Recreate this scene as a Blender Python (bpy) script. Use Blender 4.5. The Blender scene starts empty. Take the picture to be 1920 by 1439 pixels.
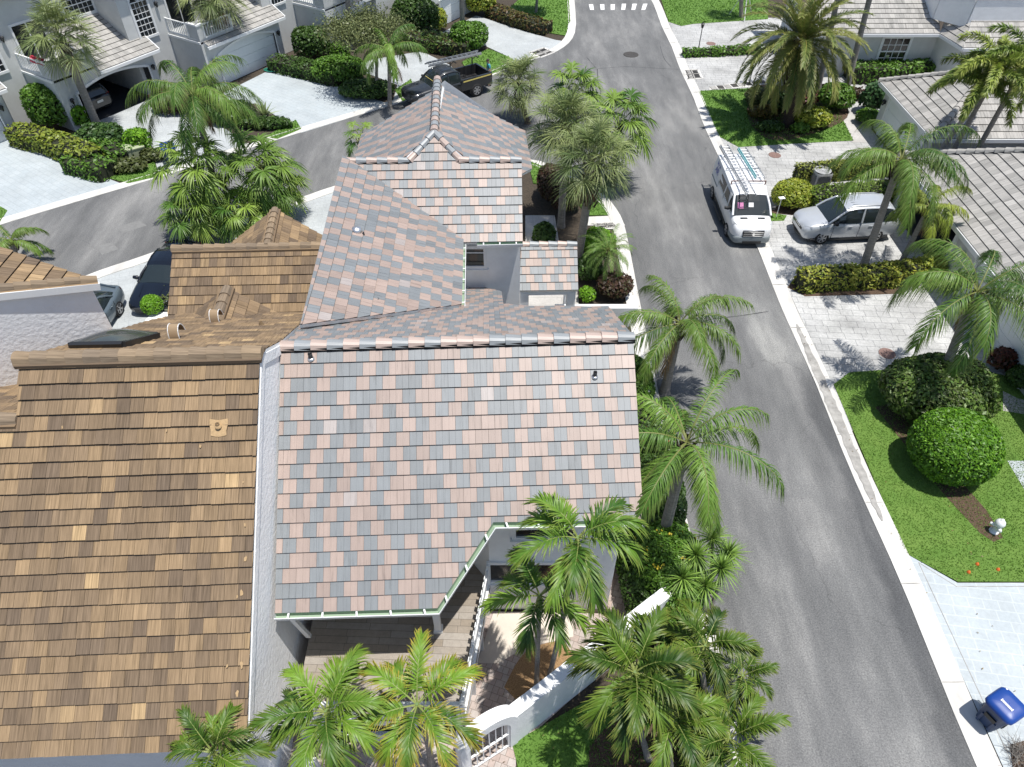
import bpy, bmesh, math, random
import numpy as np
from mathutils import Vector, Matrix
# ---------------------------------------------------------------- camera, sky, sun
S = bpy.context.scene
COL = S.collection
H = 20.0; FPX = 1331.0; C45 = math.cos(math.radians(45.0))
cam_d = bpy.data.cameras.new('camera'); cam = bpy.data.objects.new('camera', cam_d); COL.objects.link(cam)
cam.location = (0, 0, H); cam.rotation_euler = (math.radians(45), 0, 0)
cam_d.sensor_width = 36.0; cam_d.lens = FPX / 1920 * 36.0; cam_d.clip_end = 1500; cam_d.clip_start = 0.1
S.camera = cam
SUN_EL, SUN_AZ = 77.5, -24.0          # azimuth measured from +X towards +Y
w = bpy.data.worlds.new("World"); S.world = w; w.use_nodes = True
nt = w.node_tree; bgn = nt.nodes['Background']
sky = nt.nodes.new('ShaderNodeTexSky'); sky.sky_type = 'NISHITA'; sky.sun_disc = False
sky.sun_elevation = math.radians(SUN_EL); sky.sun_rotation = math.radians(90 - SUN_AZ)
sky.air_density = 1.0; sky.dust_density = 1.0
nt.links.new(sky.outputs[0], bgn.inputs[0]); bgn.inputs[1].default_value = 0.11
sd = bpy.data.lights.new('sun', 'SUN'); sd.energy = 4.6; sd.angle = math.radians(0.53); sd.color = (1.0, 0.965, 0.91)
so = bpy.data.objects.new('sun', sd); COL.objects.link(so)
_d = Vector((math.cos(math.radians(SUN_EL)) * math.cos(math.radians(SUN_AZ)), math.cos(math.radians(SUN_EL)) * math.sin(math.radians(SUN_AZ)), math.sin(math.radians(SUN_EL))))
so.rotation_euler = _d.to_track_quat('Z', 'Y').to_euler(); so.location = (30, 10, 60)
vs = S.view_settings; vs.view_transform = 'Standard'; vs.look = 'None'; vs.exposure = 0.17; vs.gamma = 1.0
try: vs.use_curve_mapping = False
except Exception: pass

# ---------------------------------------------------------------- surveying helpers (photo point at a known height -> metres)
def ray(px, py):
    u = px - 960; v = 720 - py
    return np.array([u, FPX * C45 + v * C45, -FPX * C45 + v * C45])
def P(px, py, z=0.0):
    d = ray(px, py); t = (H - z) / -d[2]
    return np.array([d[0] * t, d[1] * t, z])
def TOP(base, px, py):
    d = ray(px, py); t = (d[0] * base[0] + d[1] * base[1]) / (d[0] ** 2 + d[1] ** 2)
    return d * t + np.array([0, 0, H])
def ONPL(px, py, p0, n):
    d = ray(px, py); o = np.array([0, 0, H]); t = ((np.array(p0) - o) @ n) / (d @ n)
    return o + d * t

# ---------------------------------------------------------------- materials
MATS = {}
def _lk(nt, a, b): nt.links.new(a, b)
def mat(name, col, rough=0.6, metal=0.0, var=0.0, vscale=8.0, bump=0.0, bscale=60.0, attr=False, trans=0.0, spec=0.5, coat=0.0, det=4.0, col2=None, stretch=None, alpha=None):
    """base colour (or the 'Col' attribute) with procedural noise variation and bump"""
    if name in MATS: return MATS[name]
    m = bpy.data.materials.new(name); m.use_nodes = True; nt = m.node_tree; b = nt.nodes['Principled BSDF']
    b.inputs['Roughness'].default_value = rough; b.inputs['Metallic'].default_value = metal
    b.inputs['Specular IOR Level'].default_value = spec
    if coat: b.inputs['Coat Weight'].default_value = coat; b.inputs['Coat Roughness'].default_value = 0.05
    tc = nt.nodes.new('ShaderNodeTexCoord')
    src = tc.outputs['Object']
    if stretch:
        mp = nt.nodes.new('ShaderNodeMapping'); mp.inputs['Scale'].default_value = stretch
        _lk(nt, src, mp.inputs[0]); src = mp.outputs[0]
    cout = None
    if attr:
        a = nt.nodes.new('ShaderNodeAttribute'); a.attribute_name = 'Col'; cout = a.outputs['Color']
    if var > 0 or col2 is not None:
        n = nt.nodes.new('ShaderNodeTexNoise'); n.inputs['Scale'].default_value = vscale; n.inputs['Detail'].default_value = det; n.inputs['Roughness'].default_value = .65
        _lk(nt, src, n.inputs['Vector'])
        if col2 is not None:
            r = nt.nodes.new('ShaderNodeValToRGB'); r.color_ramp.elements[0].position = .35; r.color_ramp.elements[1].position = .68
            r.color_ramp.elements[0].color = (*col, 1); r.color_ramp.elements[1].color = (*col2, 1)
            _lk(nt, n.outputs[0], r.inputs[0]); cout = r.outputs[0]
        else:
            mr = nt.nodes.new('ShaderNodeMapRange'); mr.inputs[1].default_value = .3; mr.inputs[2].default_value = .7
            mr.inputs[3].default_value = 1 - var; mr.inputs[4].default_value = 1 + var
            _lk(nt, n.outputs[0], mr.inputs[0])
            mx = nt.nodes.new('ShaderNodeMix'); mx.data_type = 'RGBA'; mx.blend_type = 'MULTIPLY'; mx.inputs[0].default_value = 1
            if cout is None: mx.inputs[6].default_value = (*col, 1)
            else: _lk(nt, cout, mx.inputs[6])
            cb = nt.nodes.new('ShaderNodeCombineColor')
            for i in range(3): _lk(nt, mr.outputs[0], cb.inputs[i])
            _lk(nt, cb.outputs[0], mx.inputs[7]); cout = mx.outputs[2]
    if cout is not None: _lk(nt, cout, b.inputs['Base Color'])
    else: b.inputs['Base Color'].default_value = (*col, 1)
    if bump > 0:
        n2 = nt.nodes.new('ShaderNodeTexNoise'); n2.inputs['Scale'].default_value = bscale; n2.inputs['Detail'].default_value = 5
        _lk(nt, tc.outputs['Object'], n2.inputs['Vector'])
        bp = nt.nodes.new('ShaderNodeBump'); bp.inputs['Strength'].default_value = bump; bp.inputs['Distance'].default_value = .02
        _lk(nt, n2.outputs[0], bp.inputs['Height']); _lk(nt, bp.outputs[0], b.inputs['Normal'])
    if trans > 0:
        t = nt.nodes.new('ShaderNodeBsdfTranslucent'); ms = nt.nodes.new('ShaderNodeMixShader'); ms.inputs[0].default_value = trans
        if cout is not None: _lk(nt, cout, t.inputs[0])
        else: t.inputs[0].default_value = (*col, 1)
        out = nt.nodes['Material Output']
        _lk(nt, b.outputs[0], ms.inputs[1]); _lk(nt, t.outputs[0], ms.inputs[2]); _lk(nt, ms.outputs[0], out.inputs[0])
    MATS[name] = m
    return m
def N(m, t, **kw):
    n = m.node_tree.nodes.new(t)
    for k, v in kw.items(): setattr(n, k, v)
    return n
def newmat(name, rough=.8):
    m = bpy.data.materials.new(name); m.use_nodes = True; MATS[name] = m
    b = m.node_tree.nodes['Principled BSDF']; b.inputs['Roughness'].default_value = rough
    return m, b, (lambda a, c: m.node_tree.links.new(a, c))
def ramp(m, stops):
    r = N(m, 'ShaderNodeValToRGB'); e = r.color_ramp.elements
    while len(e) < len(stops): e.new(.5)
    for i, (p, c) in enumerate(stops): e[i].position = p; e[i].color = (*c, 1) if len(c) == 3 else c
    return r
def mixc(m, L, fac, a, b, mode='MIX'):
    x = N(m, 'ShaderNodeMix', data_type='RGBA', blend_type=mode)
    for i, v in ((0, fac), (6, a), (7, b)):
        if hasattr(v, 'is_linked'): L(v, x.inputs[i])
        elif i == 0: x.inputs[0].default_value = v
        else: x.inputs[i].default_value = (*v, 1)
    return x.outputs[2]
def noise(m, L, vec, sc, det=4, rough=.6):
    n = N(m, 'ShaderNodeTexNoise'); n.inputs['Scale'].default_value = sc; n.inputs['Detail'].default_value = det; n.inputs['Roughness'].default_value = rough
    L(vec, n.inputs['Vector']); return n.outputs[0]
def mapping(m, L, vec, scale=(1, 1, 1), rot=(0, 0, 0), loc=(0, 0, 0)):
    n = N(m, 'ShaderNodeMapping'); n.inputs['Scale'].default_value = scale; n.inputs['Rotation'].default_value = rot; n.inputs['Location'].default_value = loc
    L(vec, n.inputs[0]); return n.outputs[0]
def bumpn(m, L, h, b, st=.4, dist=.02):
    n = N(m, 'ShaderNodeBump'); n.inputs['Strength'].default_value = st; n.inputs['Distance'].default_value = dist
    L(h, n.inputs['Height']); L(n.outputs[0], b.inputs['Normal'])

# asphalt: pale worn patches, tyre-polished streaks, fine aggregate, thin cracks
m, b, L = newmat('asphalt', .9); tc = N(m, 'ShaderNodeTexCoord').outputs['Object']
fine = noise(m, L, tc, 22, 4, .75)
med = noise(m, L, mapping(m, L, tc, (1, .30, 1)), .42, 8, .68)
big = noise(m, L, mapping(m, L, tc, (1, .10, 1), loc=(3, 1, 0)), 2.2, 5, .6)
c1 = ramp(m, [(.30, (.104, .106, .108)), (.50, (.155, .156, .156)), (.70, (.255, .253, .246))]); L(med, c1.inputs[0])
rb_ = ramp(m, [(.3, (.84, .84, .84)), (.7, (1.13, 1.13, 1.12))]); L(big, rb_.inputs[0])
c2 = mixc(m, L, .85, c1.outputs[0], rb_.outputs[0], 'MULTIPLY')
rf = ramp(m, [(.28, (.50, .50, .51)), (.5, (1, 1, 1)), (.72, (1.55, 1.54, 1.5))]); L(fine, rf.inputs[0])
c3 = mixc(m, L, 1.0, c2, rf.outputs[0], 'MULTIPLY')
vo = N(m, 'ShaderNodeTexVoronoi', feature='DISTANCE_TO_EDGE'); vo.inputs['Scale'].default_value = .17
wv = N(m, 'ShaderNodeVectorMath', operation='ADD'); nz = N(m, 'ShaderNodeTexNoise'); nz.inputs['Scale'].default_value = .9; nz.inputs['Detail'].default_value = 6; L(tc, nz.inputs['Vector'])
L(tc, wv.inputs[0]); L(nz.outputs[1], wv.inputs[1]); L(wv.outputs[0], vo.inputs['Vector'])
cr = ramp(m, [(.0, (.72, .72, .72)), (.004, (1, 1, 1))]); L(vo.outputs[0], cr.inputs[0])
crn = noise(m, L, tc, .35, 2); crm = ramp(m, [(.48, (0, 0, 0)), (.55, (1, 1, 1))]); L(crn, crm.inputs[0])
c4 = mixc(m, L, crm.outputs[0], c3, mixc(m, L, 1.0, c3, cr.outputs[0], 'MULTIPLY'))
sx = N(m, 'ShaderNodeSeparateXYZ'); L(wv.outputs[0], sx.inputs[0])
def mrange(v, a0, a1, b0, b1):
    q = N(m, 'ShaderNodeMapRange', interpolation_type='SMOOTHSTEP'); L(v, q.inputs[0])
    for i_, v_ in zip((1, 2, 3, 4), (a0, a1, b0, b1)): q.inputs[i_].default_value = v_
    return q.outputs[0]
def mul(a, c): q = N(m, 'ShaderNodeMath', operation='MULTIPLY'); L(a, q.inputs[0]); L(c, q.inputs[1]); return q.outputs[0]
edge = mul(mrange(sx.outputs[0], 11.75, 12.15, 0, 1), mrange(sx.outputs[1], 20, 23, 1, 0))
c5 = mixc(m, L, edge, c4, mixc(m, L, 1.0, c4, (.62, .63, .65), 'MULTIPLY'))
pat = mul(mul(mrange(sx.outputs[0], 10.6, 11.0, 0, 1), mrange(sx.outputs[1], 21, 22.0, 0, 1)), mrange(sx.outputs[1], 25, 27, 1, 0))
c6 = mixc(m, L, pat, c5, mixc(m, L, 1.0, c5, (1.28, 1.28, 1.26), 'MULTIPLY'))
ln1 = mul(mrange(sx.outputs[0], 10.2, 10.9, 0, 1), mrange(sx.outputs[0], 11.1, 11.8, 1, 0))
c7 = mixc(m, L, mul(ln1, mrange(sx.outputs[1], 26, 30, 1, .25)), c6, mixc(m, L, 1.0, c6, (1.13, 1.13, 1.12), 'MULTIPLY'))
L(c7, b.inputs['Base Color']); bumpn(m, L, fine, b, .35, .012)

def paver(name, base, joint, bw, rh, scale, rot, tint, mort=.012, stain=.25, offs=.5, fine_sc=9.):
    m, b, L = newmat(name, .8); tc = N(m, 'ShaderNodeTexCoord').outputs['Object']
    v = mapping(m, L, tc, rot=(0, 0, rot))
    br = N(m, 'ShaderNodeTexBrick', offset=offs, offset_frequency=2, squash=.72, squash_frequency=3); L(v, br.inputs['Vector'])
    br.inputs['Scale'].default_value = scale; br.inputs['Brick Width'].default_value = bw; br.inputs['Row Height'].default_value = rh
    br.inputs['Mortar Size'].default_value = mort; br.inputs['Mortar Smooth'].default_value = .4
    br.inputs['Color1'].default_value = (*base, 1); br.inputs['Color2'].default_value = (*tint, 1); br.inputs['Mortar'].default_value = (*joint, 1)
    n1 = noise(m, L, tc, .5, 5, .65); n2 = noise(m, L, tc, fine_sc, 5, .75)
    r1 = ramp(m, [(.3, (1 - stain,) * 3), (.65, (1.08,) * 3)]); L(n1, r1.inputs[0])
    r2 = ramp(m, [(.3, (1 - stain * .75,) * 3), (.6, (1.05,) * 3)]); L(n2, r2.inputs[0])
    c = mixc(m, L, 1.0, mixc(m, L, 1.0, br.outputs[0], r1.outputs[0], 'MULTIPLY'), r2.outputs[0], 'MULTIPLY')
    L(c, b.inputs['Base Color']); bumpn(m, L, n2, b, .2)
    return m
paver('drive_pale', (.41, .455, .475), (.33, .37, .39), .6, .33, 1.0, math.radians(36), (.435, .475, .49), .012, .14)
paver('drive_white', (.43, .455, .46), (.35, .375, .385), .62, .32, 1.0, math.radians(-20), (.45, .475, .475), .010, .2)
paver('drive_blue', (.43, .475, .495), (.50, .54, .555), .62, .34, 1.0, math.radians(8), (.43, .47, .485), .02, .10)
paver('drive_stamped', (.49, .49, .48), (.15, .155, .16), .74, .40, 1.0, math.radians(4), (.53, .53, .515), .010, .36)
paver('patio_paver', (.44, .345, .30), (.2, .165, .14), .23, .2, 1.0, math.radians(20), (.48, .43, .395), .008, .2)
paver('wood_plank', (.28, .235, .185), (.12, .1, .08), 1.2, .2, 1.0, math.radians(2), (.36, .325, .285), .006, .2)
paver('walk_concrete', (.47, .46, .44), (.25, .25, .23), 1.5, 1.5, 1.0, 0, (.5, .48, .46), .008, .2)
mat('patch_grey', (.20, .20, .195), .9, var=.15, vscale=5)
mat('tar_seam', (.06, .06, .062), .8)
mat('kerb_concrete', (.60, .585, .55), .85, var=.16, vscale=1.2, bump=.15, bscale=40, stretch=(1.5, .5, 1))
mat('gutter_stain', (.33, .32, .30), .85, var=.35, vscale=2.5, det=6)
mat('slab_cream', (.62, .555, .475), .8, var=.07, vscale=2, bump=.1)
mat('paint_marking', (.80, .80, .78), .7, var=.1, vscale=6)
mat('mulch', (.05, .033, .022), .95, var=.6, vscale=26, bump=1, bscale=40, det=6, col2=(.15, .095, .06))
mat('mulch_tan', (.17, .10, .05), .95, bump=1, bscale=45, vscale=34, det=6, col2=(.50, .32, .16))
mat('soil_ground', (.035, .028, .02), .95, bump=.8, bscale=25, vscale=11, det=7, col2=(.085, .065, .045))
mat('lawn_grass', (.085, .175, .022), .9, vscale=2.2, bump=1, bscale=70, det=8, col2=(.13, .25, .04))
mat('lawn_worn', (.10, .20, .028), .9, vscale=1.2, bump=1, bscale=70, det=9, col2=(.15, .25, .045))
mat('stucco_white', (.87, .875, .88), .85, var=.05, vscale=1.5, bump=.9, bscale=9)
mat('stucco_house', (.86, .865, .865), .85, var=.05, vscale=2.0, bump=.3, bscale=40)
mat('stucco_grey', (.60, .61, .60), .85, var=.06, vscale=1.5, bump=.3, bscale=40)
mat('stucco_stain', (.57, .58, .57), .85, vscale=1.6, bump=.3, bscale=40, det=7, col2=(.50, .51, .50))
mat('trim_white', (.80, .81, .81), .5, var=.03, vscale=3)
mat('door_white', (.74, .78, .79), .45, var=.03, vscale=2)
mat('gutter_green', (.30, .40, .29), .5)
mat('dark_under', (.012, .012, .013), .95)
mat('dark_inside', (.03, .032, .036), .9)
mat('glass_dark', (.014, .018, .02), .08, spec=.7, var=.5, vscale=.9)
mat('glass_green', (.03, .11, .10), .1, spec=.7)
mat('black_metal', (.02, .02, .021), .45)
mat('iron_grate', (.055, .05, .045), .7, var=.3, vscale=20)
mat('cover_red', (.22, .14, .12), .8, var=.2, vscale=12)
mat('aluminium', (.62, .63, .64), .35, .85)
mat('teal_paint', (.16, .42, .45), .5)
mat('fence_white', (.80, .81, .81), .5)

# ---------------------------------------------------------------- mesh builder
class MB:
    def __init__(s): s.v = []; s.f = []; s.m = []; s.c = []; s.uv = []; s.sm = []
    def vv(s, pts):
        o = len(s.v); s.v.extend([tuple(map(float, p)) for p in pts]); return o
    def face(s, pts, mi=0, c=None, uv=None, sm=False):
        o = s.vv(pts); s.f.append(tuple(range(o, o + len(pts)))); s.m.append(mi); s.c.append(c); s.uv.append(uv); s.sm.append(sm)
    def grid(s, rows, mi=0, c=None, closed=False, sm=True):
        n = len(rows[0]); o = s.vv([p for r in rows for p in r])
        for i in range(len(rows) - 1):
            for j in range(n if closed else n - 1):
                k = (j + 1) % n
                s.f.append((o + i * n + j, o + i * n + k, o + (i + 1) * n + k, o + (i + 1) * n + j))
                s.m.append(mi(i, j) if callable(mi) else mi); s.c.append(c); s.uv.append(None); s.sm.append(sm)
    def box(s, c, size, rz=0.0, mi=0, col=None, R=None):
        x, y, z = [a / 2 for a in size]; ca, sa = math.cos(rz), math.sin(rz)
        q = [(-x, -y, -z), (x, -y, -z), (x, y, -z), (-x, y, -z), (-x, -y, z), (x, -y, z), (x, y, z), (-x, y, z)]
        if R is not None: q = [tuple(R @ Vector(p)) for p in q]
        else: q = [(p[0] * ca - p[1] * sa, p[0] * sa + p[1] * ca, p[2]) for p in q]
        o = s.vv([(p[0] + c[0], p[1] + c[1], p[2] + c[2]) for p in q])
        for f in ((0, 3, 2, 1), (4, 5, 6, 7), (0, 1, 5, 4), (1, 2, 6, 5), (2, 3, 7, 6), (3, 0, 4, 7)):
            s.f.append(tuple(o + i for i in f)); s.m.append(mi); s.c.append(col); s.uv.append(None); s.sm.append(False)
    def beam(s, a, b_, wd, ht, mi=0, col=None):
        a = Vector(a); b_ = Vector(b_); d = b_ - a; l = d.length
        if l < 1e-6: return
        x = d / l; up = Vector((0, 0, 1)) if abs(x.z) < .95 else Vector((0, 1, 0))
        y = up.cross(x).normalized(); z = x.cross(y)
        R = Matrix((x, y, z)).transposed(); s.box((a + b_) / 2, (l, wd, ht), R=R, mi=mi, col=col)
    def prism(s, poly, z0, z1, mi=0, top=None, col=None):
        pl = [(p[0], p[1]) for p in poly]
        a = sum(pl[i][0] * pl[(i + 1) % len(pl)][1] - pl[(i + 1) % len(pl)][0] * pl[i][1] for i in range(len(pl)))
        if a < 0: pl = pl[::-1]
        s.face([(x, y, z1) for x, y in pl], mi if top is None else top, col)
        s.face([(x, y, z0) for x, y in pl[::-1]], mi, col)
        for i in range(len(pl)):
            p, q = pl[i], pl[(i + 1) % len(pl)]
            s.face([(p[0], p[1], z0), (q[0], q[1], z0), (q[0], q[1], z1), (p[0], p[1], z1)], mi, col)
    def tube(s, path, rad, n=8, mi=0, caps=True, col=None, sm=True):
        rows = []; pts = [Vector(p) for p in path]
        for i, p in enumerate(pts):
            d = (pts[min(i + 1, len(pts) - 1)] - pts[max(i - 1, 0)])
            d = d.normalized() if d.length > 1e-9 else Vector((0, 0, 1))
            up = Vector((0, 0, 1)) if abs(d.z) < .9 else Vector((1, 0, 0))
            x = up.cross(d).normalized(); y = d.cross(x)
            r = rad[i] if hasattr(rad, '__len__') else rad
            rows.append([p + x * (r * math.cos(2 * math.pi * k / n)) + y * (r * math.sin(2 * math.pi * k / n)) for k in range(n)])
        s.grid(rows, mi, col, closed=True, sm=sm)
        if caps: s.face(rows[-1], mi, col); s.face(rows[0][::-1], mi, col)
    def lathe(s, prof, c, n=16, mi=0, axis='z', sm=True, col=None):
        rows = []
        for r, h in prof:
            ring = []
            for k in range(n):
                a = 2 * math.pi * k / n; x, y = r * math.cos(a), r * math.sin(a)
                q = (x, y, h) if axis == 'z' else ((h, x, y) if axis == 'x' else (x, h, y))
                ring.append((q[0] + c[0], q[1] + c[1], q[2] + c[2]))
            rows.append(ring)
        s.grid(rows, mi, col, closed=True, sm=sm); s.face(rows[0][::-1], mi, col); s.face(rows[-1], mi, col)
    def xf(s, M, start=0):
        for i in range(start, len(s.v)): s.v[i] = tuple(M @ Vector(s.v[i]))
    def build(s, name, mats, parent=None, smooth=False):
        me = bpy.data.meshes.new(name); me.from_pydata(s.v, [], s.f)
        if not isinstance(mats, (list, tuple)): mats = [mats]
        for q in mats: me.materials.append(MATS[q] if isinstance(q, str) else q)
        me.polygons.foreach_set('material_index', s.m)
        me.polygons.foreach_set('use_smooth', [smooth or a for a in s.sm])
        if any(c is not None for c in s.c):
            at = me.color_attributes.new('Col', 'FLOAT_COLOR', 'CORNER'); arr = []
            for f, c in zip(s.f, s.c):
                c = c or (.5, .5, .5); arr.extend([c[0], c[1], c[2], 1.0] * len(f))
            at.data.foreach_set('color', arr)
        if any(u is not None for u in s.uv):
            ul = me.uv_layers.new(name='UVMap'); arr = []
            for f, u in zip(s.f, s.uv):
                if u is None: arr.extend([0., 0.] * len(f))
                else:
                    for q in u: arr.extend(q)
            ul.data.foreach_set('uv', arr)
        me.update()
        return link(name, me, parent)
def link(name, me, parent=None):
    o = bpy.data.objects.new(name, me); COL.objects.link(o)
    if parent is not None: o.parent = parent; o.matrix_parent_inverse = parent.matrix_basis.inverted()
    return o
def npmesh(name, V, F, mats, cols=None, parent=None, mi=None, smooth=False):
    """V (n,3), F (m,4) quads, cols (m,3) per face"""
    me = bpy.data.meshes.new(name); V = np.ascontiguousarray(V, dtype=np.float32); F = np.ascontiguousarray(F, dtype=np.int32)
    me.vertices.add(len(V)); me.vertices.foreach_set('co', V.ravel())
    k = F.shape[1]; me.loops.add(F.size); me.loops.foreach_set('vertex_index', F.ravel())
    me.polygons.add(len(F)); me.polygons.foreach_set('loop_start', np.arange(len(F), dtype=np.int32) * k)
    try: me.polygons.foreach_set('loop_total', np.full(len(F), k, dtype=np.int32))
    except Exception: pass
    if not isinstance(mats, (list, tuple)): mats = [mats]
    for q in mats: me.materials.append(MATS[q])
    if mi is not None: me.polygons.foreach_set('material_index', np.asarray(mi, dtype=np.int32))
    if smooth: me.polygons.foreach_set('use_smooth', np.ones(len(F), dtype=bool))
    me.update(calc_edges=True)
    if cols is not None:
        at = me.color_attributes.new('Col', 'FLOAT_COLOR', 'CORNER')
        c4 = np.ones((len(F), k, 4), dtype=np.float32); c4[:, :, :3] = np.asarray(cols)[:, None, :]
        at.data.foreach_set('color', c4.ravel())
    me.validate(verbose=False)
    return link(name, me, parent)
def tag(o, label=None, cat=None, group=None, kind=None):
    if label: o['label'] = label
    if cat: o['category'] = cat
    if group: o['group'] = group
    if kind: o['kind'] = kind
    return o
def thing(name, label, cat, loc=(0, 0, 0), rz=0.0, group=None):
    o = bpy.data.objects.new(name, None); COL.objects.link(o); o.location = tuple(map(float, loc)); o.rotation_euler = (0, 0, rz)
    o.empty_display_size = .3
    return tag(o, label, cat, group)
def wparent(o, root):
    """parent a mesh built in world coordinates under a placed root, keeping it where it is"""
    M = Matrix.Translation(root.location) @ root.rotation_euler.to_matrix().to_4x4()
    o.parent = root; o.matrix_parent_inverse = M.inverted(); return o
def lparent(o, root):
    o.parent = root; o.matrix_parent_inverse = Matrix.Identity(4); return o
def copy_tree(o, parent=None):
    c = o.copy(); COL.objects.link(c)
    if parent is not None: c.parent = parent; c.matrix_parent_inverse = o.matrix_parent_inverse
    for ch in list(o.children): copy_tree(ch, c)
    return c
# ================================================================ THE SETTING: ground, roads, kerbs, drives, lawns
rng = np.random.default_rng(7); random.seed(7)
def struct(o, kind='structure'): o['kind'] = kind; return o
def sheet(name, pts, z, material, kind='structure', thick=0.0):
    mb = MB(); pl = [(p[0], p[1]) for p in pts]
    if thick > 0: mb.prism(pl, z - thick, z)
    else:
        a = sum(pl[i][0] * pl[(i + 1) % len(pl)][1] - pl[(i + 1) % len(pl)][0] * pl[i][1] for i in range(len(pl)))
        if a < 0: pl = pl[::-1]
        mb.face([(x, y, z) for x, y in pl])
    return struct(mb.build(name, material), kind)
def PP(*pts): return [P(*p)[:2] for p in pts]
def smooth_path(pts, n=5):
    pts = [np.array(p[:2], float) for p in pts]; out = []
    for i in range(len(pts) - 1):
        p0 = pts[max(i - 1, 0)]; p1 = pts[i]; p2 = pts[i + 1]; p3 = pts[min(i + 2, len(pts) - 1)]
        for k in range(n):
            t = k / n
            out.append(.5 * ((2 * p1) + (p2 - p0) * t + (2 * p0 - 5 * p1 + 4 * p2 - p3) * t * t + (3 * p1 - p0 - 3 * p2 + p3) * t ** 3))
    out.append(pts[-1]); return out
def offset(path, d):
    out = []
    for i, p in enumerate(path):
        t = np.array(path[min(i + 1, len(path) - 1)]) - np.array(path[max(i - 1, 0)]); t = t / np.linalg.norm(t)
        out.append(np.array(p) + d * np.array([-t[1], t[0]]))
    return out
sheet('ground', [(-300, -60), (300, -60), (300, 400), (-300, 400)], -0.03, 'soil_ground')
# road edges (photo points on the ground)
upper = smooth_path(PP((-420, 560), (0, 423), (300, 333), (530, 260), (720, 203), (850, 165), (923, 143), (973, 121), (1045, 97), (1078, 62), (1077, 0)), 4)
upper.append(np.array([5.2, 90.])); upper.append(np.array([5.2, 130.]))
lower = smooth_path([P(-300, 705)[:2]] + PP((143, 525), (277, 478), (500, 396), (640, 346)) + [np.array([-4.5, 38.3])] + PP((992, 300), (1047, 322), (1120, 356), (1163, 405)) + [np.array([5.78, 29.5])], 4)
lower += [np.array([5.75, 25.]), np.array([5.75, 20.]), np.array([5.8, 15.]), np.array([6.0, 9.]), np.array([6.05, 2.]), np.array([6.05, -10.])]
road = upper + [np.array([12.05, 130.]), np.array([12.08, -10.])] + lower[::-1]
sheet('road', road, 0.0, 'asphalt')
def strip(name, path, wd, z, material, th=.10):
    a = path; b_ = offset(path, wd); mb = MB()
    rows = [[(p[0], p[1], z - th), (p[0], p[1], z), (.5 * (p[0] + q[0]), .5 * (p[1] + q[1]), z - .012), (q[0], q[1], z + .012), (q[0], q[1], z - th)] for p, q in zip(a, b_)]
    mb.grid(rows, sm=False); return struct(mb.build(name, material))
strip('kerb', upper, .62, .022, 'kerb_concrete')
strip('kerb', lower, -.62, .022, 'kerb_concrete')
redge = [np.array([12.05 + .04 * math.sin(y * .7), y]) for y in np.linspace(-10, 130, 90)]
strip('kerb', redge, -.64, .022, 'kerb_concrete')
# dark damp stain along the gutter line
def blob_strip(name, path, wfun, z, material):
    mb = MB(); A = []; B = []
    for i, p in enumerate(path):
        w_ = wfun(i / (len(path) - 1)); A.append((p[0] - w_ * random.uniform(.8, 1.2), p[1], z)); B.append((p[0] + w_ * random.uniform(.8, 1.2), p[1], z))
    for i in range(len(A) - 1): mb.face([A[i], B[i], B[i + 1], A[i + 1]])
    return struct(mb.build(name, material))
blob_strip('gutter_stain', [np.array([12.36 + .02 * random.uniform(-1, 1), y]) for y in np.arange(13.5, 23.8, .22)], lambda t: .17 * math.sin(math.pi * min(1, max(0, t))) ** .5 + .02, .032, 'gutter_stain')
# concrete joints across the kerb
mb = MB()
for y in np.arange(-1, 62, 3.05): mb.box((12.37, y, .027), (.62, .018, .012))
struct(mb.build('kerb_joint', 'gutter_stain'))
# right side: one broad stamped drive between the lawns, then the pale blue drive by the bin
sheet('driveway', [(12.69, 17.5), (20.05, 17.9), (20.05, 34.5), (22.3, 34.5), (22.3, 43.5), (30, 43.5), (30, 62.5), (12.69, 62.5)], 0.004, 'drive_stamped')
sheet('driveway', [P(1700, 1040)[:2], P(1795, 1094)[:2], (30, P(1795, 1094)[1]), (30, 1.2), (12.72, 1.2)], 0.012, 'drive_blue')
bd = PP((1722, 1056), (1792, 1100)) 
mbj = MB(); q = P(1793, 1101)
mbj.beam((bd[0][0], bd[0][1], .016), (q[0], q[1], .016), .02, .006); mbj.beam((q[0], q[1], .016), (24, q[1], .016), .02, .006); mbj.beam((bd[0][0], bd[0][1], .016), (13.0, 3., .016), .02, .006)
struct(mbj.build('drive_joint', 'gutter_stain'))
# left drives
DW = {}
sheet('driveway', PP((-260, 330), (-60, 285), (0, 262), (20, 262), (110, 300), (232, 347), (120, 384), (0, 420), (-300, 515)), 0.004, 'drive_pale')
sheet('driveway', PP((150, 215), (262, 165), (330, 190), (425, 244), (470, 276), (300, 334), (290, 300), (240, 262), (190, 235)), 0.004, 'drive_white')
sheet('driveway', PP((380, 195), (530, 120), (610, 155), (735, 198), (565, 250), (540, 232), (480, 195)), 0.004, 'drive_pale')
sheet('driveway', PP((660, 128), (700, 112), (790, 97), (842, 122), (872, 148), (790, 178), (735, 198), (745, 160)), 0.004, 'drive_white')
sheet('driveway', PP((812, 70), (893, 30), (985, 60), (1042, 76), (1068, 80), (1043, 98), (973, 122), (955, 108), (905, 85)), 0.008, 'drive_white')
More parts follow.
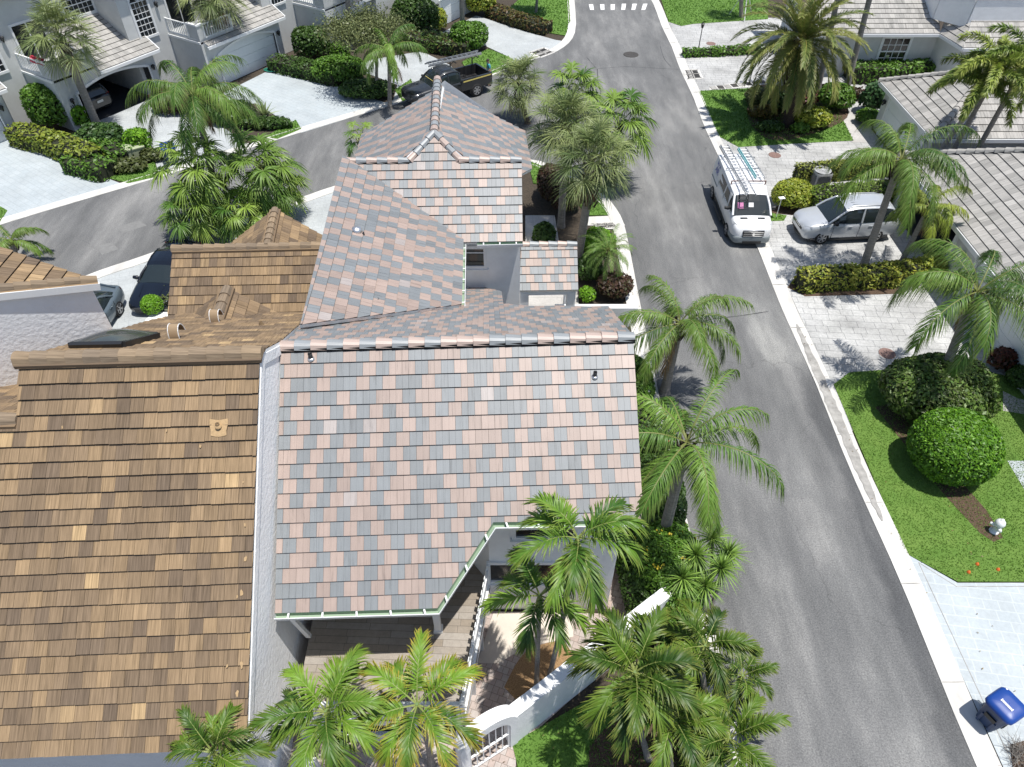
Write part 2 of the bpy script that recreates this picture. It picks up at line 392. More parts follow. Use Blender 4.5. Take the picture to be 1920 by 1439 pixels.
# paved forecourts on the near side of the side road
low2 = [p for p in lower if p[0] < -5]
sheet('driveway', [p for p in offset(low2, -.62)] + [(-6.6, 30.5), (-6.6, 23.), (-11.3, 20.4), (-11.3, 15.), (-40, 8.)], 0.004, 'drive_white')
sheet('walkway', PP((985, 405), (1040, 405), (1052, 480), (985, 480)) , .012, 'walk_concrete')
sheet('walkway', [(.3, 20.5), (3.0, 20.5), (3.0, 27.5), (.3, 27.5)], .008, 'walk_concrete')
sheet('walkway', [P(1095, 408)[:2], P(1160, 405)[:2], P(1172, 424)[:2], P(1098, 424)[:2]], .012, 'kerb_concrete')
sheet('walkway', PP((1566, 215), (1602, 208), (1640, 225), (1625, 268), (1598, 268)), .012, 'walk_concrete')
sheet('walkway', PP((1880, 735), (1905, 748), (1990, 770), (1990, 790), (1880, 772)), .035, 'walk_concrete')
sheet('walkway', PP((1888, 866), (1990, 866), (1990, 960), (1920, 920)), .035, 'drive_pale')
sheet('road_patch', PP((181, 463), (210, 455), (222, 468), (191, 479)), .003, 'patch_grey')
sheet('road_patch', PP((218, 427), (262, 414), (275, 424), (230, 438)), .003, 'patch_grey')
for pth in (((1100, 108), (1112, 122), (1122, 129), (1170, 126), (1215, 128), (1272, 131)), ((1120, 130), (1121, 150), (1126, 175), (1124, 190)), ((1238, 88), (1245, 110), (1258, 126)), ((1330, 600), (1395, 592), (1440, 585)), ((1330, 600), (1300, 612))):
    mb = MB(); pp_ = [P(*q) + [0, 0, .003] for q in pth]; sp_ = smooth_path(pp_, 6)
    for i in range(len(sp_) - 1):
        a, b_ = np.array(sp_[i]), np.array(sp_[i + 1]); n_ = np.array([-(b_ - a)[1], (b_ - a)[0]]); n_ = n_ / max(1e-6, np.linalg.norm(n_)) * .022 * random.uniform(.6, 1.5)
        mb.face([(*(a - n_), .003), (*(b_ - n_), .003), (*(b_ + n_), .003), (*(a + n_), .003)])
    struct(mb.build('road_seam', 'tar_seam'))
# crosswalk bars and covers
for (a, b_) in zip((1102, 1123, 1143, 1164, 1184, 1204), (9, 9, 9, 8, 8, 8)):
    wv_ = 10; pts = PP((a + 1 + (1163 - a) * .06, 19.5), (a + 8 + (1163 - a) * .06, 19.5), (a + 10, b_), (a + 2, b_))
    sheet('crosswalk_stripe', pts, .004, 'paint_marking')
# lawns: a sheet with real blades
mat('blade', (.1, .2, .03), .6, attr=True, trans=.25)
def lawn(name, pts, z, material, dens, hgt=.06, wd=.022, c0=(.08, .19, .022), c1=(.17, .31, .05)):
    pl = np.array([p[:2] for p in pts]); o = sheet(name, pts, z, material, thick=.06)
    mn, mx = pl.min(0), pl.max(0); n = int((mx - mn).prod() * dens)
    q = rng.uniform(mn, mx, (n, 2)); ins = np.zeros(n, bool); j = len(pl) - 1
    for i in range(len(pl)):
        xi, yi = pl[i]; xj, yj = pl[j]
        ins ^= ((yi > q[:, 1]) != (yj > q[:, 1])) & (q[:, 0] < (xj - xi) * (q[:, 1] - yi) / (yj - yi + 1e-12) + xi); j = i
    q = q[ins]; n = len(q); a = rng.uniform(0, 2 * np.pi, n); h = hgt * rng.uniform(.6, 1.3, n); wv = wd * rng.uniform(.7, 1.3, n)
    b0 = np.c_[q, np.full(n, z)]; s_ = np.c_[np.cos(a), np.sin(a), np.zeros(n)] * wv[:, None]
    ln = np.c_[rng.normal(0, .6, n), rng.normal(0, .6, n), np.ones(n)] * h[:, None]
    V = np.stack([b0 - s_, b0 + s_, b0 + ln + s_ * .3, b0 + ln - s_ * .3], 1).reshape(-1, 3)
    pat = .5 + .5 * np.sin(q[:, 0] * 1.1 + 2 * np.sin(q[:, 1] * .8)) * np.sin(q[:, 1] * .9 + 1.3)
    t = np.clip(.55 * pat + rng.normal(.2, .25, n), 0, 1)[:, None]
    g = npmesh('grass', V, np.arange(4 * n).reshape(n, 4), 'blade', np.array(c0) * (1 - t) + np.array(c1) * t)
    g['kind'] = 'stuff'; return o
L3 = PP((1563, 722), (1592, 700), (1700, 692), (1790, 690), (1860, 700), (1990, 735), (1990, 1092), (1795, 1092), (1700, 1040), (1640, 905))
lawn('lawn', L3, .03, 'lawn_worn', 520, .034, .016, (.115, .225, .03), (.175, .30, .048))
L2 = PP((1310, 172), (1400, 167), (1475, 163), (1560, 185), (1600, 265), (1480, 271), (1385, 277), (1346, 256))
lawn('lawn', L2, .03, 'lawn_grass', 130, .07, .03)
lawn('lawn', PP((1236, -12), (1440, -12), (1440, 37), (1300, 46), (1277, 50), (1253, 42)), .03, 'lawn_grass', 60, .08, .04)
lawn('lawn', PP((0, 388), (14, 396), (0, 418), (-60, 436), (-60, 400)), .03, 'lawn_grass', 130, .07, .03)
lawn('lawn', PP((203, 335), (290, 305), (299, 332), (240, 345)), .03, 'lawn_grass', 130, .07, .03)
lawn('lawn', PP((497, 258), (555, 226), (565, 243), (520, 262)), .03, 'lawn_grass', 130, .07, .03)
lawn('lawn', PP((866, 118), (915, 93), (955, 108), (972, 121), (915, 143), (880, 140)), .03, 'lawn_grass', 90, .07, .035)
lawn('lawn', PP((740, 170), (770, 150), (785, 178), (755, 192)), .03, 'lawn_grass', 90, .07, .035)
lawn('lawn', PP((940, 30), (985, -10), (1066, -10), (1069, 40), (1060, 68), (1000, 58)), .03, 'lawn_grass', 60, .08, .04)
lawn('lawn', PP((990, 303), (1044, 323), (1114, 357), (1143, 405), (1100, 405), (1060, 350), (1000, 345)), .03, 'lawn_grass', 150, .06, .03)
lawn('lawn', PP((1440, 400), (1475, 405), (1470, 415), (1445, 416)), .02, 'lawn_worn', 130, .06, .03)
lawn('lawn', [P(960, 1395)[:2], P(1110, 1310)[:2], P(1180, 1260)[:2], P(1300, 1150)[:2], (5.35, 5.0), (2.4, 5.0), (.35, 5.2)], .03, 'lawn_grass', 420, .055, .018, (.07, .17, .018), (.17, .31, .05))
# mulch beds
sheet('mulch_bed', PP((1476, 540), (1495, 515), (1700, 500), (1735, 520), (1690, 552), (1510, 557)), .012, 'mulch')
sheet('mulch_bed', PP((1480, 375), (1800, 310), (1800, 400), (1490, 405), (1436, 400)), .014, 'mulch')
sheet('mulch_bed', smooth_path(PP((1400, 185), (1430, 160), (1560, 178), (1588, 222), (1500, 260), (1440, 262), (1405, 230), (1400, 185)), 5), .04, 'mulch')
sheet('mulch_bed', PP((1640, 765), (1670, 758), (1850, 960), (1880, 1010), (1862, 1018), (1835, 1000), (1770, 930)), .036, 'mulch')
sheet('mulch_bed', smooth_path(PP((945, 1290), (985, 1225), (1050, 1205), (1075, 1240), (1050, 1285), (995, 1330), (945, 1290)), 5), .03, 'mulch_tan')
sheet('mulch_bed', PP((1105, 1400), (1150, 1350), (1240, 1360), (1290, 1400), (1290, 1480), (1100, 1480)), .035, 'mulch')
sheet('mulch_bed', [P(1893, 1398)[:2], P(1990, 1370)[:2], P(1990, 1500)[:2], P(1900, 1460)[:2]], .03, 'mulch')
# patio and paths round the deck
sheet('patio', [(-6.0, 2.5), (.1, 2.5), (.1, 6.4), P(1279, 1125)[:2], (5.2, 12.5), (2.9, 12.5), (2.9, 10.2), (-5.8, 10.4)], .01, 'patio_paver')
sheet('patio_slab', PP((925, 1150), (1075, 1150), (1075, 1195), (985, 1215), (935, 1245), (895, 1245)), .016, 'slab_cream')
# grates and round covers are things
def grate(pts, label, group=None):
    c = sum(np.array(p) for p in pts) / 4; root = thing('drain_grate', label, 'drain grate', (c[0], c[1], 0), group=group)
    fr = MB(); gr = MB()
    P4 = [np.array([p[0], p[1], .014]) for p in pts]
    for i in range(4): fr.beam(P4[i], P4[(i + 1) % 4], .22, .03)
    fr.build('frame', 'kerb_concrete', root)
    gr.face([tuple(c[:2]) + (.012,) if False else (p[0], p[1], .016) for p in P4])
    for i in range(1, 12):
        t = i / 12; gr.beam(P4[0] * (1 - t) + P4[1] * t + [0, 0, .012], P4[3] * (1 - t) + P4[2] * t + [0, 0, .012], .04, .02, 1)
    for a, b_ in ((.5, None), (None, .5)):
        if a: gr.beam(P4[0] * .5 + P4[1] * .5 + [0, 0, .03], P4[3] * .5 + P4[2] * .5 + [0, 0, .03], .09, .02, 2)
        else: gr.beam(P4[0] * .5 + P4[3] * .5 + [0, 0, .03], P4[1] * .5 + P4[2] * .5 + [0, 0, .03], .09, .02, 2)
    gr.build('grille', ['dark_inside', 'iron_grate', 'gutter_stain'], root); return root
grate([P(*p)[:2] for p in ((993, 100), (1020, 91), (1039, 99), (1013, 109))], 'square iron drain grate at the drive corner beside the junction kerb')
grate([P(*p)[:2] for p in ((1283, 133), (1308, 132), (1316, 148), (1289, 150))], 'square iron drain grate set in the right-hand kerb before the stepping slabs')
grate([P(*p)[:2] for p in ((1118, 421), (1150, 419), (1157, 428), (1122, 430))], 'shaded drain grate at the kerb below the thick fan palm')
def cover(px, py, r, label, material):
    p = P(px, py); mb = MB(); mb.lathe([(r * 1.12, .006), (r * 1.12, .022), (r, .026), (r * .96, .02), (0.02, .021)], (p[0], p[1], 0), 22)
    for k in (-1, 1): mb.box((p[0] + k * r * .4, p[1], .024), (.05, .05, .008))
    return tag(mb.build('manhole_cover', material), label, 'manhole cover')
cover(1183, 103.5, .5, 'dark round manhole cover in the asphalt near the junction', 'iron_grate')
cover(1333, 83, .32, 'small round red cover on the drive behind the low hedge by the lamp', 'cover_red')
cover(1452.5, 292, .32, 'round reddish cover on the stamped drive behind the white van', 'cover_red')
cover(1663, 664, .30, 'round reddish cover with two holes on the nearest stamped drive', 'cover_red')
# row of dark stepping slabs along the lawn edge
mb = MB()
for i in range(8):
    a = P(1338 + i * 13, 166.5 - i * 1.6); mb.box((a[0], a[1], .02), (.42, .5, .04), .15 + random.uniform(-.1, .1), i % 2)
struct(mb.build('path', ['gutter_stain', 'iron_grate']))
sheet('path', PP((1330, 170), (1330, 164), (1420, 151), (1450, 150), (1450, 160), (1420, 163)), .016, 'kerb_concrete')
# ================================================================ BUILDINGS
def tilemat(name, streak, dark, gs=26.0, ls=1.1, amt=.35, fine=.25, rough=.75, spec=.4):
    m, b, L = newmat(name, rough); b.inputs['Specular IOR Level'].default_value = spec
    at = N(m, 'ShaderNodeAttribute', attribute_name='Col').outputs['Color']
    uv = N(m, 'ShaderNodeUVMap', uv_map='UVMap').outputs[0]
    n1 = noise(m, L, mapping(m, L, uv, (gs, ls, 1)), 1.0, 4, .7)
    n2 = noise(m, L, mapping(m, L, uv, (gs * 4, ls * 2.2, 1), loc=(5, 2, 0)), 1.0, 3, .7)
    n3 = noise(m, L, mapping(m, L, uv, (.6, .5, 1)), 1.0, 4, .6)
    r1 = ramp(m, [(.26, (1 - amt * 1.3,) * 3), (.44, (1.0,) * 3), (.75, (1.07,) * 3)]); L(n1, r1.inputs[0])
    r2 = ramp(m, [(.3, (1 - fine,) * 3), (.7, (1 + fine,) * 3)]); L(n2, r2.inputs[0])
    r3 = ramp(m, [(.3, (.88,) * 3), (.7, (1.08,) * 3)]); L(n3, r3.inputs[0])
    c = mixc(m, L, 1, mixc(m, L, 1, mixc(m, L, 1, at, r1.outputs[0], 'MULTIPLY'), r2.outputs[0], 'MULTIPLY'), r3.outputs[0], 'MULTIPLY')
    L(c, b.inputs['Base Color']); bumpn(m, L, n2, b, .25, .006)
tilemat('tile_pink', 0, 0, 12, .8, .30, .06, .47, .6)
tilemat('tile_brown', 0, 0, 9, .45, .30, .34, .9, .12)
tilemat('tile_grey', 0, 0, 7, .5, .55, .2, .85)
def tcol(kind):
    r = random.random()
    if kind == 'pink':
        k = random.uniform(.93, 1.06)
        par = tcol.par; r = random.random(); pk_ = (par == 0)
        c = (.36, .277, .236) if pk_ else (.205, .220, .228)
        if r > .98: c = (.36, .32, .30)
        if random.random() < .10: k *= .90
    elif kind == 'brown':
        k = random.uniform(.94, 1.06); t = random.random() ** 1.1
        a, b_ = (.15, .112, .08), (.315, .22, .128); c = tuple(a[i] * (1 - t) + b_[i] * t for i in range(3))
        if random.random() < .02: c = (.44, .31, .17)
    else:
        k = random.uniform(.9, 1.08); c = (.40, .385, .36) if r < .7 else (.33, .32, .30)
    return tuple(x * k for x in c)
tcol.par = 0
def clip_rect(poly, a0, a1, b0, b1):
    for ax, val, sgn in ((0, a0, 1), (0, a1, -1), (1, b0, 1), (1, b1, -1)):
        out = []; n = len(poly)
        for i in range(n):
            p, q = poly[i], poly[(i + 1) % n]; dp = (p[ax] - val) * sgn; dq = (q[ax] - val) * sgn
            if dp >= 0: out.append(p)
            if (dp > 0 and dq < 0) or (dp < 0 and dq > 0):
                t = dp / (dp - dq); out.append((p[0] + t * (q[0] - p[0]), p[1] + t * (q[1] - p[1])))
        poly = out
        if len(poly) < 3: return []
    return poly
def roof_plane(parent, poly3, kind, course=.355, tw=.325, halves=2, slab=.13, lift=.040, name='roof', ragged=0.0, b_off=0.0):
    pts = [np.array(p, float) for p in poly3]
    n = np.zeros(3)
    for i in range(len(pts)):
        p, q = pts[i], pts[(i + 1) % len(pts)]; n += np.cross(p, q)
    n /= np.linalg.norm(n)
    if n[2] < 0: n = -n
    d = np.array([0, 0, -1.]) + n * n[2]; d /= np.linalg.norm(d); u = np.cross(d, n); o = pts[0]
    loc = [((p - o) @ u, (p - o) @ d) for p in pts]
    def W(a, b_, h): return o + a * u + b_ * d + h * n
    ar = sum(loc[i][0] * loc[(i + 1) % len(loc)][1] - loc[(i + 1) % len(loc)][0] * loc[i][1] for i in range(len(loc)))
    mb = MB(); L_ = loc if ar < 0 else loc[::-1]      # counter-clockwise seen from above
    # underlay + slab below
    mb.face([W(a, b_, 0) for a, b_ in L_], 0); mb.face([W(a, b_, -slab) for a, b_ in L_[::-1]], 2)
    for i in range(len(L_)):
        p, q = L_[i], L_[(i + 1) % len(L_)]
        mb.face([W(*p, -slab), W(*q, -slab), W(*q, 0), W(*p, 0)], 2)
    bmin = min(b_ for a, b_ in loc); bmax = max(b_ for a, b_ in loc); amin = min(a for a, b_ in loc); amax = max(a for a, b_ in loc)
    nb = int(math.ceil((bmax - bmin) / course)); th = .013
    for i in range(nb):
        b1 = bmax - i * course; b0 = b1 - course; off = (i % 2) * tw * .5 + (random.choice((0, 0, .5)) * tw if kind != 'pink' else 0)
        k = int((amax - amin) / tw) + 3; run = 0; cur = None
        for j in range(-1, k):
            tcol.par = (tcol.par + (random.random() > .13)) % 2
            a0 = amin + j * tw - off % tw; col = tcol(kind); jit = random.uniform(-.001, .0015) * (3 if kind == 'brown' else 1)
            if kind == 'brown' and random.random() < .35 and cur is not None: col = tuple(.5 * x + .5 * y for x, y in zip(col, cur))
            cur = col
            for hh in range(halves):
                x0 = a0 + tw * hh / halves + (.003 if hh == 0 else .0012); x1 = a0 + tw * (hh + 1) / halves - (.003 if hh == halves - 1 else .0012)
                rg = random.uniform(-ragged, ragged)
                pc = clip_rect(loc, x0, x1, b0 + .004, b1 - .006 + rg)
                if len(pc) < 3: continue
                A_ = abs(sum(pc[q][0] * pc[(q + 1) % len(pc)][1] - pc[(q + 1) % len(pc)][0] * pc[q][1] for q in range(len(pc)))) / 2
                if A_ < 4e-4: continue
                if sum(pc[q][0] * pc[(q + 1) % len(pc)][1] - pc[(q + 1) % len(pc)][0] * pc[q][1] for q in range(len(pc))) > 0: pc = pc[::-1]
                c2 = col
                if kind == 'brown':
                    kk = random.uniform(.95, 1.05); c2 = tuple(x * kk for x in col)
                hf = lambda b_: .008 + (b_ - b0) / course * lift + jit
                top = [W(a, b_, hf(b_)) for a, b_ in pc]; bot = [W(a, b_, hf(b_) - th) for a, b_ in pc]
                uv = [(a + i * 3.7, b_ + (j % 5) * 1.3) for a, b_ in pc]
                mb.face(top, 1, c2, uv)
                m_ = len(pc)
                for q in range(m_):
                    r = (q + 1) % m_; mb.face([bot[q], bot[r], top[r], top[q]], 1, c2, [uv[q], uv[r], uv[r], uv[q]])
    ob = mb.build(name, ['dark_under', 'tile_' + kind, 'trim_white'], parent)
    return ob
def ridge_caps(parent, p0, p1, kind, wd=.30, ln=.40, ht=.13, alt=False, name='ridge_cap', mortar=None):
    p0 = np.array(p0, float); p1 = np.array(p1, float); D = np.linalg.norm(p1 - p0); x = (p1 - p0) / D
    y = np.cross([0, 0, 1.], x); y /= np.linalg.norm(y); z = np.cross(x, y); mb = MB(); k = max(1, int(round(D / ln))); l = D / k
    for i in range(k):
        c = tcol(kind)
        if kind == 'pink':
            c = (.45, .35, .30) if (i % 2 == 0) ^ (random.random() < .10) else (.27, .288, .297)
        if kind == 'brown': c = tuple(.55 * a + .45 * b_ for a, b_ in zip(c, (.27, .22, .165)))
        s0, s1 = i * l - .03, (i + 1) * l; up0, up1 = .055, .015
        prof = [(-wd * .5, -ht * .75), (-wd * .34, ht * .25), (-wd * .12, ht * .55), (wd * .12, ht * .55), (wd * .34, ht * .25), (wd * .5, -ht * .75)]
        k0, k1 = 1.06, .94
        A = [p0 + x * s0 + y * a * k0 + z * (b_ + up0) for a, b_ in prof]; B = [p0 + x * s1 + y * a * k1 + z * (b_ + up1) for a, b_ in prof]
        uv = lambda t, q: (q * .1 + i * 2.3, t * l)
        for q in range(5): mb.face([A[q], B[q], B[q + 1], A[q + 1]], 0, c, [uv(0, q), uv(1, q), uv(1, q + 1), uv(0, q + 1)])
        mb.face(A, 0, c, [uv(0, q) for q in range(6)]); mb.face(B[::-1], 0, c, [uv(1, q) for q in range(6)])
    if not mortar:
        for s_ in (-1, 1): mb.beam(p0 + y * s_ * wd * .40 - z * ht * .55, p1 + y * s_ * wd * .40 - z * ht * .55, .05, .11, 1)
    if mortar:
        for s_ in (-1, 1): mb.beam(p0 + y * s_ * wd * .5 - z * ht * .62, p1 + y * s_ * wd * .5 - z * ht * .62, .09, .09, 1, tcol(kind))
    return mb.build(name, ['tile_' + kind, mortar or 'dark_under'], parent)
def gutter(parent, path, wd=.14, hang=.14, hangers=.85, name='gutter'):
    """open K gutter: outer lip white, trough green, small white hangers across"""
    mb = MB(); p = [np.array(q, float) for q in path]; outs = []
    for i in range(len(p)):
        t = p[min(i + 1, len(p) - 1)] - p[max(i - 1, 0)]; t[2] = 0; t /= np.linalg.norm(t); nn = np.array([t[1], -t[0], 0])
        if 0 < i < len(p) - 1:
            ta = p[i] - p[i - 1]; ta[2] = 0; ta /= np.linalg.norm(ta); na = np.array([ta[1], -ta[0], 0]); nn = nn / max(.5, nn @ na)
        outs.append(nn)
    up = np.array([0, 0, 1.])
    for i in range(len(p) - 1):
        a, b_, na, nb = p[i], p[i + 1], outs[i], outs[i + 1]
        q = lambda s_, h: [a + na * s_ * wd + up * h, b_ + nb * s_ * wd + up * h]
        i0, i1 = q(0, 0), q(0, -hang); b0, b1 = q(.8, -hang), q(1, 0); b2 = q(1.14, 0); b3 = q(1.14, -.03); b4 = q(.92, -hang - .01); i2 = q(-.02, -hang - .01)
        for (s_, e_, mi) in ((i0, i1, 0), (i1, b0, 0), (b0, b1, 0), (b1, b2, 1), (b2, b3, 1), (b3, b4, 1), (b4, i2, 1)): mb.face([s_[0], s_[1], e_[1], e_[0]], mi)
        Ls = np.linalg.norm(b_ - a); k = int(Ls / hangers)
        for j in range(k + 1):
            t = (j + .4) / (k + .8); c = a + (b_ - a) * t; nn = na * (1 - t) + nb * t
            mb.beam(c - up * .005, c + nn * wd * 1.1 + up * .004, .045, .02, 1)
    for e, nn in ((p[0], outs[0]), (p[-1], outs[-1])):
        mb.face([e, e + nn * wd * 1.1, e + nn * wd * .9 - up * hang, e - up * hang], 1)
    return mb.build(name, ['gutter_green', 'trim_white'], parent)
def walls(parent, pts, zfun, material='stucco_house', z0=0.0, closed=False, step=.4, name='wall', top=None):
    mb = MB(); n = len(pts)
    for i in range(n if closed else n - 1):
        a = np.array(pts[i][:2], float); b_ = np.array(pts[(i + 1) % n][:2], float); Ls = np.linalg.norm(b_ - a); k = max(1, int(Ls / step)) if callable(zfun) else 1
        for j in range(k):
            p = a + (b_ - a) * j / k; q = a + (b_ - a) * (j + 1) / k
            zp, zq = (zfun(*p), zfun(*q)) if callable(zfun) else (zfun, zfun)
            mb.face([(p[0], p[1], z0), (q[0], q[1], z0), (q[0], q[1], zq), (p[0], p[1], zp)], 0)
    if top is not None: mb.face([(p[0], p[1], top) for p in pts], 0)
    return mb.build(name, material, parent)
def window(parent, c, u, wd, ht, cols=2, rows=2, arch=0.0, fw=.10, name='window', glass='glass_dark', muntin=.025, sill=True, out=.0, frame_mat='trim_white', fan=False, rail=True):
    """framed window on a vertical wall: c = bottom centre on the wall face, u = unit along the wall, outward = (u.y,-u.x)"""
    u = np.array([u[0], u[1], 0.]) / np.hypot(u[0], u[1]); nn = np.array([u[1], -u[0], 0]); up = np.array([0, 0, 1.]); c = np.array(c, float) + nn * out
    R = Matrix((u, -nn, up)).transposed()
    fr = MB(); pn = MB()
    def bx(mb, x, z, sx, sz, dep, off, mi=0): mb.box(c + u * x + up * z + nn * off, (sx, dep, sz), R=R, mi=mi)
    hs = ht - arch
    def topz(x): return hs + arch * math.sqrt(max(0, 1 - (2 * x / wd) ** 2)) if arch > 0 else hs
    if arch <= 0:
        for s_ in (-1, 1): bx(fr, s_ * (wd / 2 + fw / 2), ht / 2, fw, ht + 2 * fw, .07, .035)
        bx(fr, 0, ht + fw / 2, wd, fw, .07, .035); bx(fr, 0, -fw / 2, wd, fw, .07, .035)
        if sill: bx(fr, 0, -fw - .03, wd + 2 * fw + .1, .06, .13, .065)
        pn.face([c + u * x + up * z + nn * .012 for x, z in ((-wd / 2, 0), (wd / 2, 0), (wd / 2, ht), (-wd / 2, ht))])
    else:
        for s_ in (-1, 1): bx(fr, s_ * (wd / 2 + fw / 2), hs / 2, fw, hs, .07, .035)
        bx(fr, 0, -fw / 2, wd + 2 * fw, fw, .09, .045)
        K = 14; xs = [math.cos(math.pi * i / K) for i in range(K + 1)]; zs = [math.sin(math.pi * i / K) for i in range(K + 1)]
        for i in range(K):
            a = c + u * xs[i] * (wd / 2 + fw / 2) + up * (hs + zs[i] * (arch + fw / 2)) + nn * .035; b_ = c + u * xs[i + 1] * (wd / 2 + fw / 2) + up * (hs + zs[i + 1] * (arch + fw / 2)) + nn * .035
            fr.beam(a - (b_ - a) * .06, b_ + (b_ - a) * .06, .07, fw)
        pn.face([c + u * (-wd / 2) + nn * .012, c + u * (wd / 2) + nn * .012] + [c + u * xs[i] * wd / 2 + up * (hs + zs[i] * arch) + nn * .012 for i in range(K + 1)])
        if fan:
            for a_ in (45, 90, 135): fr.beam(c + up * hs + nn * .025, c + u * math.cos(math.radians(a_)) * wd * .49 + up * (hs + math.sin(math.radians(a_)) * arch * .98) + nn * .025, .03, muntin)
            bx(fr, 0, hs, wd, .05, .04, .026)
    for i in range(1, cols): bx(fr, -wd / 2 + wd * i / cols, hs / 2, muntin, hs, .03, .022)
    for j in range(1, rows): bx(fr, 0, hs * j / rows, wd, muntin * (2.2 if rail and j * 2 == rows else 1), .032, .023)
    f = fr.build('frame', frame_mat); p = pn.build(name, glass, parent); f.parent = p; f.name = 'frame'
    return p
def wall_lamp(parent, c, nn):
    mb = MB(); c = np.array(c, float); nn = np.array([nn[0], nn[1], 0.]); nn /= np.linalg.norm(nn)
    q = c + nn * .14; mb.box(c + nn * .02, (.12, .12, .2)); mb.beam(c + nn * .02, q + np.array([0, 0, .14]), .03, .03)
    mb.lathe([(.03, .18), (.11, .1), (.12, .07)], q, 8); mb.lathe([(.09, .07), (.06, -.16), (.02, -.2)], q, 8, 1)
    return mb.build('wall_lamp', ['black_metal', 'glass_dark'], parent)
def pipe_vent(parent, p, n_, r=.055, h=.22, collar='aluminium', material='black_metal', name='vent_pipe'):
    mb = MB(); p = np.array(p, float); up = np.array([0, 0, 1.])
    mb.lathe([(r * 1.7, .03), (r * 1.5, .075), (r * 1.05, .085)], p, 14, 1); mb.lathe([(r, .0), (r, h), (r * .8, h), (r * .75, h - .08)], p, 12, 0)
    return mb.build(name, [material, collar], parent)
def baluster_rail(parent, a, b_, h=.95, gap=.115, bw=.045, name='railing', material='fence_white', boards=False):
    a = np.array(a, float); b_ = np.array(b_, float); up = np.array([0, 0, 1.]); mb = MB(); D = np.linalg.norm(b_ - a)
    mb.beam(a + up * (h if not boards else h - .2), b_ + up * (h if not boards else h - .2), .09 if not boards else .035, .06); mb.beam(a + up * .1, b_ + up * .1, .07, .05)
    k = int(D / gap)
    for i in range(k + 1):
        p = a + (b_ - a) * (i + .5) / (k + 1)
        if boards: mb.box(p + up * (h * .5 + .03) + np.array([-.035, 0, 0]), (gap * .62, .022, h - .06), math.atan2(b_[1] - a[1], b_[0] - a[0]))
        else: mb.beam(p + up * .12, p + up * (h - .03), bw, bw)
    for p in (a, b_): mb.box(p + up * h / 2, (.09, .09, h + .08), math.atan2(b_[1] - a[1], b_[0] - a[0]))
    return mb.build(name, material, parent)

# ---------------------------------------------------------------- the pink and grey tiled house
house = thing('house', 'white stucco house under the new pink and grey tiled roof', 'house', (-1.5, 13.0, 0))
zr = 8.1; Ra = P(527, 650, zr); Rb = P(1187, 632, zr); Ee = P(1205, 975, 5.3)
nA = np.cross(Rb - Ra, Ee - Ra); nA /= np.linalg.norm(nA)
def onA(px, py): return ONPL(px, py, Ra, nA)
A_poly = [Ra, Rb, onA(1206, 976), onA(925, 980), onA(820, 1141), onA(516, 1150)]
roof_plane(house, A_poly, 'pink')
nB_pt = np.array([3.05, 17.78, 5.67]); nB = np.cross(Rb - Ra, nB_pt - Ra); nB /= np.linalg.norm(nB)
def onB(px, py): return ONPL(px, py, Ra, nB)
B_poly = [Ra, Rb, onB(1141, 577), onB(986, 576), onB(944, 572), onB(941, 549), onB(869, 531), onB(862, 577), onB(565, 608), onB(553, 628)]
roof_plane(house, B_poly, 'pink', course=.345)
ridge_caps(house, Ra + [-.02, 0, .02], Rb + [.03, 0, .02], 'pink', wd=.34, ln=.40, ht=.10)
gutter(house, [onA(516, 1150) + [0, -.0, .0], onA(820, 1141), onA(925, 980), onA(1208, 976)])
# wing: east slope (C), front slope (D) with the apex triangle, and the long rear gable (E)
zw, ze = 7.2, 5.3
Ceb, Cet = P(863, 577, ze), P(866, 456, ze)
Crb, Crt = P(563, 610, 7.3), P(640, 300, 7.25)
Dl, Dr = P(668, 308, zw), P(978, 300, zw); De = P(980, 454, ze)
roof_plane(house, [Crb, Ceb, Cet, Dl, Crt], 'pink', tw=.33)
apex = P(814, 247, 7.89)
nD = np.cross(De - Cet, Dr - Cet); nD /= np.linalg.norm(nD)
onD = lambda x, y: ONPL(x, y, Cet, nD)
Dl2, Dr2 = onD(668, 308), onD(978, 300)
roof_plane(house, [Cet, De, Dr2, onD(862, 300), onD(814, 247), onD(768, 301), Dl2], 'pink', course=.352)
apex = onD(814, 247); Efar = P(820, 146, apex[2])
El0, El1 = P(672, 300, ze), P(678, 254, ze); Er0, Er1 = P(993, 325, ze), P(988, 240, ze)
tl, tr = onD(768, 301), onD(862, 300)
roof_plane(house, [apex, Efar, El1, El0, onD(670, 303) + [0, .02, 0], tl], 'pink')
roof_plane(house, [apex, tr, onD(978, 298) + [0, .02, 0], Er0, Er1, Efar], 'pink')
ridge_caps(house, apex, Efar, 'pink', wd=.36)
ridge_caps(house, tl, apex, 'pink', wd=.3, ln=.36); ridge_caps(house, tr, apex, 'pink', wd=.3, ln=.36)
ridge_caps(house, onD(650, 302), tl, 'pink', wd=.3); ridge_caps(house, tr, Dr2, 'pink', wd=.3)
gutter(house, [Ceb + [.0, 0, 0], Cet + [0, -.1, 0]], hangers=.7); gutter(house, [Cet + [.55, 0, 0], De], hangers=.7)
# back slopes that complete the wing's roof out of sight

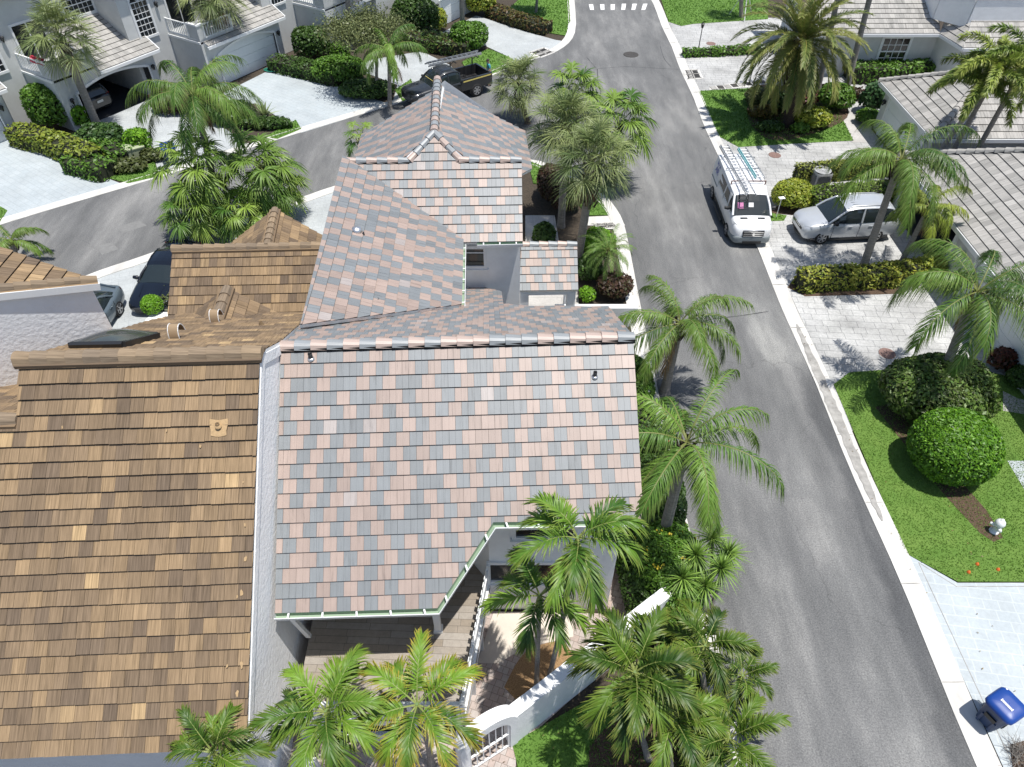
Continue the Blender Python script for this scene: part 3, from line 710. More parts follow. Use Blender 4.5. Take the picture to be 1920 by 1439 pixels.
# porch roof
Fe0, Fe1 = P(974, 547, 2.65), P(1084, 545, 2.65); Ft0, Ft1 = P(977, 459, 3.6), P(1082, 458, 3.6)
roof_plane(house, [Fe0, Fe1, Ft1, Ft0], 'pink', course=.36)
ridge_caps(house, Ft0, Ft1, 'pink', wd=.3)
mb = MB()
for p in ((Fe1[0] - .25, Fe1[1] + .22), (Fe1[0] - .25, Fe1[1] + 1.5), (Fe0[0] + .2, Fe0[1] + .22)): mb.box((p[0], p[1], 1.25), (.34, .34, 2.5))
mb.beam(Fe0 + [.05, .22, -.16], Fe1 + [-.08, .22, -.16], .3, .22); mb.build('porch_column', 'stucco_house', house)
def zA(x, y):
    n1, n2 = nA if nA[2] > 0 else -nA, nB if nB[2] > 0 else -nB
    return min(Ra[2] - ((x - Ra[0]) * n1[0] + (y - Ra[1]) * n1[1]) / n1[2], Ra[2] - ((x - Ra[0]) * n2[0] + (y - Ra[1]) * n2[1]) / n2[2]) - .14
walls(house, [(-5.6, 16.5), (-5.6, 11.9), (-1.85, 11.9), (-.62, 10.35), (2.86, 10.35), (2.86, 17.3), (.3, 17.3)], zA)
def zE(x, y): return ze - .05
D_y = De[1] + .42
walls(house, [(Cet[0] - .3, D_y), (De[0] - .08, D_y + .02), (De[0] - .06, Dr2[1] + .3)], lambda x, y: ze + max(0, (y - De[1] - .1)) * .74 - .14 if y > D_y + .1 else ze + .2, step=.3)
walls(house, [(Ceb[0] - .32, 17.8), (Ceb[0] - .32, D_y)], lambda x, y: ze - .02)
walls(house, [(Er0[0] - .42, Er0[1] - 1.5), (Er0[0] - .42, Er1[1] - .3), (apex[0] + .0, Er1[1] - .3), (El1[0] + .4, El1[1] - .3), (El1[0] + .4, 24.)], lambda x, y: ze + max(0, (3.3 - abs(x - apex[0]))) * .72 - .12, step=.4)
walls(house, [(-6.0, 24.5), (-5.9, 15.5)], 7.0)
window(house, (-.95 - .55, D_y, 3.95), (1, 0), .85, .78, cols=1, rows=1, fw=.13)
mb = MB(); mb.box((-1.5, D_y - .03, 4.55), (.85, .04, .04)); mb.build('window_rail', 'trim_white', house)
window(house, (.85, 10.35, 4.0), (1, 0), 1.5, .72, cols=1, rows=1, fw=.1)
window(house, (.35, 10.35, 1.75), (1, 0), 1.9, .9, cols=2, rows=1, fw=.1)
pipe_vent(house, onA(584, 676), 0); pipe_vent(house, onA(1115, 710), 0, r=.05)
nC = np.cross(Cet - Ceb, Crt - Ceb); onC = lambda x, y: ONPL(x, y, Ceb, nC)
pipe_vent(house, onC(709, 568), 0, r=.05, h=.15)
mb = MB(); q = onC(670, 441); mb.lathe([(.16, .0), (.15, .1), (.12, .17)], q, 14); mb.lathe([(.0, .3), (.14, .27), (.19, .2), (.19, .12), (.12, .1)][::-1], q + np.array([0, 0, .0]), 14, 0); mb.box(q + np.array([.16, -.08, .06]), (.2, .12, .1), .3, 1)
mb.build('roof_vent', ['aluminium', 'black_metal'], house)
# deck, its rail and the post under the eave
ZD = 1.55
mb = MB(); deck = [(-5.45, 6.55), (-1.16, 6.55), (-.60, 10.3), (-1.8, 11.85), (-5.55, 11.85)]
mb.prism(deck, ZD - .28, ZD, 1, top=0); mb.build('deck', ['wood_plank', 'trim_white'], house)
colp = P(822, 1183, ZD); mb = MB(); mb.box((colp[0], colp[1] + .02, (ZD + 4.45) / 2), (.17, .17, 4.45 - ZD)); mb.box((colp[0], colp[1] + .02, ZD + .05), (.24, .24, .1)); mb.build('column', 'trim_white', house)
baluster_rail(house, (-.66, 10.25, ZD), (-1.20, 6.6, ZD), h=1.12, gap=.235, boards=True)
baluster_rail(house, (-1.20, 6.6, ZD), (-5.4, 6.6, ZD), h=1.0, gap=.24, bw=.10)
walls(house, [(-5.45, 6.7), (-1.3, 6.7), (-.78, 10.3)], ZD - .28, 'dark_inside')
for x in (-5.3, -3.9, -2.5, -1.35): mb = MB(); mb.box((x, 6.63, .62), (.16, .16, 1.25)); mb.build('screen_post', 'trim_white', house)
for t in (.35, .7, 1): mb = MB(); mb.box((-1.24 + .5 * t, 6.6 + 3.6 * t, .62), (.14, .14, 1.25)); mb.build('screen_post', 'trim_white', house)
mb = MB(); mb.box((-3.4, 6.63, .25), (4.2, .1, .5)); mb.build('kick_wall', 'trim_white', house)
# soffit board along the party side
mb = MB(); mb.beam(onA(540, 1158) + [0, .1, -.15], np.array([-5.4, 8.6, 1.9]), .12, .1); mb.build('downpipe', 'trim_white', house)
# low garden wall by the porch
gw = thing('garden_wall', 'low white garden wall running from the porch to the road kerb', 'wall', (4, 18, 0))
mb = MB(); a0 = P(1085, 579, 1.0); a1 = P(1196, 579, 1.0); mb.prism([(a0[0] - 1, a0[1]), (a1[0], a1[1]), (a1[0], a1[1] + .28), (a0[0] - 1, a0[1] + .28)], -.05, 1.0); mb.build('wall', 'stucco_house', gw)

# ---------------------------------------------------------------- the brown tiled house on the left
brown = thing('house', 'white stucco house with the old brown tiled roof and black skylight', 'house', (-9, 11, 0))
Xp = -5.78
def on_x(px, py, X):
    d = ray(px, py); t = X / d[0]; return d * t + np.array([0, 0, H])
Br = on_x(488, 661, Xp); Be = on_x(463, 1403, Xp); Bl = P(36, 673, Br[2])
n2 = np.cross(Bl - Br, Be - Br); n2 /= np.linalg.norm(n2); on2 = lambda x, y: ONPL(x, y, Br, n2)
p35 = on2(34, 785); pfar = on2(-900, 800)
roof_plane(brown, [Br, Be, on2(0, 1422), on2(-420, 1440), on2(-420, 800), p35, Bl], 'brown', course=.352, tw=.305, lift=.06, ragged=.006, halves=1)
q_ = on_x(528, 640, Xp + .0); nb2 = np.cross(Bl - Br, q_ - Br); nb2 /= np.linalg.norm(nb2); onb2 = lambda x, y: ONPL(x, y, Br, nb2)
B2 = [Br, onb2(528, 640), onb2(566, 606), onb2(574, 588), onb2(345, 591), onb2(330, 592), onb2(270, 606), onb2(211, 624), onb2(60, 668), Bl]
roof_plane(brown, B2, 'brown', course=.345, tw=.31)
ridge_caps(brown, Bl + [-.05, 0, .02], Br + [.05, 0, .02], 'brown', wd=.38, ln=.40, ht=.16, mortar='tile_brown')
ridge_caps(brown, on2(-300, 792), p35, 'brown', wd=.36, ln=.42, mortar='tile_brown')
# back slope left of the step
bl3 = on2(34, 785); n3 = np.cross(on2(-300, 792) - bl3, np.array([0, 1., -.62])); 
roof_plane(brown, [bl3, on2(-300, 792), on2(-300, 792) + np.array([0, 3.2, -1.98]), bl3 + np.array([0, 3.2, -1.98])], 'brown', tw=.31)
# party wall rising above the pink roof
zP = lambda x, y: min(Br[2] + (y - Br[1]) * (Br[2] - Be[2]) / (Br[1] - Be[1]), Br[2] - (y - Br[1]) * .78) - .1
walls(brown, [(Xp - .02, Be[1] + .3), (Xp - .02, 13.6)], zP, 'stucco_white', step=.3)
walls(brown, [(Xp - .02, Be[1] + .3), (-20, Be[1] + .15)], Be[2] - .02, 'stucco_white')
mb = MB(); 
for a, b_ in ((Br, Be), (Br, onb2(527, 641))): mb.beam(a + [-.01, 0, -.24], b_ + [-.01, 0, -.24], .05, .24)
mb.build('fascia', 'stucco_white', brown)
# back-slope details: skylight and two hooded vents
sk = [onb2(134, 657), onb2(232, 655), onb2(297, 637), onb2(205, 632)]; nbu = nb2 if nb2[2] > 0 else -nb2
mb = MB(); up = nbu * .16
for i in range(4): mb.beam(sk[i] + up * .5, sk[(i + 1) % 4] + up * .5, .12, .2)
f = mb.build('skylight', 'black_metal', brown)
rows = []
for i in range(9):
    r = []
    for j in range(9):
        s_, t = i / 8, j / 8; p = (sk[0] * (1 - s_) + sk[1] * s_) * (1 - t) + (sk[3] * (1 - s_) + sk[2] * s_) * t
        r.append(p + nbu * (.18 + .17 * (math.sin(math.pi * s_) * math.sin(math.pi * t)) ** .7))
    rows.append(r)
mat('skylight_dome', (.05, .055, .05), .12, spec=.8); mb = MB(); mb.grid(rows); d_ = mb.build('dome', 'skylight_dome'); d_.parent = f
for px, py in ((330, 638), (405, 607)):
    q = onb2(px, py); mb = MB(); w0 = .17; rows = []
    for k in range(9):
        a = math.pi * k / 8; rows.append([q + np.array([-.13, .16 - .2 * math.cos(a), .03 + .34 * math.sin(a)]), q + np.array([.13, .16 - .2 * math.cos(a), .03 + .34 * math.sin(a)])])
    mb.grid(rows, 0, (.32, .235, .15))
    for e in (0, 1):
        for k in range(8): mb.beam(np.array(rows[k][e]), np.array(rows[k + 1][e]), .018, .02, 1)
    mb.build('roof_vent', ['tile_brown', 'trim_white'], brown)
mat('pipe_brown', (.16, .11, .06), .8)
pipe_vent(brown, onb2(491, 612), 0, r=.05, h=.16, material='pipe_brown', collar='pipe_brown')
# repaired pale patch with a stub pipe on the front slope
mat('patch_tan', (.45, .31, .165), .9, var=.15, vscale=20)
pv = on2(412, 803); nf = n2 if n2[2] > 0 else -n2; us = np.cross(nf, [0, 0, 1.]); us /= np.linalg.norm(us); ds = np.cross(us, nf)
mb = MB(); k = 16; pts = []
for i in range(k):
    a = 2 * math.pi * i / k; r = (.19 + .02 * math.sin(3 * a)) / max(abs(math.cos(a)), abs(math.sin(a))); pts.append(pv + us * r * math.cos(a) + ds * r * math.sin(a) + nf * (.066))
mb.face(pts if np.cross(pts[1] - pts[0], pts[2] - pts[0]) @ nf > 0 else pts[::-1]); mb.build('roof_patch', 'patch_tan', brown)
pipe_vent(brown, pv + nf * .06, 0, r=.045, h=.14, material='pipe_brown', collar='patch_tan')
# scattered mortar smears near the rake
for px, py, s_ in ((458, 905, .05), (461, 985, .06), (462, 1048, .1), (455, 1112, .11), (447, 1118, .07), (455, 1245, .11), (428, 1248, .06), (447, 1298, .1), (452, 1372, .07), (315, 808, .05), (120, 802, .05), (378, 838, .06)):
    mb = MB(); c = on2(px, py); pp = []
    for i in range(9):
        a = 2 * math.pi * i / 9; r = s_ * .62 * random.uniform(.5, 1.2); pp.append(c + us * r * .6 * math.cos(a) + ds * r * 1.3 * math.sin(a) + nf * .074)
    mb.face(pp if np.cross(pp[1] - pp[0], pp[2] - pp[0]) @ nf > 0 else pp[::-1]); mb.build('mortar_smear', 'patch_tan', brown)
# low garage wing of the brown house: front slope, ridge, gable behind, and the small cross gable
d2l, d2r = P(324, 466, 4.9), P(606, 460, 4.9); dz = 2.75
e2l, e2r = np.array([d2l[0], d2l[1] - 2.9, dz]), np.array([d2r[0] + .4, d2r[1] - 2.9, dz])
roof_plane(brown, [d2l, d2r, e2r, e2l], 'brown', course=.355, tw=.31)
ridge_caps(brown, d2l, d2r, 'brown', wd=.34, mortar='tile_brown')
g0 = P(500, 462, 4.9); g1 = P(515, 393, 4.9); wv_ = 2.9
roof_plane(brown, [g0, g1, g1 + [-wv_, 0, -2.15], g0 + [-wv_, 0, -2.15]], 'brown', tw=.31); roof_plane(brown, [g0, g0 + [wv_, 0, -2.15], g1 + [wv_, 0, -2.15], g1], 'brown', tw=.31)
ridge_caps(brown, g0, g1 + [0, .05, 0], 'brown', wd=.34, mortar='tile_brown')
h0, h1 = P(398, 618, 6.0), P(425, 541, 6.0); wv_ = 1.75
roof_plane(brown, [h0, h1, h1 + [-wv_, 0, -1.32], h0 + [-wv_, 0, -1.32]], 'brown', tw=.31); roof_plane(brown, [h0, h0 + [wv_, 0, -1.32], h1 + [wv_, 0, -1.32], h1], 'brown', tw=.31)
ridge_caps(brown, h0, h1 + [0, .05, 0], 'brown', wd=.36, mortar='tile_brown')
walls(brown, [(d2l[0] + .25, 18.2), (d2l[0] + .25, g1[1] - .1), (d2r[0], g1[1] - .1)], lambda x, y: dz + max(0, 1 - abs(y - d2l[1]) / 2.9) * 2.1 - .1 if y < g1[1] - .2 else dz + max(0, 1 - abs(x - g1[0]) / 2.9) * 2.1 - .1)
walls(brown, [(-11.0, Be[1] + .3), (-11.0, 15.2), (-9.9, 18.0), (-6, 18.0)], lambda x, y: min(zP(x, y), 6.6), 'stucco_house')
# ---------------------------------------------------------------- far left house (only a rough wall and one brown slope show)
nb = thing('house', 'white rough-stucco house end cut by the left edge of the photo, small brown roof above', 'house', (-14, 15, 0))
k0 = np.array([-11.15, 15.1]); dv = np.array([-.83, -.56])
def zK(x, y): return 8.66 + .30 * (-(x + 11.15))
w1 = k0 + dv * 6; nk = np.array([.30, 0, 1.]); k3 = np.array([k0[0], k0[1], 8.72]); onKx = lambda x, y: ONPL(x, y, k3, nk)
walls(nb, [w1, k0, onKx(150, 520)[:2], onKx(120, 511)[:2]], lambda x, y: zK(x, y) - .02, 'stucco_white', z0=3.0, step=.5)
nk = np.array([.30, 0, 1.]); k3 = np.array([k0[0], k0[1], 8.72]); onK = lambda x, y: ONPL(x, y, k3, nk)
roof_plane(nb, [onK(181, 522), onK(150, 517), onK(120, 507), onK(0, 464), onK(-460, 300), onK(-460, 585), onK(0, 541)], 'brown', tw=.31)
ridge_caps(nb, onK(-460, 583), onK(182, 524), 'brown', wd=.26, ln=.36, mortar='tile_brown')
mb = MB(); mb.beam(onK(-460, 595) + [0, 0, -.12], onK(184, 530) + [0, 0, -.12], .1, .2); mb.build('fascia', 'trim_white', nb)
pw = thing('garden_wall', 'short white wall with a gate rail beside the black sedan', 'wall', (-14, 21, 0))
mb = MB(); a = P(276, 600, .9); b_ = P(286, 586, .9); c = P(333, 583, .9)
mb.prism([(a[0] - .3, a[1] - 1.2), (b_[0], b_[1]), (b_[0] + .9, b_[1]), (a[0] + .7, a[1] - 1.2)], 0, .9); mb.build('wall', 'trim_white', pw)
mb = MB(); mb.beam((b_[0] + .9, b_[1] - .1, .85), (c[0], c[1] - .1, .85), .1, .1); mb.beam((b_[0] + .9, b_[1] - .1, .3), (c[0], c[1] - .1, .3), .06, .06)
for i in range(7): mb.beam((b_[0] + .95 + i * .14, b_[1] - .1, 0), (b_[0] + .95 + i * .14, b_[1] - .1, .85), .03, .03)
mb.build('gate', 'fence_white', pw)
# ---------------------------------------------------------------- the row of pale grey townhouses, top left
U = np.array([math.cos(math.radians(58)), math.sin(math.radians(58))]); NN = np.array([U[1], -U[0]])
def townhouse(foot, label, open_garage=False, rail_front=False, door_tone='door_white'):
    f = np.array(foot[:2]); root = thing('townhouse', label, 'house', (f[0], f[1], 0))
    Wp = lambda u, n, z=0.: np.array([f[0] + U[0] * u + NN[0] * n, f[1] + U[1] * u + NN[1] * n, z])
    R = Matrix(((U[0], -NN[0], 0), (U[1], -NN[1], 0), (0, 0, 1)))
    rz = math.atan2(U[1], U[0])
    HG, HF = 2.95, 3.15; u0, u1 = 1.05, 6.15; UW = 6.75
    # garage front with a segment-arched opening
    mb = MB(); K = 12; xs = [u0 + (u1 - u0) * i / K for i in range(K + 1)]; az = lambda x: 1.95 + .42 * (1 - ((x - (u0 + u1) / 2) / ((u1 - u0) / 2)) ** 2)
    q = lambda a, b_, c, d, mi=0: mb.face([a, b_, c, d], mi)
    q(Wp(0, 0, 0), Wp(u0, 0, 0), Wp(u0, 0, HG), Wp(0, 0, HG)); q(Wp(u1, 0, 0), Wp(UW, 0, 0), Wp(UW, 0, HG), Wp(u1, 0, HG))
    for i in range(K): q(Wp(xs[i], 0, az(xs[i])), Wp(xs[i + 1], 0, az(xs[i + 1])), Wp(xs[i + 1], 0, HG), Wp(xs[i], 0, HG))
    q(Wp(0, -7, 0), Wp(0, 0, 0), Wp(0, 0, HF), Wp(0, -7, HF)); q(Wp(UW, 0, 0), Wp(UW, -7, 0), Wp(UW, -7, HG), Wp(UW, 0, HG))
    mb.box(Wp(1.42, -1.55, HF), (2.84, 3.1, .16), R=R)                                  # balcony floor
    mb.build('garage_wall', 'stucco_grey', root)
    mb = MB()
    mb.box(Wp(1.42, -.06, HF + .45), (2.84, .14, .9), R=R) if not rail_front else mb.box(Wp(.24, -.06, HF + .45), (.48, .14, .9), R=R)
    mb.box(Wp(.1, -.5, HF + .45), (.16, .9, .9), R=R); mb.build('parapet', 'stucco_stain', root)
    mb = MB(); mb.box(Wp(1.42 if not rail_front else .24, -.06, HF + .94), (2.9 if not rail_front else .54, .22, .1), R=R); mb.box(Wp(.1, -.52, HF + .94), (.24, .9, .1), R=R)
    mb.beam(Wp(-.03, 0, HF - .12), Wp(-.03, -3.1, HF - .12), .1, .14); mb.build('parapet_cap', 'trim_white', root)
    if rail_front: baluster_rail(root, Wp(.5, -.06, HF), Wp(2.8, -.06, HF), h=.9, gap=.2)
    baluster_rail(root, Wp(.06, -.98, HF), Wp(.06, -3.05, HF), h=.9, gap=.2)
    mb = MB()
    for i in range(K): mb.beam(Wp(xs[i], .03, az(xs[i]) + .05), Wp(xs[i + 1], .03, az(xs[i + 1]) + .05), .08, .14)
    for x in (u0 - .06, u1 + .06): mb.beam(Wp(x, .03, 0), Wp(x, .03, 2.0), .08, .14)
    mb.build('door_trim', 'trim_white', root)
    if not open_garage:
        mb = MB()
        for j in range(4): 
            zt = .6 * (j + 1)
            mb.box(Wp((u0 + u1) / 2, -.16, .3 + .6 * j), (u1 - u0, .05, .585), R=R)
        mb.build('garage_door', door_tone, root)
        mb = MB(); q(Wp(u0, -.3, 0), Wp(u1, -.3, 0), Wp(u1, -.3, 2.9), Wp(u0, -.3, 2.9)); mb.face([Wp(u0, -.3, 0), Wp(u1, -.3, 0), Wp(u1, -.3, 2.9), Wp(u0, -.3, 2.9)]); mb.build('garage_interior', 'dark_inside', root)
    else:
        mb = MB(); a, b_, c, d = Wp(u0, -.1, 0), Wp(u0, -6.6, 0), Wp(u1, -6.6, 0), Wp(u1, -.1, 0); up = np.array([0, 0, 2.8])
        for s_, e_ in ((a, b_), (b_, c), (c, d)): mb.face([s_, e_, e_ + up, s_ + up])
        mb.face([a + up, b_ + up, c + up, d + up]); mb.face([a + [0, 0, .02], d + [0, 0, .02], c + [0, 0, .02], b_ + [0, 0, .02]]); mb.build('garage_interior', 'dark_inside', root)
    # garage roof
    e = .42; rp = [Wp(2.72 if not rail_front else 2.86, e, 2.86), Wp(UW + .3, e, 2.86), Wp(UW + .3, -3.0, 4.75), Wp(2.72 if not rail_front else 2.86, -3.0, 4.75)]
    if rail_front: rp = [Wp(.2, e, 2.86), Wp(UW + .3, e, 2.86), Wp(UW + .3, -3.0, 4.75), Wp(2.9, -3.0, 4.75), Wp(2.9, .05, 3.07), Wp(.2, .05, 3.07)]
    roof_plane(root, rp, 'grey', course=.37, tw=.33, slab=.16)
    mb = MB(); mb.beam(Wp(.1 if rail_front else 2.7, e + .05, 2.76), Wp(UW + .3, e + .05, 2.76), .1, .17); mb.beam(Wp(UW + .34, e, 2.8), Wp(UW + .34, -3., 4.7), .06, .16); mb.build('fascia', 'trim_white', root)
    # the house behind with its upper-storey windows
    mb = MB(); nb_ = -3.05; HT = 7.2
    q(Wp(-2.9, nb_, 0), Wp(0, nb_, 0), Wp(0, nb_, HT), Wp(-2.9, nb_, HT)); q(Wp(0, nb_, 2.85), Wp(UW + .25, nb_, 2.85), Wp(UW + .25, nb_, HT), Wp(0, nb_, HT)); q(Wp(-2.9, -12, 0), Wp(-2.9, nb_, 0), Wp(-2.9, nb_, HT), Wp(-2.9, -12, HT)); q(Wp(UW + .25, nb_, 0), Wp(UW + .25, -12, 0), Wp(UW + .25, -12, HT), Wp(UW + .25, nb_, HT))
    mb.build('wall', 'stucco_grey', root)
    roof_plane(root, [Wp(-3.2, nb_ + .4, HT), Wp(UW + .5, nb_ + .4, HT), Wp(UW + .5, -8, HT + 2.9), Wp(-3.2, -8, HT + 2.9)], 'grey', course=.37, slab=.16)
    mb = MB(); mb.beam(Wp(-3.2, nb_ + .43, HT - .1), Wp(UW + .5, nb_ + .43, HT - .1), .1, .2); mb.beam(Wp(UW + .2, nb_ + .1, HT), Wp(UW + .2, nb_ + .1, 3.6), .1, .1); mb.build('downpipe', 'trim_white', root)
    window(root, Wp(1.35, nb_, HF + .12), U, 1.75, 2.15, cols=2, rows=1, fw=.12, name='sliding_door', sill=False, muntin=.06)
    window(root, Wp(4.85, nb_, 4.95), U, 1.9, 1.75, cols=6, rows=4, fw=.16, arch=.55, fan=True)
    window(root, Wp(-1.45, nb_, 3.4), U, 1.15, 2.6, cols=4, rows=6, fw=.14, arch=.57, fan=True)
    wall_lamp(root, Wp(.55, 0, 1.75), NN); wall_lamp(root, Wp(UW - .3, 0, 1.85), NN); wall_lamp(root, Wp(-.3, nb_, 5.0), NN)
    # house number plate digits as small dark strokes
    mb = MB()
    for i in range(3): mb.box(Wp(.38 + i * .12, .012, 1.42), (.05, .02, .16), R=R)
    mb.build('house_number', 'black_metal', root)
    return root
townhouse(P(142, 248), 'pale grey townhouse with its garage standing open and a car inside', True)
townhouse(P(142, 248)[:2] * 1 + (np.array(P(142, 248)[:2]) - np.array([-20.2, 48.2])), 'pale grey townhouse at the far left edge, mostly cut off by the frame')
townhouse((-20.2, 48.15), 'pale grey townhouse with closed white garage, open balcony rail and palm before it', False, True)
townhouse(P(623, 103), 'pale grey townhouse at the top centre, garage half behind a feathery tree')
townhouse(P(813, 60), 'pale grey townhouse nearest the road junction, only its garage front in view')

# ---------------------------------------------------------------- right side: two garages and the house behind
def arch_free(*a): pass
gar = thing('garage', 'near garage block on the right, grey tiled roof, one door open', 'garage', (22, 27, 0))
XE, ZG = 19.62, 2.75; XW = 20.02
yF, yN = 33.7, 12.0
s_ = 7.0; roof_plane(gar, [(XE, yN, ZG), (XE, yF, ZG), (XE + s_, yF - s_, ZG + s_ * .56), (XE + s_, yN, ZG + s_ * .56)], 'grey', course=.40, tw=.33)
roof_plane(gar, [(XE, yF, ZG), (XE + 16, yF, ZG), (XE + 16, yF - s_, ZG + s_ * .56), (XE + s_, yF - s_, ZG + s_ * .56)], 'grey', course=.40, tw=.33)
ridge_caps(gar, (XE - .05, yF + .05, ZG + .04), (XE + s_, yF - s_, ZG + s_ * .56 + .04), 'grey', wd=.36)
mb = MB(); mb.beam((XE - .03, yN, ZG - .1), (XE - .03, yF, ZG - .1), .07, .22); mb.beam((XE, yF + .03, ZG - .1), (XE + 16, yF + .03, ZG - .1), .07, .22); mb.build('fascia', 'trim_white', gar)
mb = MB(); A = [(yF - .25, 32.6), (27.4, 26.3), (20.6, 19.6)] ; 
def qw(mb, y0, y1, z0, z1, x=XW): mb.face([(x, y0, z0), (x, y1, z0), (x, y1, z1), (x, y0, z1)])
OP, CL = (27.2, 32.7), (19.75, 25.3)
for y0, y1 in ((yN, CL[0]), (CL[1], OP[0]), (OP[1], yF - .3)): qw(mb, y0, y1, 0, ZG)
for y0, y1 in (OP, CL): qw(mb, y0, y1, 2.25, ZG)
mb.face([(XW, yF - .3, 0), (XW + 14, yF - .3, 0), (XW + 14, yF - .3, ZG), (XW, yF - .3, ZG)]); mb.build('wall', 'stucco_grey', gar)
mb = MB()
for y in (*OP, *CL): mb.box((XW - .03, y, 1.15), (.1, .18, 2.3))
for y0, y1 in (OP, CL): mb.box((XW - .03, (y0 + y1) / 2, 2.32), (.1, y1 - y0 + .18, .16))
mb.build('door_trim', 'trim_white', gar)
mb = MB()
for j in range(5): mb.box((XW + .12, sum(CL) / 2, .225 + .45 * j), (.05, CL[1] - CL[0], .435))
mb.build('garage_door', 'door_white', gar)
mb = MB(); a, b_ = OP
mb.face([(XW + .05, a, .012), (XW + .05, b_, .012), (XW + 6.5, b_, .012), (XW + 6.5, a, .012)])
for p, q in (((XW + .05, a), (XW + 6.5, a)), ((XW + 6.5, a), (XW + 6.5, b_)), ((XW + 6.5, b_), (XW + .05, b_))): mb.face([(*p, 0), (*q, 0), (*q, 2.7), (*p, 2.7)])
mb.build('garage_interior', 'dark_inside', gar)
wall_lamp(gar, (XW, 19.2, 1.8), (-1, 0)); wall_lamp(gar, (XW, 26.2, 1.8), (-1, 0))
gar2 = thing('garage', 'farther grey-roofed garage on the right, shaded by the foxtail palms', 'garage', (25, 39, 0))
e0, e1 = (22.05, 35.4), (22.05, 42.9); pz = .57; sm = 3.75
ap = (22.05 + sm, 39.15, ZG + sm * pz)
roof_plane(gar2, [(*e0, ZG), (*e1, ZG), ap], 'grey', course=.42, tw=.33)
roof_plane(gar2, [(*e0, ZG), ap, (40, ap[1], ap[2]), (40, e0[1], ZG)], 'grey', course=.42, tw=.33)
roof_plane(gar2, [(*e1, ZG), (40, e1[1], ZG), (40, ap[1], ap[2]), ap], 'grey', course=.42, tw=.33)
ridge_caps(gar2, (*e1, ZG + .05), np.array(ap) + [0, 0, .05], 'grey', wd=.36); ridge_caps(gar2, (*e0, ZG + .05), np.array(ap) + [0, 0, .05], 'grey', wd=.36); ridge_caps(gar2, np.array(ap) + [0, 0, .05], (34, ap[1], ap[2] + .05), 'grey', wd=.36)
mb = MB(); mb.beam((22.02, 35.4, ZG - .1), (22.02, 42.9, ZG - .1), .07, .22); mb.beam((22.02, 35.37, ZG - .1), (40, 35.37, ZG - .1), .12, .2); mb.build('fascia', 'trim_white', gar2)
walls(gar2, [(40, 35.9), (22.45, 35.9), (22.45, 42.5), (40, 42.5)], ZG - .05, 'stucco_grey')
mb = MB(); 
for j in range(4): mb.box((22.42, 39.1, .3 + .55 * j), (.06, 4.9, .535))
mb.build('garage_door', 'door_white', gar2)
mb = MB()
for y in (36.6, 41.6): mb.box((22.40, y, 1.2), (.1, .16, 2.4))
mb.box((22.40, 39.1, 2.4), (.1, 5.1, .16)); mb.build('door_trim', 'trim_white', gar2)
wall_lamp(gar2, (22.45, 42.1, 1.8), (-1, 0))
vil = thing('house', 'pale grey house at the top right with gridded window, grey roof and white balcony', 'house', (30, 53, 0))
zv = 2.95; yv = P(1737, 64, zv)[1]
L0 = P(1590, 64, zv); L1 = P(1737, 64, zv); L2_ = P(1760, 62, zv); L3_ = P(1806, 91, zv)
roof_plane(vil, [(20.5, yv, zv), (L2_[0], yv, zv), (L2_[0] + 1.2, yv + 8.5, zv + 5.0), (20.5, yv + 8.5, zv + 5.0)], 'grey', course=.40)
roof_plane(vil, [(L2_[0], yv, zv), (L3_[0], L3_[1], zv), (L3_[0] + .9, L3_[1] + 1.7, zv + 1.0), (L2_[0] + 1.1, yv + 2.0, zv + 1.1)], 'grey', course=.40)
roof_plane(vil, [(L3_[0], L3_[1], zv), (45, L3_[1], zv), (45, L3_[1] + 1.9, zv + 1.1), (L3_[0] + .9, L3_[1] + 1.9, zv + 1.1)], 'grey', course=.40)
mb = MB(); mb.beam((20.5, yv - .05, zv - .1), (L2_[0], yv - .05, zv - .1), .12, .18); mb.beam((L2_[0], yv - .05, zv - .1), (L3_[0], L3_[1] - .05, zv - .1), .12, .18); mb.beam((L3_[0], L3_[1] - .05, zv - .1), (45, L3_[1] - .05, zv - .1), .12, .18); mb.build('gutter', 'trim_white', vil)
yw = yv + .5
walls(vil, [(20.9, yw + 8), (20.9, yw), (L2_[0] + .25, yw), (L3_[0] + .3, L3_[1] + .4), (45, L3_[1] + .4)], zv - .02, 'stucco_grey')
wc = P(1663, 122, .75); window(vil, (wc[0] + .1, yw, .78), (1, 0), 1.75, 1.7, cols=4, rows=4, fw=.17, muntin=.04)
mb = MB()
for i in range(6):
    x = L3_[0] + .75 + i * 1.3; mb.face([(x + .03, L3_[1] + .38, .15), (x + 1.22, L3_[1] + .38, .15), (x + 1.22, L3_[1] + .38, 2.5), (x + .03, L3_[1] + .38, 2.5)])
mb.build('glass_door', 'glass_green', vil)
mb = MB()
for i in range(7): mb.box((L3_[0] + .73 + i * 1.3, L3_[1] + .36, 1.35), (.08, .08, 2.5))
mb.build('door_frame', 'trim_white', vil)
for c_, s_ in (((26.6, yw - .12, .45), (.3, .22, .5)), ((25.9, yw - .06, 1.3), (.22, .1, .22))): mb = MB(); mb.box(c_, s_); mb.build('meter_box', 'aluminium', vil)
bx0, by0 = L3_[0] + .3, L3_[1] + 1.9
mb = MB(); pts = [(bx0 - 1.4, by0 + 4.2), (bx0 - 1.0, by0 + 1.6), (bx0 + .4, by0), (45, by0)]
for a, b_ in zip(pts[:-1], pts[1:]):
    mb.beam((*a, 4.45), (*b_, 4.45), .24, 1.7)
mb.build('balcony', 'stucco_house', vil)
mb = MB()
for a, b_ in zip(pts[:-1], pts[1:]): mb.beam((*a, 5.34), (*b_, 5.34), .32, .12)
mb.build('balcony_cap', 'trim_white', vil)
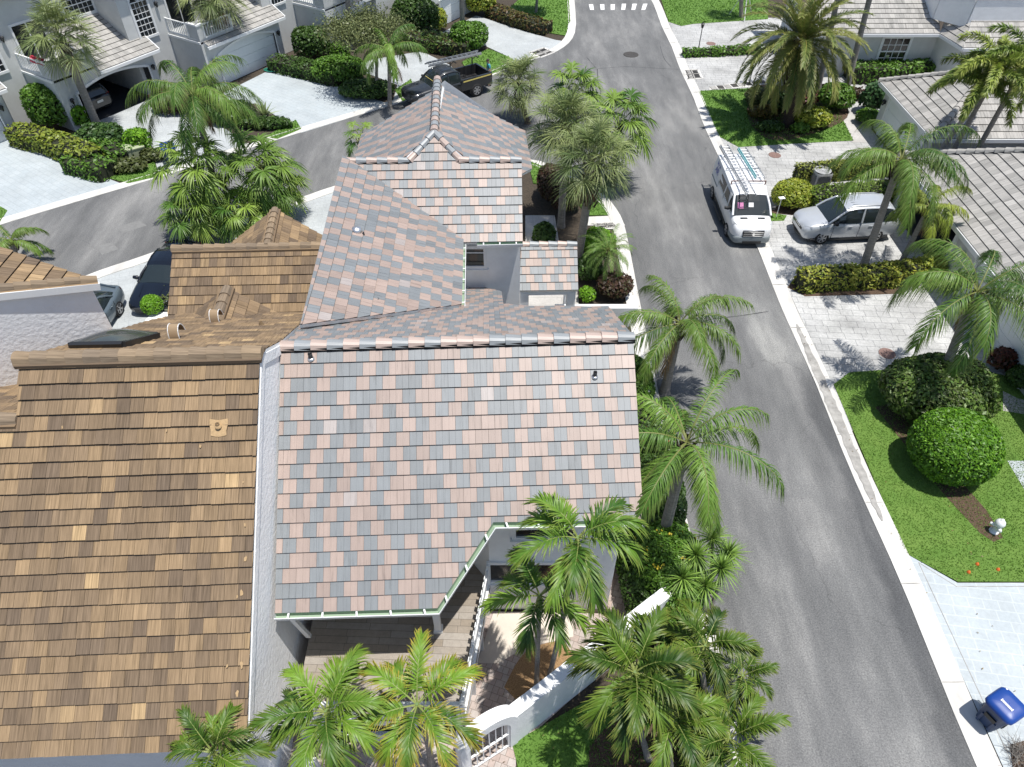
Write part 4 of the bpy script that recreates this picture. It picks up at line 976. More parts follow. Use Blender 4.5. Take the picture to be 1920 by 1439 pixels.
walls(vil, [(bx0 - 1.2, by0 + 4.5), (45, by0 + 4.5)], 8.0, 'stucco_house', z0=3.2)
mb = MB(); mb.face([(bx0 - .4, by0 + .9, 4.25), (45, by0 + .1, 4.25), (45, by0 + 4.4, 4.25), (bx0 - 1.2, by0 + 4.4, 4.25)]); mb.build('balcony_floor', 'kerb_concrete', vil)
window(vil, (bx0 + 3.2, by0 + 4.5, 4.3), (1, 0), 3.2, 2.1, cols=3, rows=1, fw=.08, glass='glass_green', name='sliding_door', sill=False, muntin=.06)
# ---------------------------------------------------------------- boundary wall and arched gate by the patio
bw = thing('garden_wall', 'long white stucco wall running diagonally from the arched gate to the kerb', 'wall', (2.5, 8.4, 0))
a = np.array([.12, 6.55]); b_ = np.array([5.25, 10.40]); d = (b_ - a) / np.linalg.norm(b_ - a); nn = np.array([d[1], -d[0]])
mb = MB(); mb.prism([a, b_, b_ - nn * .34, a - nn * .34], 0, 1.85); mb.build('wall', 'stucco_white', bw)
gt = thing('garden_gate', 'white arched stucco gateway with a barred white gate', 'gate', (-.4, 6.2, 0))
ga, gb = np.array([-1.22, 5.70]), np.array([.16, 6.55]); d = (gb - ga) / np.linalg.norm(gb - ga); nn = np.array([d[1], -d[0]]); D = np.linalg.norm(gb - ga)
mb = MB(); K = 16; ri = D / 2 - .22; ro = D / 2 + .02; zc = 1.55
W = lambda s, z, o: np.array([ga[0] + d[0] * s - nn[0] * o, ga[1] + d[1] * s - nn[1] * o, z])
prof_o = [(0, 0), (0, zc)] + [(D / 2 - ro * math.cos(math.pi * k / K), zc + 1.05 * ro * math.sin(math.pi * k / K)) for k in range(1, K)] + [(D, zc), (D, 0)]
prof_i = [(.22, 0), (.22, zc - .1)] + [(D / 2 - ri * math.cos(math.pi * k / K), zc - .1 + 1.0 * ri * math.sin(math.pi * k / K)) for k in range(1, K)] + [(D - .22, zc - .1), (D - .22, 0)]
for i in range(len(prof_o) - 1):
    o0, o1, i0, i1 = prof_o[i], prof_o[i + 1], prof_i[i], prof_i[i + 1]
    mb.face([W(*i0, 0), W(*i1, 0), W(*o1, 0), W(*o0, 0)]); mb.face([W(*i0, .34), W(*o0, .34), W(*o1, .34), W(*i1, .34)])
    mb.face([W(*o0, 0), W(*o1, 0), W(*o1, .34), W(*o0, .34)]); mb.face([W(*i0, 0), W(*i0, .34), W(*i1, .34), W(*i1, 0)])
mb.build('arch', 'stucco_white', gt)
mb = MB(); s0, s1 = .25, D - .25; zt = lambda s: zc - .14 + math.sqrt(max(0, ri ** 2 - (s - D / 2) ** 2))
for k in range(7):
    s = s0 + (s1 - s0) * k / 6; mb.beam(W(s, .05, .06), W(s, zt(min(max(s, s0 + .02), s1 - .02)), .06), .05 if k in (0, 6) else .03, .05 if k in (0, 6) else .03)
for z in (.1, .95): mb.beam(W(s0, z, .06), W(s1, z, .06), .05, .05)
for k in range(12):
    t0 = s0 + (s1 - s0) * k / 12; t1 = s0 + (s1 - s0) * (k + 1) / 12; mb.beam(W(t0, zt(t0), .06), W(t1, zt(t1), .06), .05, .05)
mb.build('gate', 'fence_white', gt)
# low planter and shelf bits behind the front palms
pl = thing('planter_wall', 'low white wall end half hidden under the front palms at the bottom edge', 'wall', (-4, 3.6, 0))
mb = MB(); a = P(535, 1425, .9); mb.prism([(a[0], a[1] - 1.2), (a[0] + .55, a[1] - 1.2), (a[0] + .75, a[1] + .05), (a[0] + .2, a[1] + .05)], 0, .9); mb.build('wall', 'trim_white', pl)
# ================================================================ PLANTS
mat('leaf', (.08, .18, .03), .46, attr=True, trans=.17, spec=.36)
mat('leaf_matt', (.08, .18, .03), .5, attr=True, trans=.13, spec=.45)
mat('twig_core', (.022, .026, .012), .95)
mat('bark_grey', (.20, .18, .16), .9, vscale=3, bump=.6, bscale=18, stretch=(1, 1, 6), col2=(.31, .285, .255))
mat('bark_brown', (.12, .09, .065), .95, vscale=3, bump=1, bscale=16, stretch=(1, 1, 5), col2=(.21, .17, .13))
mat('bark_dark', (.055, .04, .03), .95, var=.5, vscale=14, bump=1, bscale=22)
mat('crownshaft', (.13, .21, .06), .5, var=.2, vscale=4)
mat('petal', (.6, .05, .08), .6, attr=True, trans=.3)
def rotz(a): c, s = math.cos(a), math.sin(a); return np.array([[c, -s, 0], [s, c, 0], [0, 0, 1.]])
def nrm(a): return a / np.maximum(np.linalg.norm(a, axis=-1, keepdims=True), 1e-9)
def frond(R, L, n, ll, lw, e0, droop, fwd=(68, 22), lift=18, ldroop=.25, s0=.14, seg=3, plum=0., pw=.016, twist=0., prof=.55, curl=1.5):
    """feather frond in its own frame (grows along +X).  returns verts, quads, kind (0 leaflet, 1 midrib)"""
    K = 14; s = np.linspace(0, 1, K); el = np.radians(e0 - droop * s ** curl); ds = L / (K - 1)
    x = np.concatenate([[0], np.cumsum(np.cos(el[:-1]) * ds)]); z = np.concatenate([[0], np.cumsum(np.sin(el[:-1]) * ds)])
    side = twist * s ** 2 * L
    ctr = np.c_[x, side, z]
    V = []; F = []; kd = []; o = 0
    # midrib
    w_ = pw * (1 - .8 * s); tng = nrm(np.gradient(ctr, axis=0)); S_ = np.tile([0, 1., 0], (K, 1)); Nn = np.cross(tng, S_)
    rib = np.stack([ctr - S_ * w_[:, None], ctr + Nn * w_[:, None] * .8, ctr + S_ * w_[:, None]], 1); V.append(rib.reshape(-1, 3))
    for i in range(K - 1):
        for j in range(2): F.append([i * 3 + j, i * 3 + j + 1, (i + 1) * 3 + j + 1, (i + 1) * 3 + j]); kd.append(1)
    o = K * 3
    m = n * 2; t_ = np.repeat(np.linspace(s0, .995, n), 2) + R.normal(0, .3 / n, m); t_ = np.clip(t_, s0, .999); sg = np.tile([1., -1.], n)
    b = np.c_[np.interp(t_, s, ctr[:, 0]), np.interp(t_, s, ctr[:, 1]), np.interp(t_, s, ctr[:, 2])]
    e_ = np.interp(t_, s, el); T = np.c_[np.cos(e_), np.zeros(m), np.sin(e_)]; Nv = np.c_[-np.sin(e_), np.zeros(m), np.cos(e_)]; Sv = np.c_[np.zeros(m), np.ones(m), np.zeros(m)] * sg[:, None]
    q = (t_ - s0) / (1 - s0); ang = np.radians(fwd[0] + (fwd[1] - fwd[0]) * q + R.normal(0, 5, m)); li = np.radians(lift + R.normal(0, 5, m) + plum * R.uniform(-1, 1, m))
    D = nrm(T * np.cos(ang)[:, None] + (Sv * np.cos(li)[:, None] + Nv * np.sin(li)[:, None]) * np.sin(ang)[:, None])
    ln = ll * (.35 + .65 * np.sin(np.pi * np.clip(q * .86 + .10, 0, 1)) ** prof) * R.uniform(.85, 1.1, m)
    Wd = nrm(np.cross(D, Nv + .25 * R.normal(0, 1, (m, 3)))); ts = np.linspace(0, 1, seg + 1); wp = np.interp(ts, [0, .3, .7, 1], [.55, 1, .75, .06])
    dr = ldroop * R.uniform(.7, 1.3, m)
    P_ = []
    for t, ww in zip(ts, wp):
        c = b + D * (ln * t)[:, None]; c[:, 2] -= dr * ln * t * t
        P_.append(c - Wd * (lw * ww * .5)); P_.append(c + Wd * (lw * ww * .5))
    P_ = np.stack(P_, 1); V.append(P_.reshape(-1, 3)); k2 = 2 * (seg + 1)
    base = o + np.arange(m)[:, None] * k2
    fq = np.concatenate([base + np.array([[2 * i, 2 * i + 1, 2 * i + 3, 2 * i + 2]]) for i in range(seg)], 0)
    F = np.concatenate([np.array(F), fq]); kd = np.concatenate([np.array(kd), np.zeros(len(fq), int)])
    tip = np.concatenate([np.zeros(len(kd) - len(fq)), np.tile(np.repeat(np.arange(seg) / max(1, seg - 1), 1).repeat(m), 1)])
    return np.concatenate(V), F, kd, tip
def fanleaf(R, pet, rad, n, e0, pd, droop, lw=.05, spread=150, fold=14):
    """palmate leaf: petiole then radiating segments with hanging tips"""
    el = np.radians(e0 - pd * np.linspace(0, 1, 5) ** 1.3); ds = pet / 4
    x = np.concatenate([[0], np.cumsum(np.cos(el[:-1]) * ds)]); z = np.concatenate([[0], np.cumsum(np.sin(el[:-1]) * ds)]); ctr = np.c_[x, np.zeros(5), z]
    V = []; F = []; kd = []
    S_ = np.array([0, 1., 0]); rib = np.stack([ctr - S_ * .018, ctr + [0, 0, .012], ctr + S_ * .018], 1); V.append(rib.reshape(-1, 3))
    for i in range(4):
        for j in range(2): F.append([i * 3 + j, i * 3 + j + 1, (i + 1) * 3 + j + 1, (i + 1) * 3 + j]); kd.append(1)
    e_ = el[-1] - .1; T = np.array([math.cos(e_), 0, math.sin(e_)]); Nv = np.array([-math.sin(e_), 0, math.cos(e_)])
    th = np.radians(np.linspace(-spread, spread, n) + R.normal(0, 2, n)); ln = rad * (.72 + .28 * np.cos(th * .55)) * R.uniform(.9, 1.08, n)
    fo = np.radians(fold) * np.abs(np.sin(th)) + np.radians(R.normal(0, 5, n))
    D = T[None] * np.cos(th)[:, None] + S_[None] * np.sin(th)[:, None]; D = nrm(D * np.cos(fo)[:, None] + Nv[None] * np.sin(fo)[:, None])
    Wd = nrm(np.cross(D, Nv[None] + R.normal(0, .35, (n, 3)))); seg = 4; ts = np.array([0.02, .35, .6, .82, 1.]); wp = np.array([.25, 1.0, .85, .5, .05]); dr = droop * R.uniform(.6, 1.5, n)
    P_ = []
    for t, ww in zip(ts, wp):
        c = ctr[-1] + D * (ln * t)[:, None]; c[:, 2] -= dr * ln * max(0, t - .3) ** 1.7 * 1.9
        P_.append(c - Wd * lw * ww * .5); P_.append(c + Wd * lw * ww * .5)
    P_ = np.stack(P_, 1); V.append(P_.reshape(-1, 3)); base = 15 + np.arange(n)[:, None] * 10
    fq = np.concatenate([base + np.array([[2 * i, 2 * i + 1, 2 * i + 3, 2 * i + 2]]) for i in range(seg)], 0)
    tip = np.concatenate([np.zeros(len(F)), np.repeat(np.arange(seg) / (seg - 1), n)])
    return np.concatenate(V), np.concatenate([np.array(F), fq]), np.concatenate([np.array(kd), np.zeros(len(fq), int)]), tip
def crown(root, c, specs, maker, R, pal, ribc, tipc=None, tipamt=0., name='crown', material='leaf'):
    Vs = []; Fs = []; Cs = []; o = 0
    for sp in specs:
        az, colr = sp['az'], np.array(sp['col']); V, F, kd, tip = maker(R, sp)
        V = V @ rotz(az).T + np.array(c) + np.array(sp.get('off', (0, 0, 0)))
        cols = np.tile(colr, (len(F), 1)) * R.uniform(.82, 1.18, (len(F), 1))
        nl = (kd == 0)
        if tipc is not None:
            t = (tip ** 2 * sp.get('tip', tipamt))[:, None] * R.uniform(.3, 1.2, (len(F), 1)); t = np.clip(t, 0, 1); cols = cols * (1 - t) + np.array(tipc) * t
        cols[~nl] = ribc
        Vs.append(V); Fs.append(F + o); Cs.append(cols); o += len(V)
    return npmesh(name, np.concatenate(Vs), np.concatenate(Fs), material, np.clip(np.concatenate(Cs), 0, 1), root)
def trunk(root, base, top, r0, r1, bend=.0, material='bark_grey', n=9, swell=1.35, rings=True, name='trunk'):
    base = np.array(base, float); top = np.array(top, float); mb = MB(); K = 30; path = []; rad = []
    side = np.array([top[1] - base[1], -(top[0] - base[0]), 0]); L = np.linalg.norm(side); side = side / L if L > 1e-6 else np.array([1., 0, 0])
    for i in range(K):
        t = i / (K - 1); p = base.copy(); tt = t + bend * math.sin(math.pi * t) * .3; p = base * (1 - t) + top * t; hor = (top - base)[:2] * (tt - t); p[:2] += hor; p[:2] += side[:2] * bend * .12 * math.sin(math.pi * t)
        path.append(p); r = r0 + (r1 - r0) * t + r0 * (swell - 1) * math.exp(-t * 16)
        if rings and i % 2: r *= .955
        rad.append(r)
    path[0][2] -= .05; mb.tube(path, rad, n=11, sm=not rings); return mb.build(name, material, root)
def boots(root, p0, p1, r, n, R, length=.26):
    mb = MB(); p0 = np.array(p0); p1 = np.array(p1)
    for i in range(n):
        t = i / n; a = i * 2.4; c = p0 * (1 - t) + p1 * t; o = np.array([math.cos(a), math.sin(a), 0]); s_ = np.array([-o[1], o[0], 0])
        b = c + o * r * .8; e = b + o * length * .45 + np.array([0, 0, length * R.uniform(.7, 1.1)])
        for sg in (-1, 1): mb.face([b - s_ * .07, b + s_ * .07, e + s_ * .03 * 1, e - s_ * .03])
        mb.beam(b, e, .09, .03)
    return mb.build('leaf_base', 'bark_dark', root)
GA = 2.39996
def palm(kind, name, label, base, top, seed, cat='palm tree', scale=1.0, nf=None, group=None, tr=None, bend=.25, azs=None, tone=1.0, tipamt=None, cols=None, tipc=None):
    R = np.random.default_rng(seed); base = np.array(base, float); top = np.array(top, float)
    root = thing(name, label, cat, base, group=group)
    def mk(n, e_hi, e_lo, cols, pw_=1.0):
        sp = []
        for i in range(n):
            t = (i + .5) / n; az = i * GA + R.uniform(-.25, .25); e = e_hi + (e_lo - e_hi) * t ** pw_ + R.normal(0, 5)
            k = R.random(); ca, cb = np.array(cols[0]), np.array(cols[1]); sp.append(dict(az=az, e=e, t=t, col=(ca * (1 - k) + cb * k) * tone))
        return sp
    if kind == 'queen':
        trunk(root, base, top - [0, 0, .35 * scale], tr or .19, (tr or .19) * .72, bend, 'bark_grey'); boots(root, top - [0, 0, .95 * scale], top - [0, 0, .1], .15 * scale, 16, R, .38 * scale)
        sp = mk(int((nf or 15) * 1.15), 72, -12, cols or ((.05, .13, .02), (.165, .285, .045)), .8)
        crown(root, top, sp, lambda R, s: frond(R, 2.9 * scale * R.uniform(.88, 1.1), 100, .52 * scale, .027 * max(1, scale ** .5), s['e'], 62 + 38 * R.random() + 32 * (1 - s['t']), (72, 30), 4, .95, .14, 3, 30, .028, R.normal(0, .08)), R, None, (.20, .22, .07), (.30, .30, .10), .35)
    elif kind == 'date':
        trunk(root, base, top - [0, 0, .5], .34, .33, .05, 'bark_dark', swell=1.2); boots(root, top - [0, 0, 2.6], top - [0, 0, .2], .38, 60, R, .34)
        sp = mk(nf or 72, 84, -42, ((.12, .18, .04), (.23, .26, .06)), .85)
        crown(root, top, sp, lambda R, s: frond(R, 2.75 * scale * R.uniform(.9, 1.1), 110, .52, .040, s['e'], 66 + 22 * s['t'], (60, 28), 26, .2, .12, 3, 14, .026, R.normal(0, .05), .45), R, None, (.34, .27, .08), (.36, .30, .12), .45)
    elif kind == 'foxtail':
        trunk(root, base, top - [0, 0, .9], .15, .11, .1, 'bark_grey'); mb = MB(); mb.tube([top - [0, 0, .95], top - [0, 0, .5], top], [.12, .11, .05], 10); mb.build('crownshaft', 'crownshaft', root)
        sp = mk(nf or 12, 66, -12, ((.11, .18, .03), (.25, .30, .06)), 1)
        crown(root, top, sp, lambda R, s: frond(R, 2.1 * scale, 190, .36, .046, s['e'], 100, (70, 44), 0, .25, .10, 3, 180, .03, 0, .3), R, None, (.2, .25, .07), (.30, .26, .08), .4)
    elif kind == 'christmas':
        trunk(root, base, top - [0, 0, .55], tr or .085, .065, bend, 'bark_grey', swell=1.5); mb = MB(); mb.tube([top - [0, 0, .6], top - [0, 0, .3], top + [0, 0, .05]], [.075, .085, .04], 10); mb.build('crownshaft', 'crownshaft', root)
        sp = mk(nf or 11, 66, 0, ((.035, .10, .013), (.165, .30, .03)), .8)
        if azs: 
            for s_, a in zip(sp, azs): s_['az'] = math.radians(a)
        crown(root, top, sp, lambda R, s: frond(R, 1.42 * scale * R.uniform(.9, 1.08), 50, .50 * scale, .037 * scale, s['e'], 60 + 55 * R.random(), (64, 20), 40, .5, .2, 5, 16, .022, R.normal(0, .12), .5), R, None, (.26, .31, .09), tipc or (.36, .34, .07), .4 if tipamt is None else tipamt)
    elif kind == 'pygmy':
        trunk(root, base, top, .09, .085, .1, 'bark_dark')
        sp = mk(nf or 34, 78, -18, ((.10, .20, .035), (.17, .27, .06)), .8)
        crown(root, top, sp, lambda R, s: frond(R, 1.25 * scale * R.uniform(.85, 1.1), 46, .2, .016, s['e'], 85, (66, 30), 12, .3, .15, 2, 10, .014), R, None, (.22, .26, .08))
    elif kind == 'sabal':
        trunk(root, base, top - [0, 0, .25], tr or .17, (tr or .17) * .95, bend, 'bark_grey' if seed % 2 else 'bark_brown', swell=1.25); boots(root, top - [0, 0, 1.75 * scale if seed == 47 else 1.3 * scale], top - [0, 0, .1], .32 if seed == 47 else .19, 70 if seed == 47 else 40, R, .34)
        sp = mk(int((nf or 40) * .95), 88, -30, ((.08, .13, .038), (.26, .31, .11)), .9)
        crown(root, top, sp, lambda R, s: fanleaf(R, 1.05 * scale * R.uniform(.7, 1.15), .80 * scale, 44, s['e'], 24, .28, .030 * scale, 155, 22), R, None, (.22, .24, .10), (.30, .31, .15), .35, material='leaf_matt')
    elif kind == 'fan':
        trunk(root, base, top - [0, 0, .2], tr or .15, .14, bend, 'bark_brown', swell=1.2)
        if top[2] - base[2] > 1.5: boots(root, top - [0, 0, .8], top - [0, 0, .1], .15, 20, R, .3)
        sp = mk(int((nf or 28) * .85), 86, -30, ((.055, .14, .02), (.25, .37, .06)), .9)
        crown(root, top, sp, lambda R, s: fanleaf(R, 1.0 * scale * R.uniform(.7, 1.2), .74 * scale, 34, s['e'], 34, .42, .056 * scale, 135, 14), R, None, (.24, .28, .09), (.30, .33, .12), .3)
    if kind in ('queen', 'sabal') and top[2] < 30 and seed % 3 != 0:
        nd = 2 if kind == 'queen' else 4
        spd = [dict(az=R.uniform(0, 6.28), e=-48 - 12 * R.random(), t=1, col=(.24 + .05 * R.random(), .17, .09)) for _ in range(nd)]
        if kind == 'queen': crown(root, top - [0, 0, .25], spd, lambda R, s: frond(R, 1.9 * scale, 40, .4, .02, s['e'], 25, (40, 15), 4, .8, .2, 3, 30, .02), R, None, (.25, .18, .1), name='dead_frond')
        else: crown(root, top - [0, 0, .3], spd, lambda R, s: fanleaf(R, .8, .6, 26, s['e'], 20, .6, .03, 100, 5), R, None, (.25, .18, .1), name='dead_frond')
    return root
def at(bx, by, cx, cy): b = P(bx, by); return b, TOP(b, cx, cy)
# -- queen palms (feathery, drooping)
b, t = at(415, 415, 362, 178); palm('queen', 'queen_palm', 'tall feathery palm rising from the fan palm clump beside the brown roof', b, t, 11, scale=1.08, nf=17)
b, t = at(1612, 520, 1690, 300); palm('queen', 'queen_palm', 'feathery palm leaning over the silver car from the yellow hedge', b, t, 12, scale=1.06, bend=.1, tone=.95)
b, t = at(1752, 750, 1832, 548); palm('queen', 'queen_palm', 'feathery palm with a ringed trunk rising out of the big loose bush', b, t, 13, scale=1.08, bend=.1)
b, t = at(1246, 735, 1276, 606); palm('queen', 'queen_palm', 'dark-trunked feathery palm beside the road by the roof ridge end', b, t, 14, scale=.92, bend=.3, nf=13, tone=.9)
b, t = at(1232, 1055, 1288, 830); palm('queen', 'queen_palm', 'bright feathery palm spreading over the road beside the pink roof edge', b, t, 15, scale=.92, bend=.3, nf=12, tone=1.12)
b, t = at(1684, 505, 1742, 388); palm('queen', 'queen_palm', 'small yellow-green feathery palm before the open garage', b, t, 16, scale=.66, nf=10, tr=.14, bend=.1, cols=((.20, .28, .03), (.33, .40, .05)))
b, t = at(731, 205, 728, 92); palm('queen', 'queen_palm', 'slim feathery palm growing through the light tree left of the pickup', b, t, 17, scale=.82, nf=12, tone=1.25, tr=.15, bend=.05)
b, t = at(22, 500, 22, 452); palm('queen', 'queen_palm', 'low feathery palm top at the left edge behind the brown roof corner', b, t, 18, scale=.55, nf=9, tone=.9)
# -- tall bare trunks whose crowns are out of the frame
for (bx, by, tx, ty, lb, sd) in ((655, 92, 643, -190, 'tall bare palm trunk in front of the third townhouse garage', 21), (868, 82, 860, -190, 'tall bare palm trunk standing in the hedge by the junction drives', 22), (1582, 188, 1680, -190, 'tall grey palm trunk slanting past the gridded window', 23), (1530, 182, 1600, -130, 'grey palm trunk half behind the date palm crown', 24)):
    b, t = at(bx, by, tx, ty); palm('queen', 'queen_palm', lb, b, t, sd, scale=.9, tr=.2, bend=.05)
# -- date palm and its neighbours
b, t = at(1478, 238, 1502, 78); palm('date', 'date_palm', 'big yellow-tinged date palm in the island bed opposite the junction', b, t, 31, scale=1.5)
for i, (bx, by, cx, cy, tn) in enumerate(((21.5, 34.6, 1845, 158, 1.1), (22.6, 34.5, 1872, 125, 1.5), (23.9, 34.5, 1925, 112, 1.3))):
    b = np.array([bx, by, 0.]); t = TOP(b, cx, cy); palm('foxtail', 'foxtail_palm', ('bushy foxtail palm leaning left over the far garage roof', 'yellow-green foxtail palm between its two neighbours by the garage', 'bushy foxtail palm cut by the right edge of the photo')[i], b, t, 33 + i, tone=tn, scale=1.22)
b, t = at(1390, 34, 1394, -60); palm('sabal', 'sabal_palm', 'young palm trunk held by white stakes on the top lawn', b, t, 37, nf=18)
mb = MB()
for a in (0, 2.1, 4.2): mb.beam(b + [1.1 * math.cos(a + 2.6), 1.1 * math.sin(a + 2.6), 0], b + [.15 * math.cos(a + 2.6), .15 * math.sin(a + 2.6), 2.0], .07, .05)
stk = thing('tree_stake', 'three pale timber stakes propping the young palm on the top lawn', 'stake', b)
for i, a in enumerate((0, 2.1, 4.2)):
    mb = MB(); mb.beam(b + [1.1 * math.cos(a + 2.6), 1.1 * math.sin(a + 2.6), 0], b + [.15 * math.cos(a + 2.6), .15 * math.sin(a + 2.6), 2.0], .07, .05); mb.build('stake', 'stucco_grey', stk)
# -- sabal palms
b, t = at(184, 240, 113, 72); palm('sabal', 'sabal_palm', 'shaggy fan-leaved palm before the open garage at the top left', b, t, 41, bend=.3, tr=.24, scale=1.4)
b, t = at(433, 146, 397, -4); palm('sabal', 'sabal_palm', 'fan-leaved palm in front of the closed garage door, crown cut by the top edge', b, t, 43, tr=.24, scale=1.35)
b, t = at(990, 232, 972, 158); palm('sabal', 'sabal_palm', 'leftmost fan palm of the junction group, just right of the hip roof', b, t, 44, scale=1.15)
b, t = at(1052, 425, 1062, 242); palm('sabal', 'sabal_palm', 'tall grey-green fan palm in the middle of the junction group', b, t, 45, scale=1.25, tr=.19)
b, t = at(1083, 492, 1110, 308); palm('sabal', 'sabal_palm', 'nearest grey-green fan palm with a thick fringe of dark leaf bases', b, t, 47, scale=1.22, tr=.2)
b, t = at(1150, 350, 1160, 235); palm('fan', 'fan_palm', 'bright green fan palm overhanging the road at the junction', b, t, 48, scale=1.35, nf=34)
b, t = at(1080, 260, 1078, 180); palm('fan', 'fan_palm', 'bright green fan palm at the back of the junction group', b, t, 49, scale=1.3)
# -- fan palm clump by the side road
for i, (bx, by, cx, cy, sc, lb) in enumerate(((392, 440, 372, 318, 1.3, 'upper left'), (470, 425, 488, 318, 1.3, 'upper right'), (378, 455, 362, 398, 1.1, 'lower left'), (450, 450, 446, 402, 1.05, 'lowest'), (495, 420, 520, 358, 1.05, 'rightmost'))):
    b, t = at(bx, by, cx, cy); palm('fan', 'fan_palm', lb + ' glossy fan palm of the clump between the brown roof and the side road', b, t, 51 + i, scale=sc, nf=30, bend=.1)
b, t = at(672, 330, 676, 262); palm('fan', 'fan_palm', 'small fan palm half hidden behind the left eave of the rear roof', b, t, 57, scale=.7, nf=16)
b, t = at(1128, 535, 1141, 470); palm('pygmy', 'date_palm', 'small bright pygmy date palm by the kerb next to the porch roof', b, t, 58, scale=1.15)
# -- christmas palms in front of the deck and by the gate
def cpalm(bx, by, cx, cy, zc, lb, seed, **k):
    if bx is None: t = P(cx, cy, zc); b = np.array([t[0] + k.pop('dx', 0), t[1] + k.pop('dy', 0), 0.])
    else: b, t = at(bx, by, cx, cy)
    return palm('christmas', 'christmas_palm', lb, b, t, seed, **k)
cpalm(None, 0, 612, 1335, 4.0, 'broad-leaved palm in front of the deck, left of its yellow-tipped twin', 61, scale=1.03, tone=1.0, nf=13)
cpalm(None, 0, 782, 1322, 4.0, 'palm with yellow and brown scorched leaf tips in front of the deck', 62, scale=1.05, tone=1.1, tipamt=1.05, tipc=(.42, .31, .05), azs=(90, 20, 150, 265, 315, 200, 55, 120, 340, 235), nf=10)
cpalm(None, 0, 400, 1412, 3.8, 'dark broad-leaved palm poking over the brown eave at the bottom edge', 63, scale=.82, tone=.8)
b = P(1006, 1292); cpalm(1006, 1292, 1012, 1118, 0, 'nearer of the two slim palms in the tan mulch ring', 64, scale=.92, nf=10, tone=1.05, tr=.07)
cpalm(1026, 1284, 1083, 1010, 0, 'taller of the two slim palms in the mulch ring, over the roof corner', 65, scale=1.0, nf=11, tone=1.15, tr=.07)
cpalm(1216, 1424, 1190, 1262, 0, 'dense dark palm over the diagonal wall, centre of the lower group', 66, scale=1.08, tone=.68, nf=15)
cpalm(1330, 1330, 1322, 1212, 0, 'dense palm at the wall end beside the road kerb', 67, scale=.9, tone=.66, nf=12)
cpalm(1375, 1440, 1368, 1385, 0, 'dense palm at the bottom edge beside the road', 68, scale=1.0, tone=.7, nf=13)
cpalm(1262, 1475, 1262, 1345, 0, 'dense palm in the middle of the lower group near the pale kerb curve', 69, scale=.85, tone=.78, nf=11)
cpalm(1400, 1320, 1392, 1268, 0, 'low dense palm reaching furthest over the road', 70, scale=.66, tone=.78, nf=11)
b, t = np.array([-2.9, 4.0, 0]), P(700, 1400, 2.2)
# dead hanging fronds under the taller slim palm
t_ = TOP(P(1026, 1284), 1083, 1010); R_ = np.random.default_rng(5)
cr_ = [o for o in bpy.data.objects if o.get('label', '').startswith('taller of the two slim')][0]
crown(cr_, t_ - [.0, 0, .35], [dict(az=3.6 + i * .5, e=-55 - 6 * i, t=1, col=(.20 + .04 * i, .085, .05)) for i in range(4)], lambda R, s: frond(R, 1.0, 26, .35, .04, s['e'], 25, (50, 20), 5, .6, .2, 3, 20, .015), R_, None, (.2, .1, .05), name='dead_frond')

# -- trees and shrubs built from many leaves
def cloud_noise(p, R, k=2.2, amp=1.0):
    out = np.zeros(len(p))
    for i in range(5):
        d = R.normal(0, 1, 3); d /= np.linalg.norm(d); out += np.sin(p @ d * k * (1 + .6 * i) + R.uniform(0, 6.28)) / (1 + .5 * i)
    return amp * out / 2.2
def leaves(c, nrmv, size, R, flat=.85, elong=1.7):
    n = len(c); d = nrm(nrmv * flat + R.normal(0, .55, (n, 3)) + [0, 0, .25]); a = nrm(np.cross(d, R.normal(0, 1, (n, 3)))); b_ = np.cross(d, a)
    s = size * R.uniform(.65, 1.3, n)[:, None]
    V = np.stack([c - a * s * elong * .5, c + b_ * s * .42 + d * s * .08, c + a * s * elong * .5, c - b_ * s * .42 + d * s * .08], 1)
    return V.reshape(-1, 3), np.arange(4 * n).reshape(n, 4)
def mixcol(cols, n, R):
    cols = np.array(cols, float); w_ = R.dirichlet(np.ones(len(cols)) * .8, n); return (w_ @ cols) * R.uniform(.75, 1.25, (n, 1))
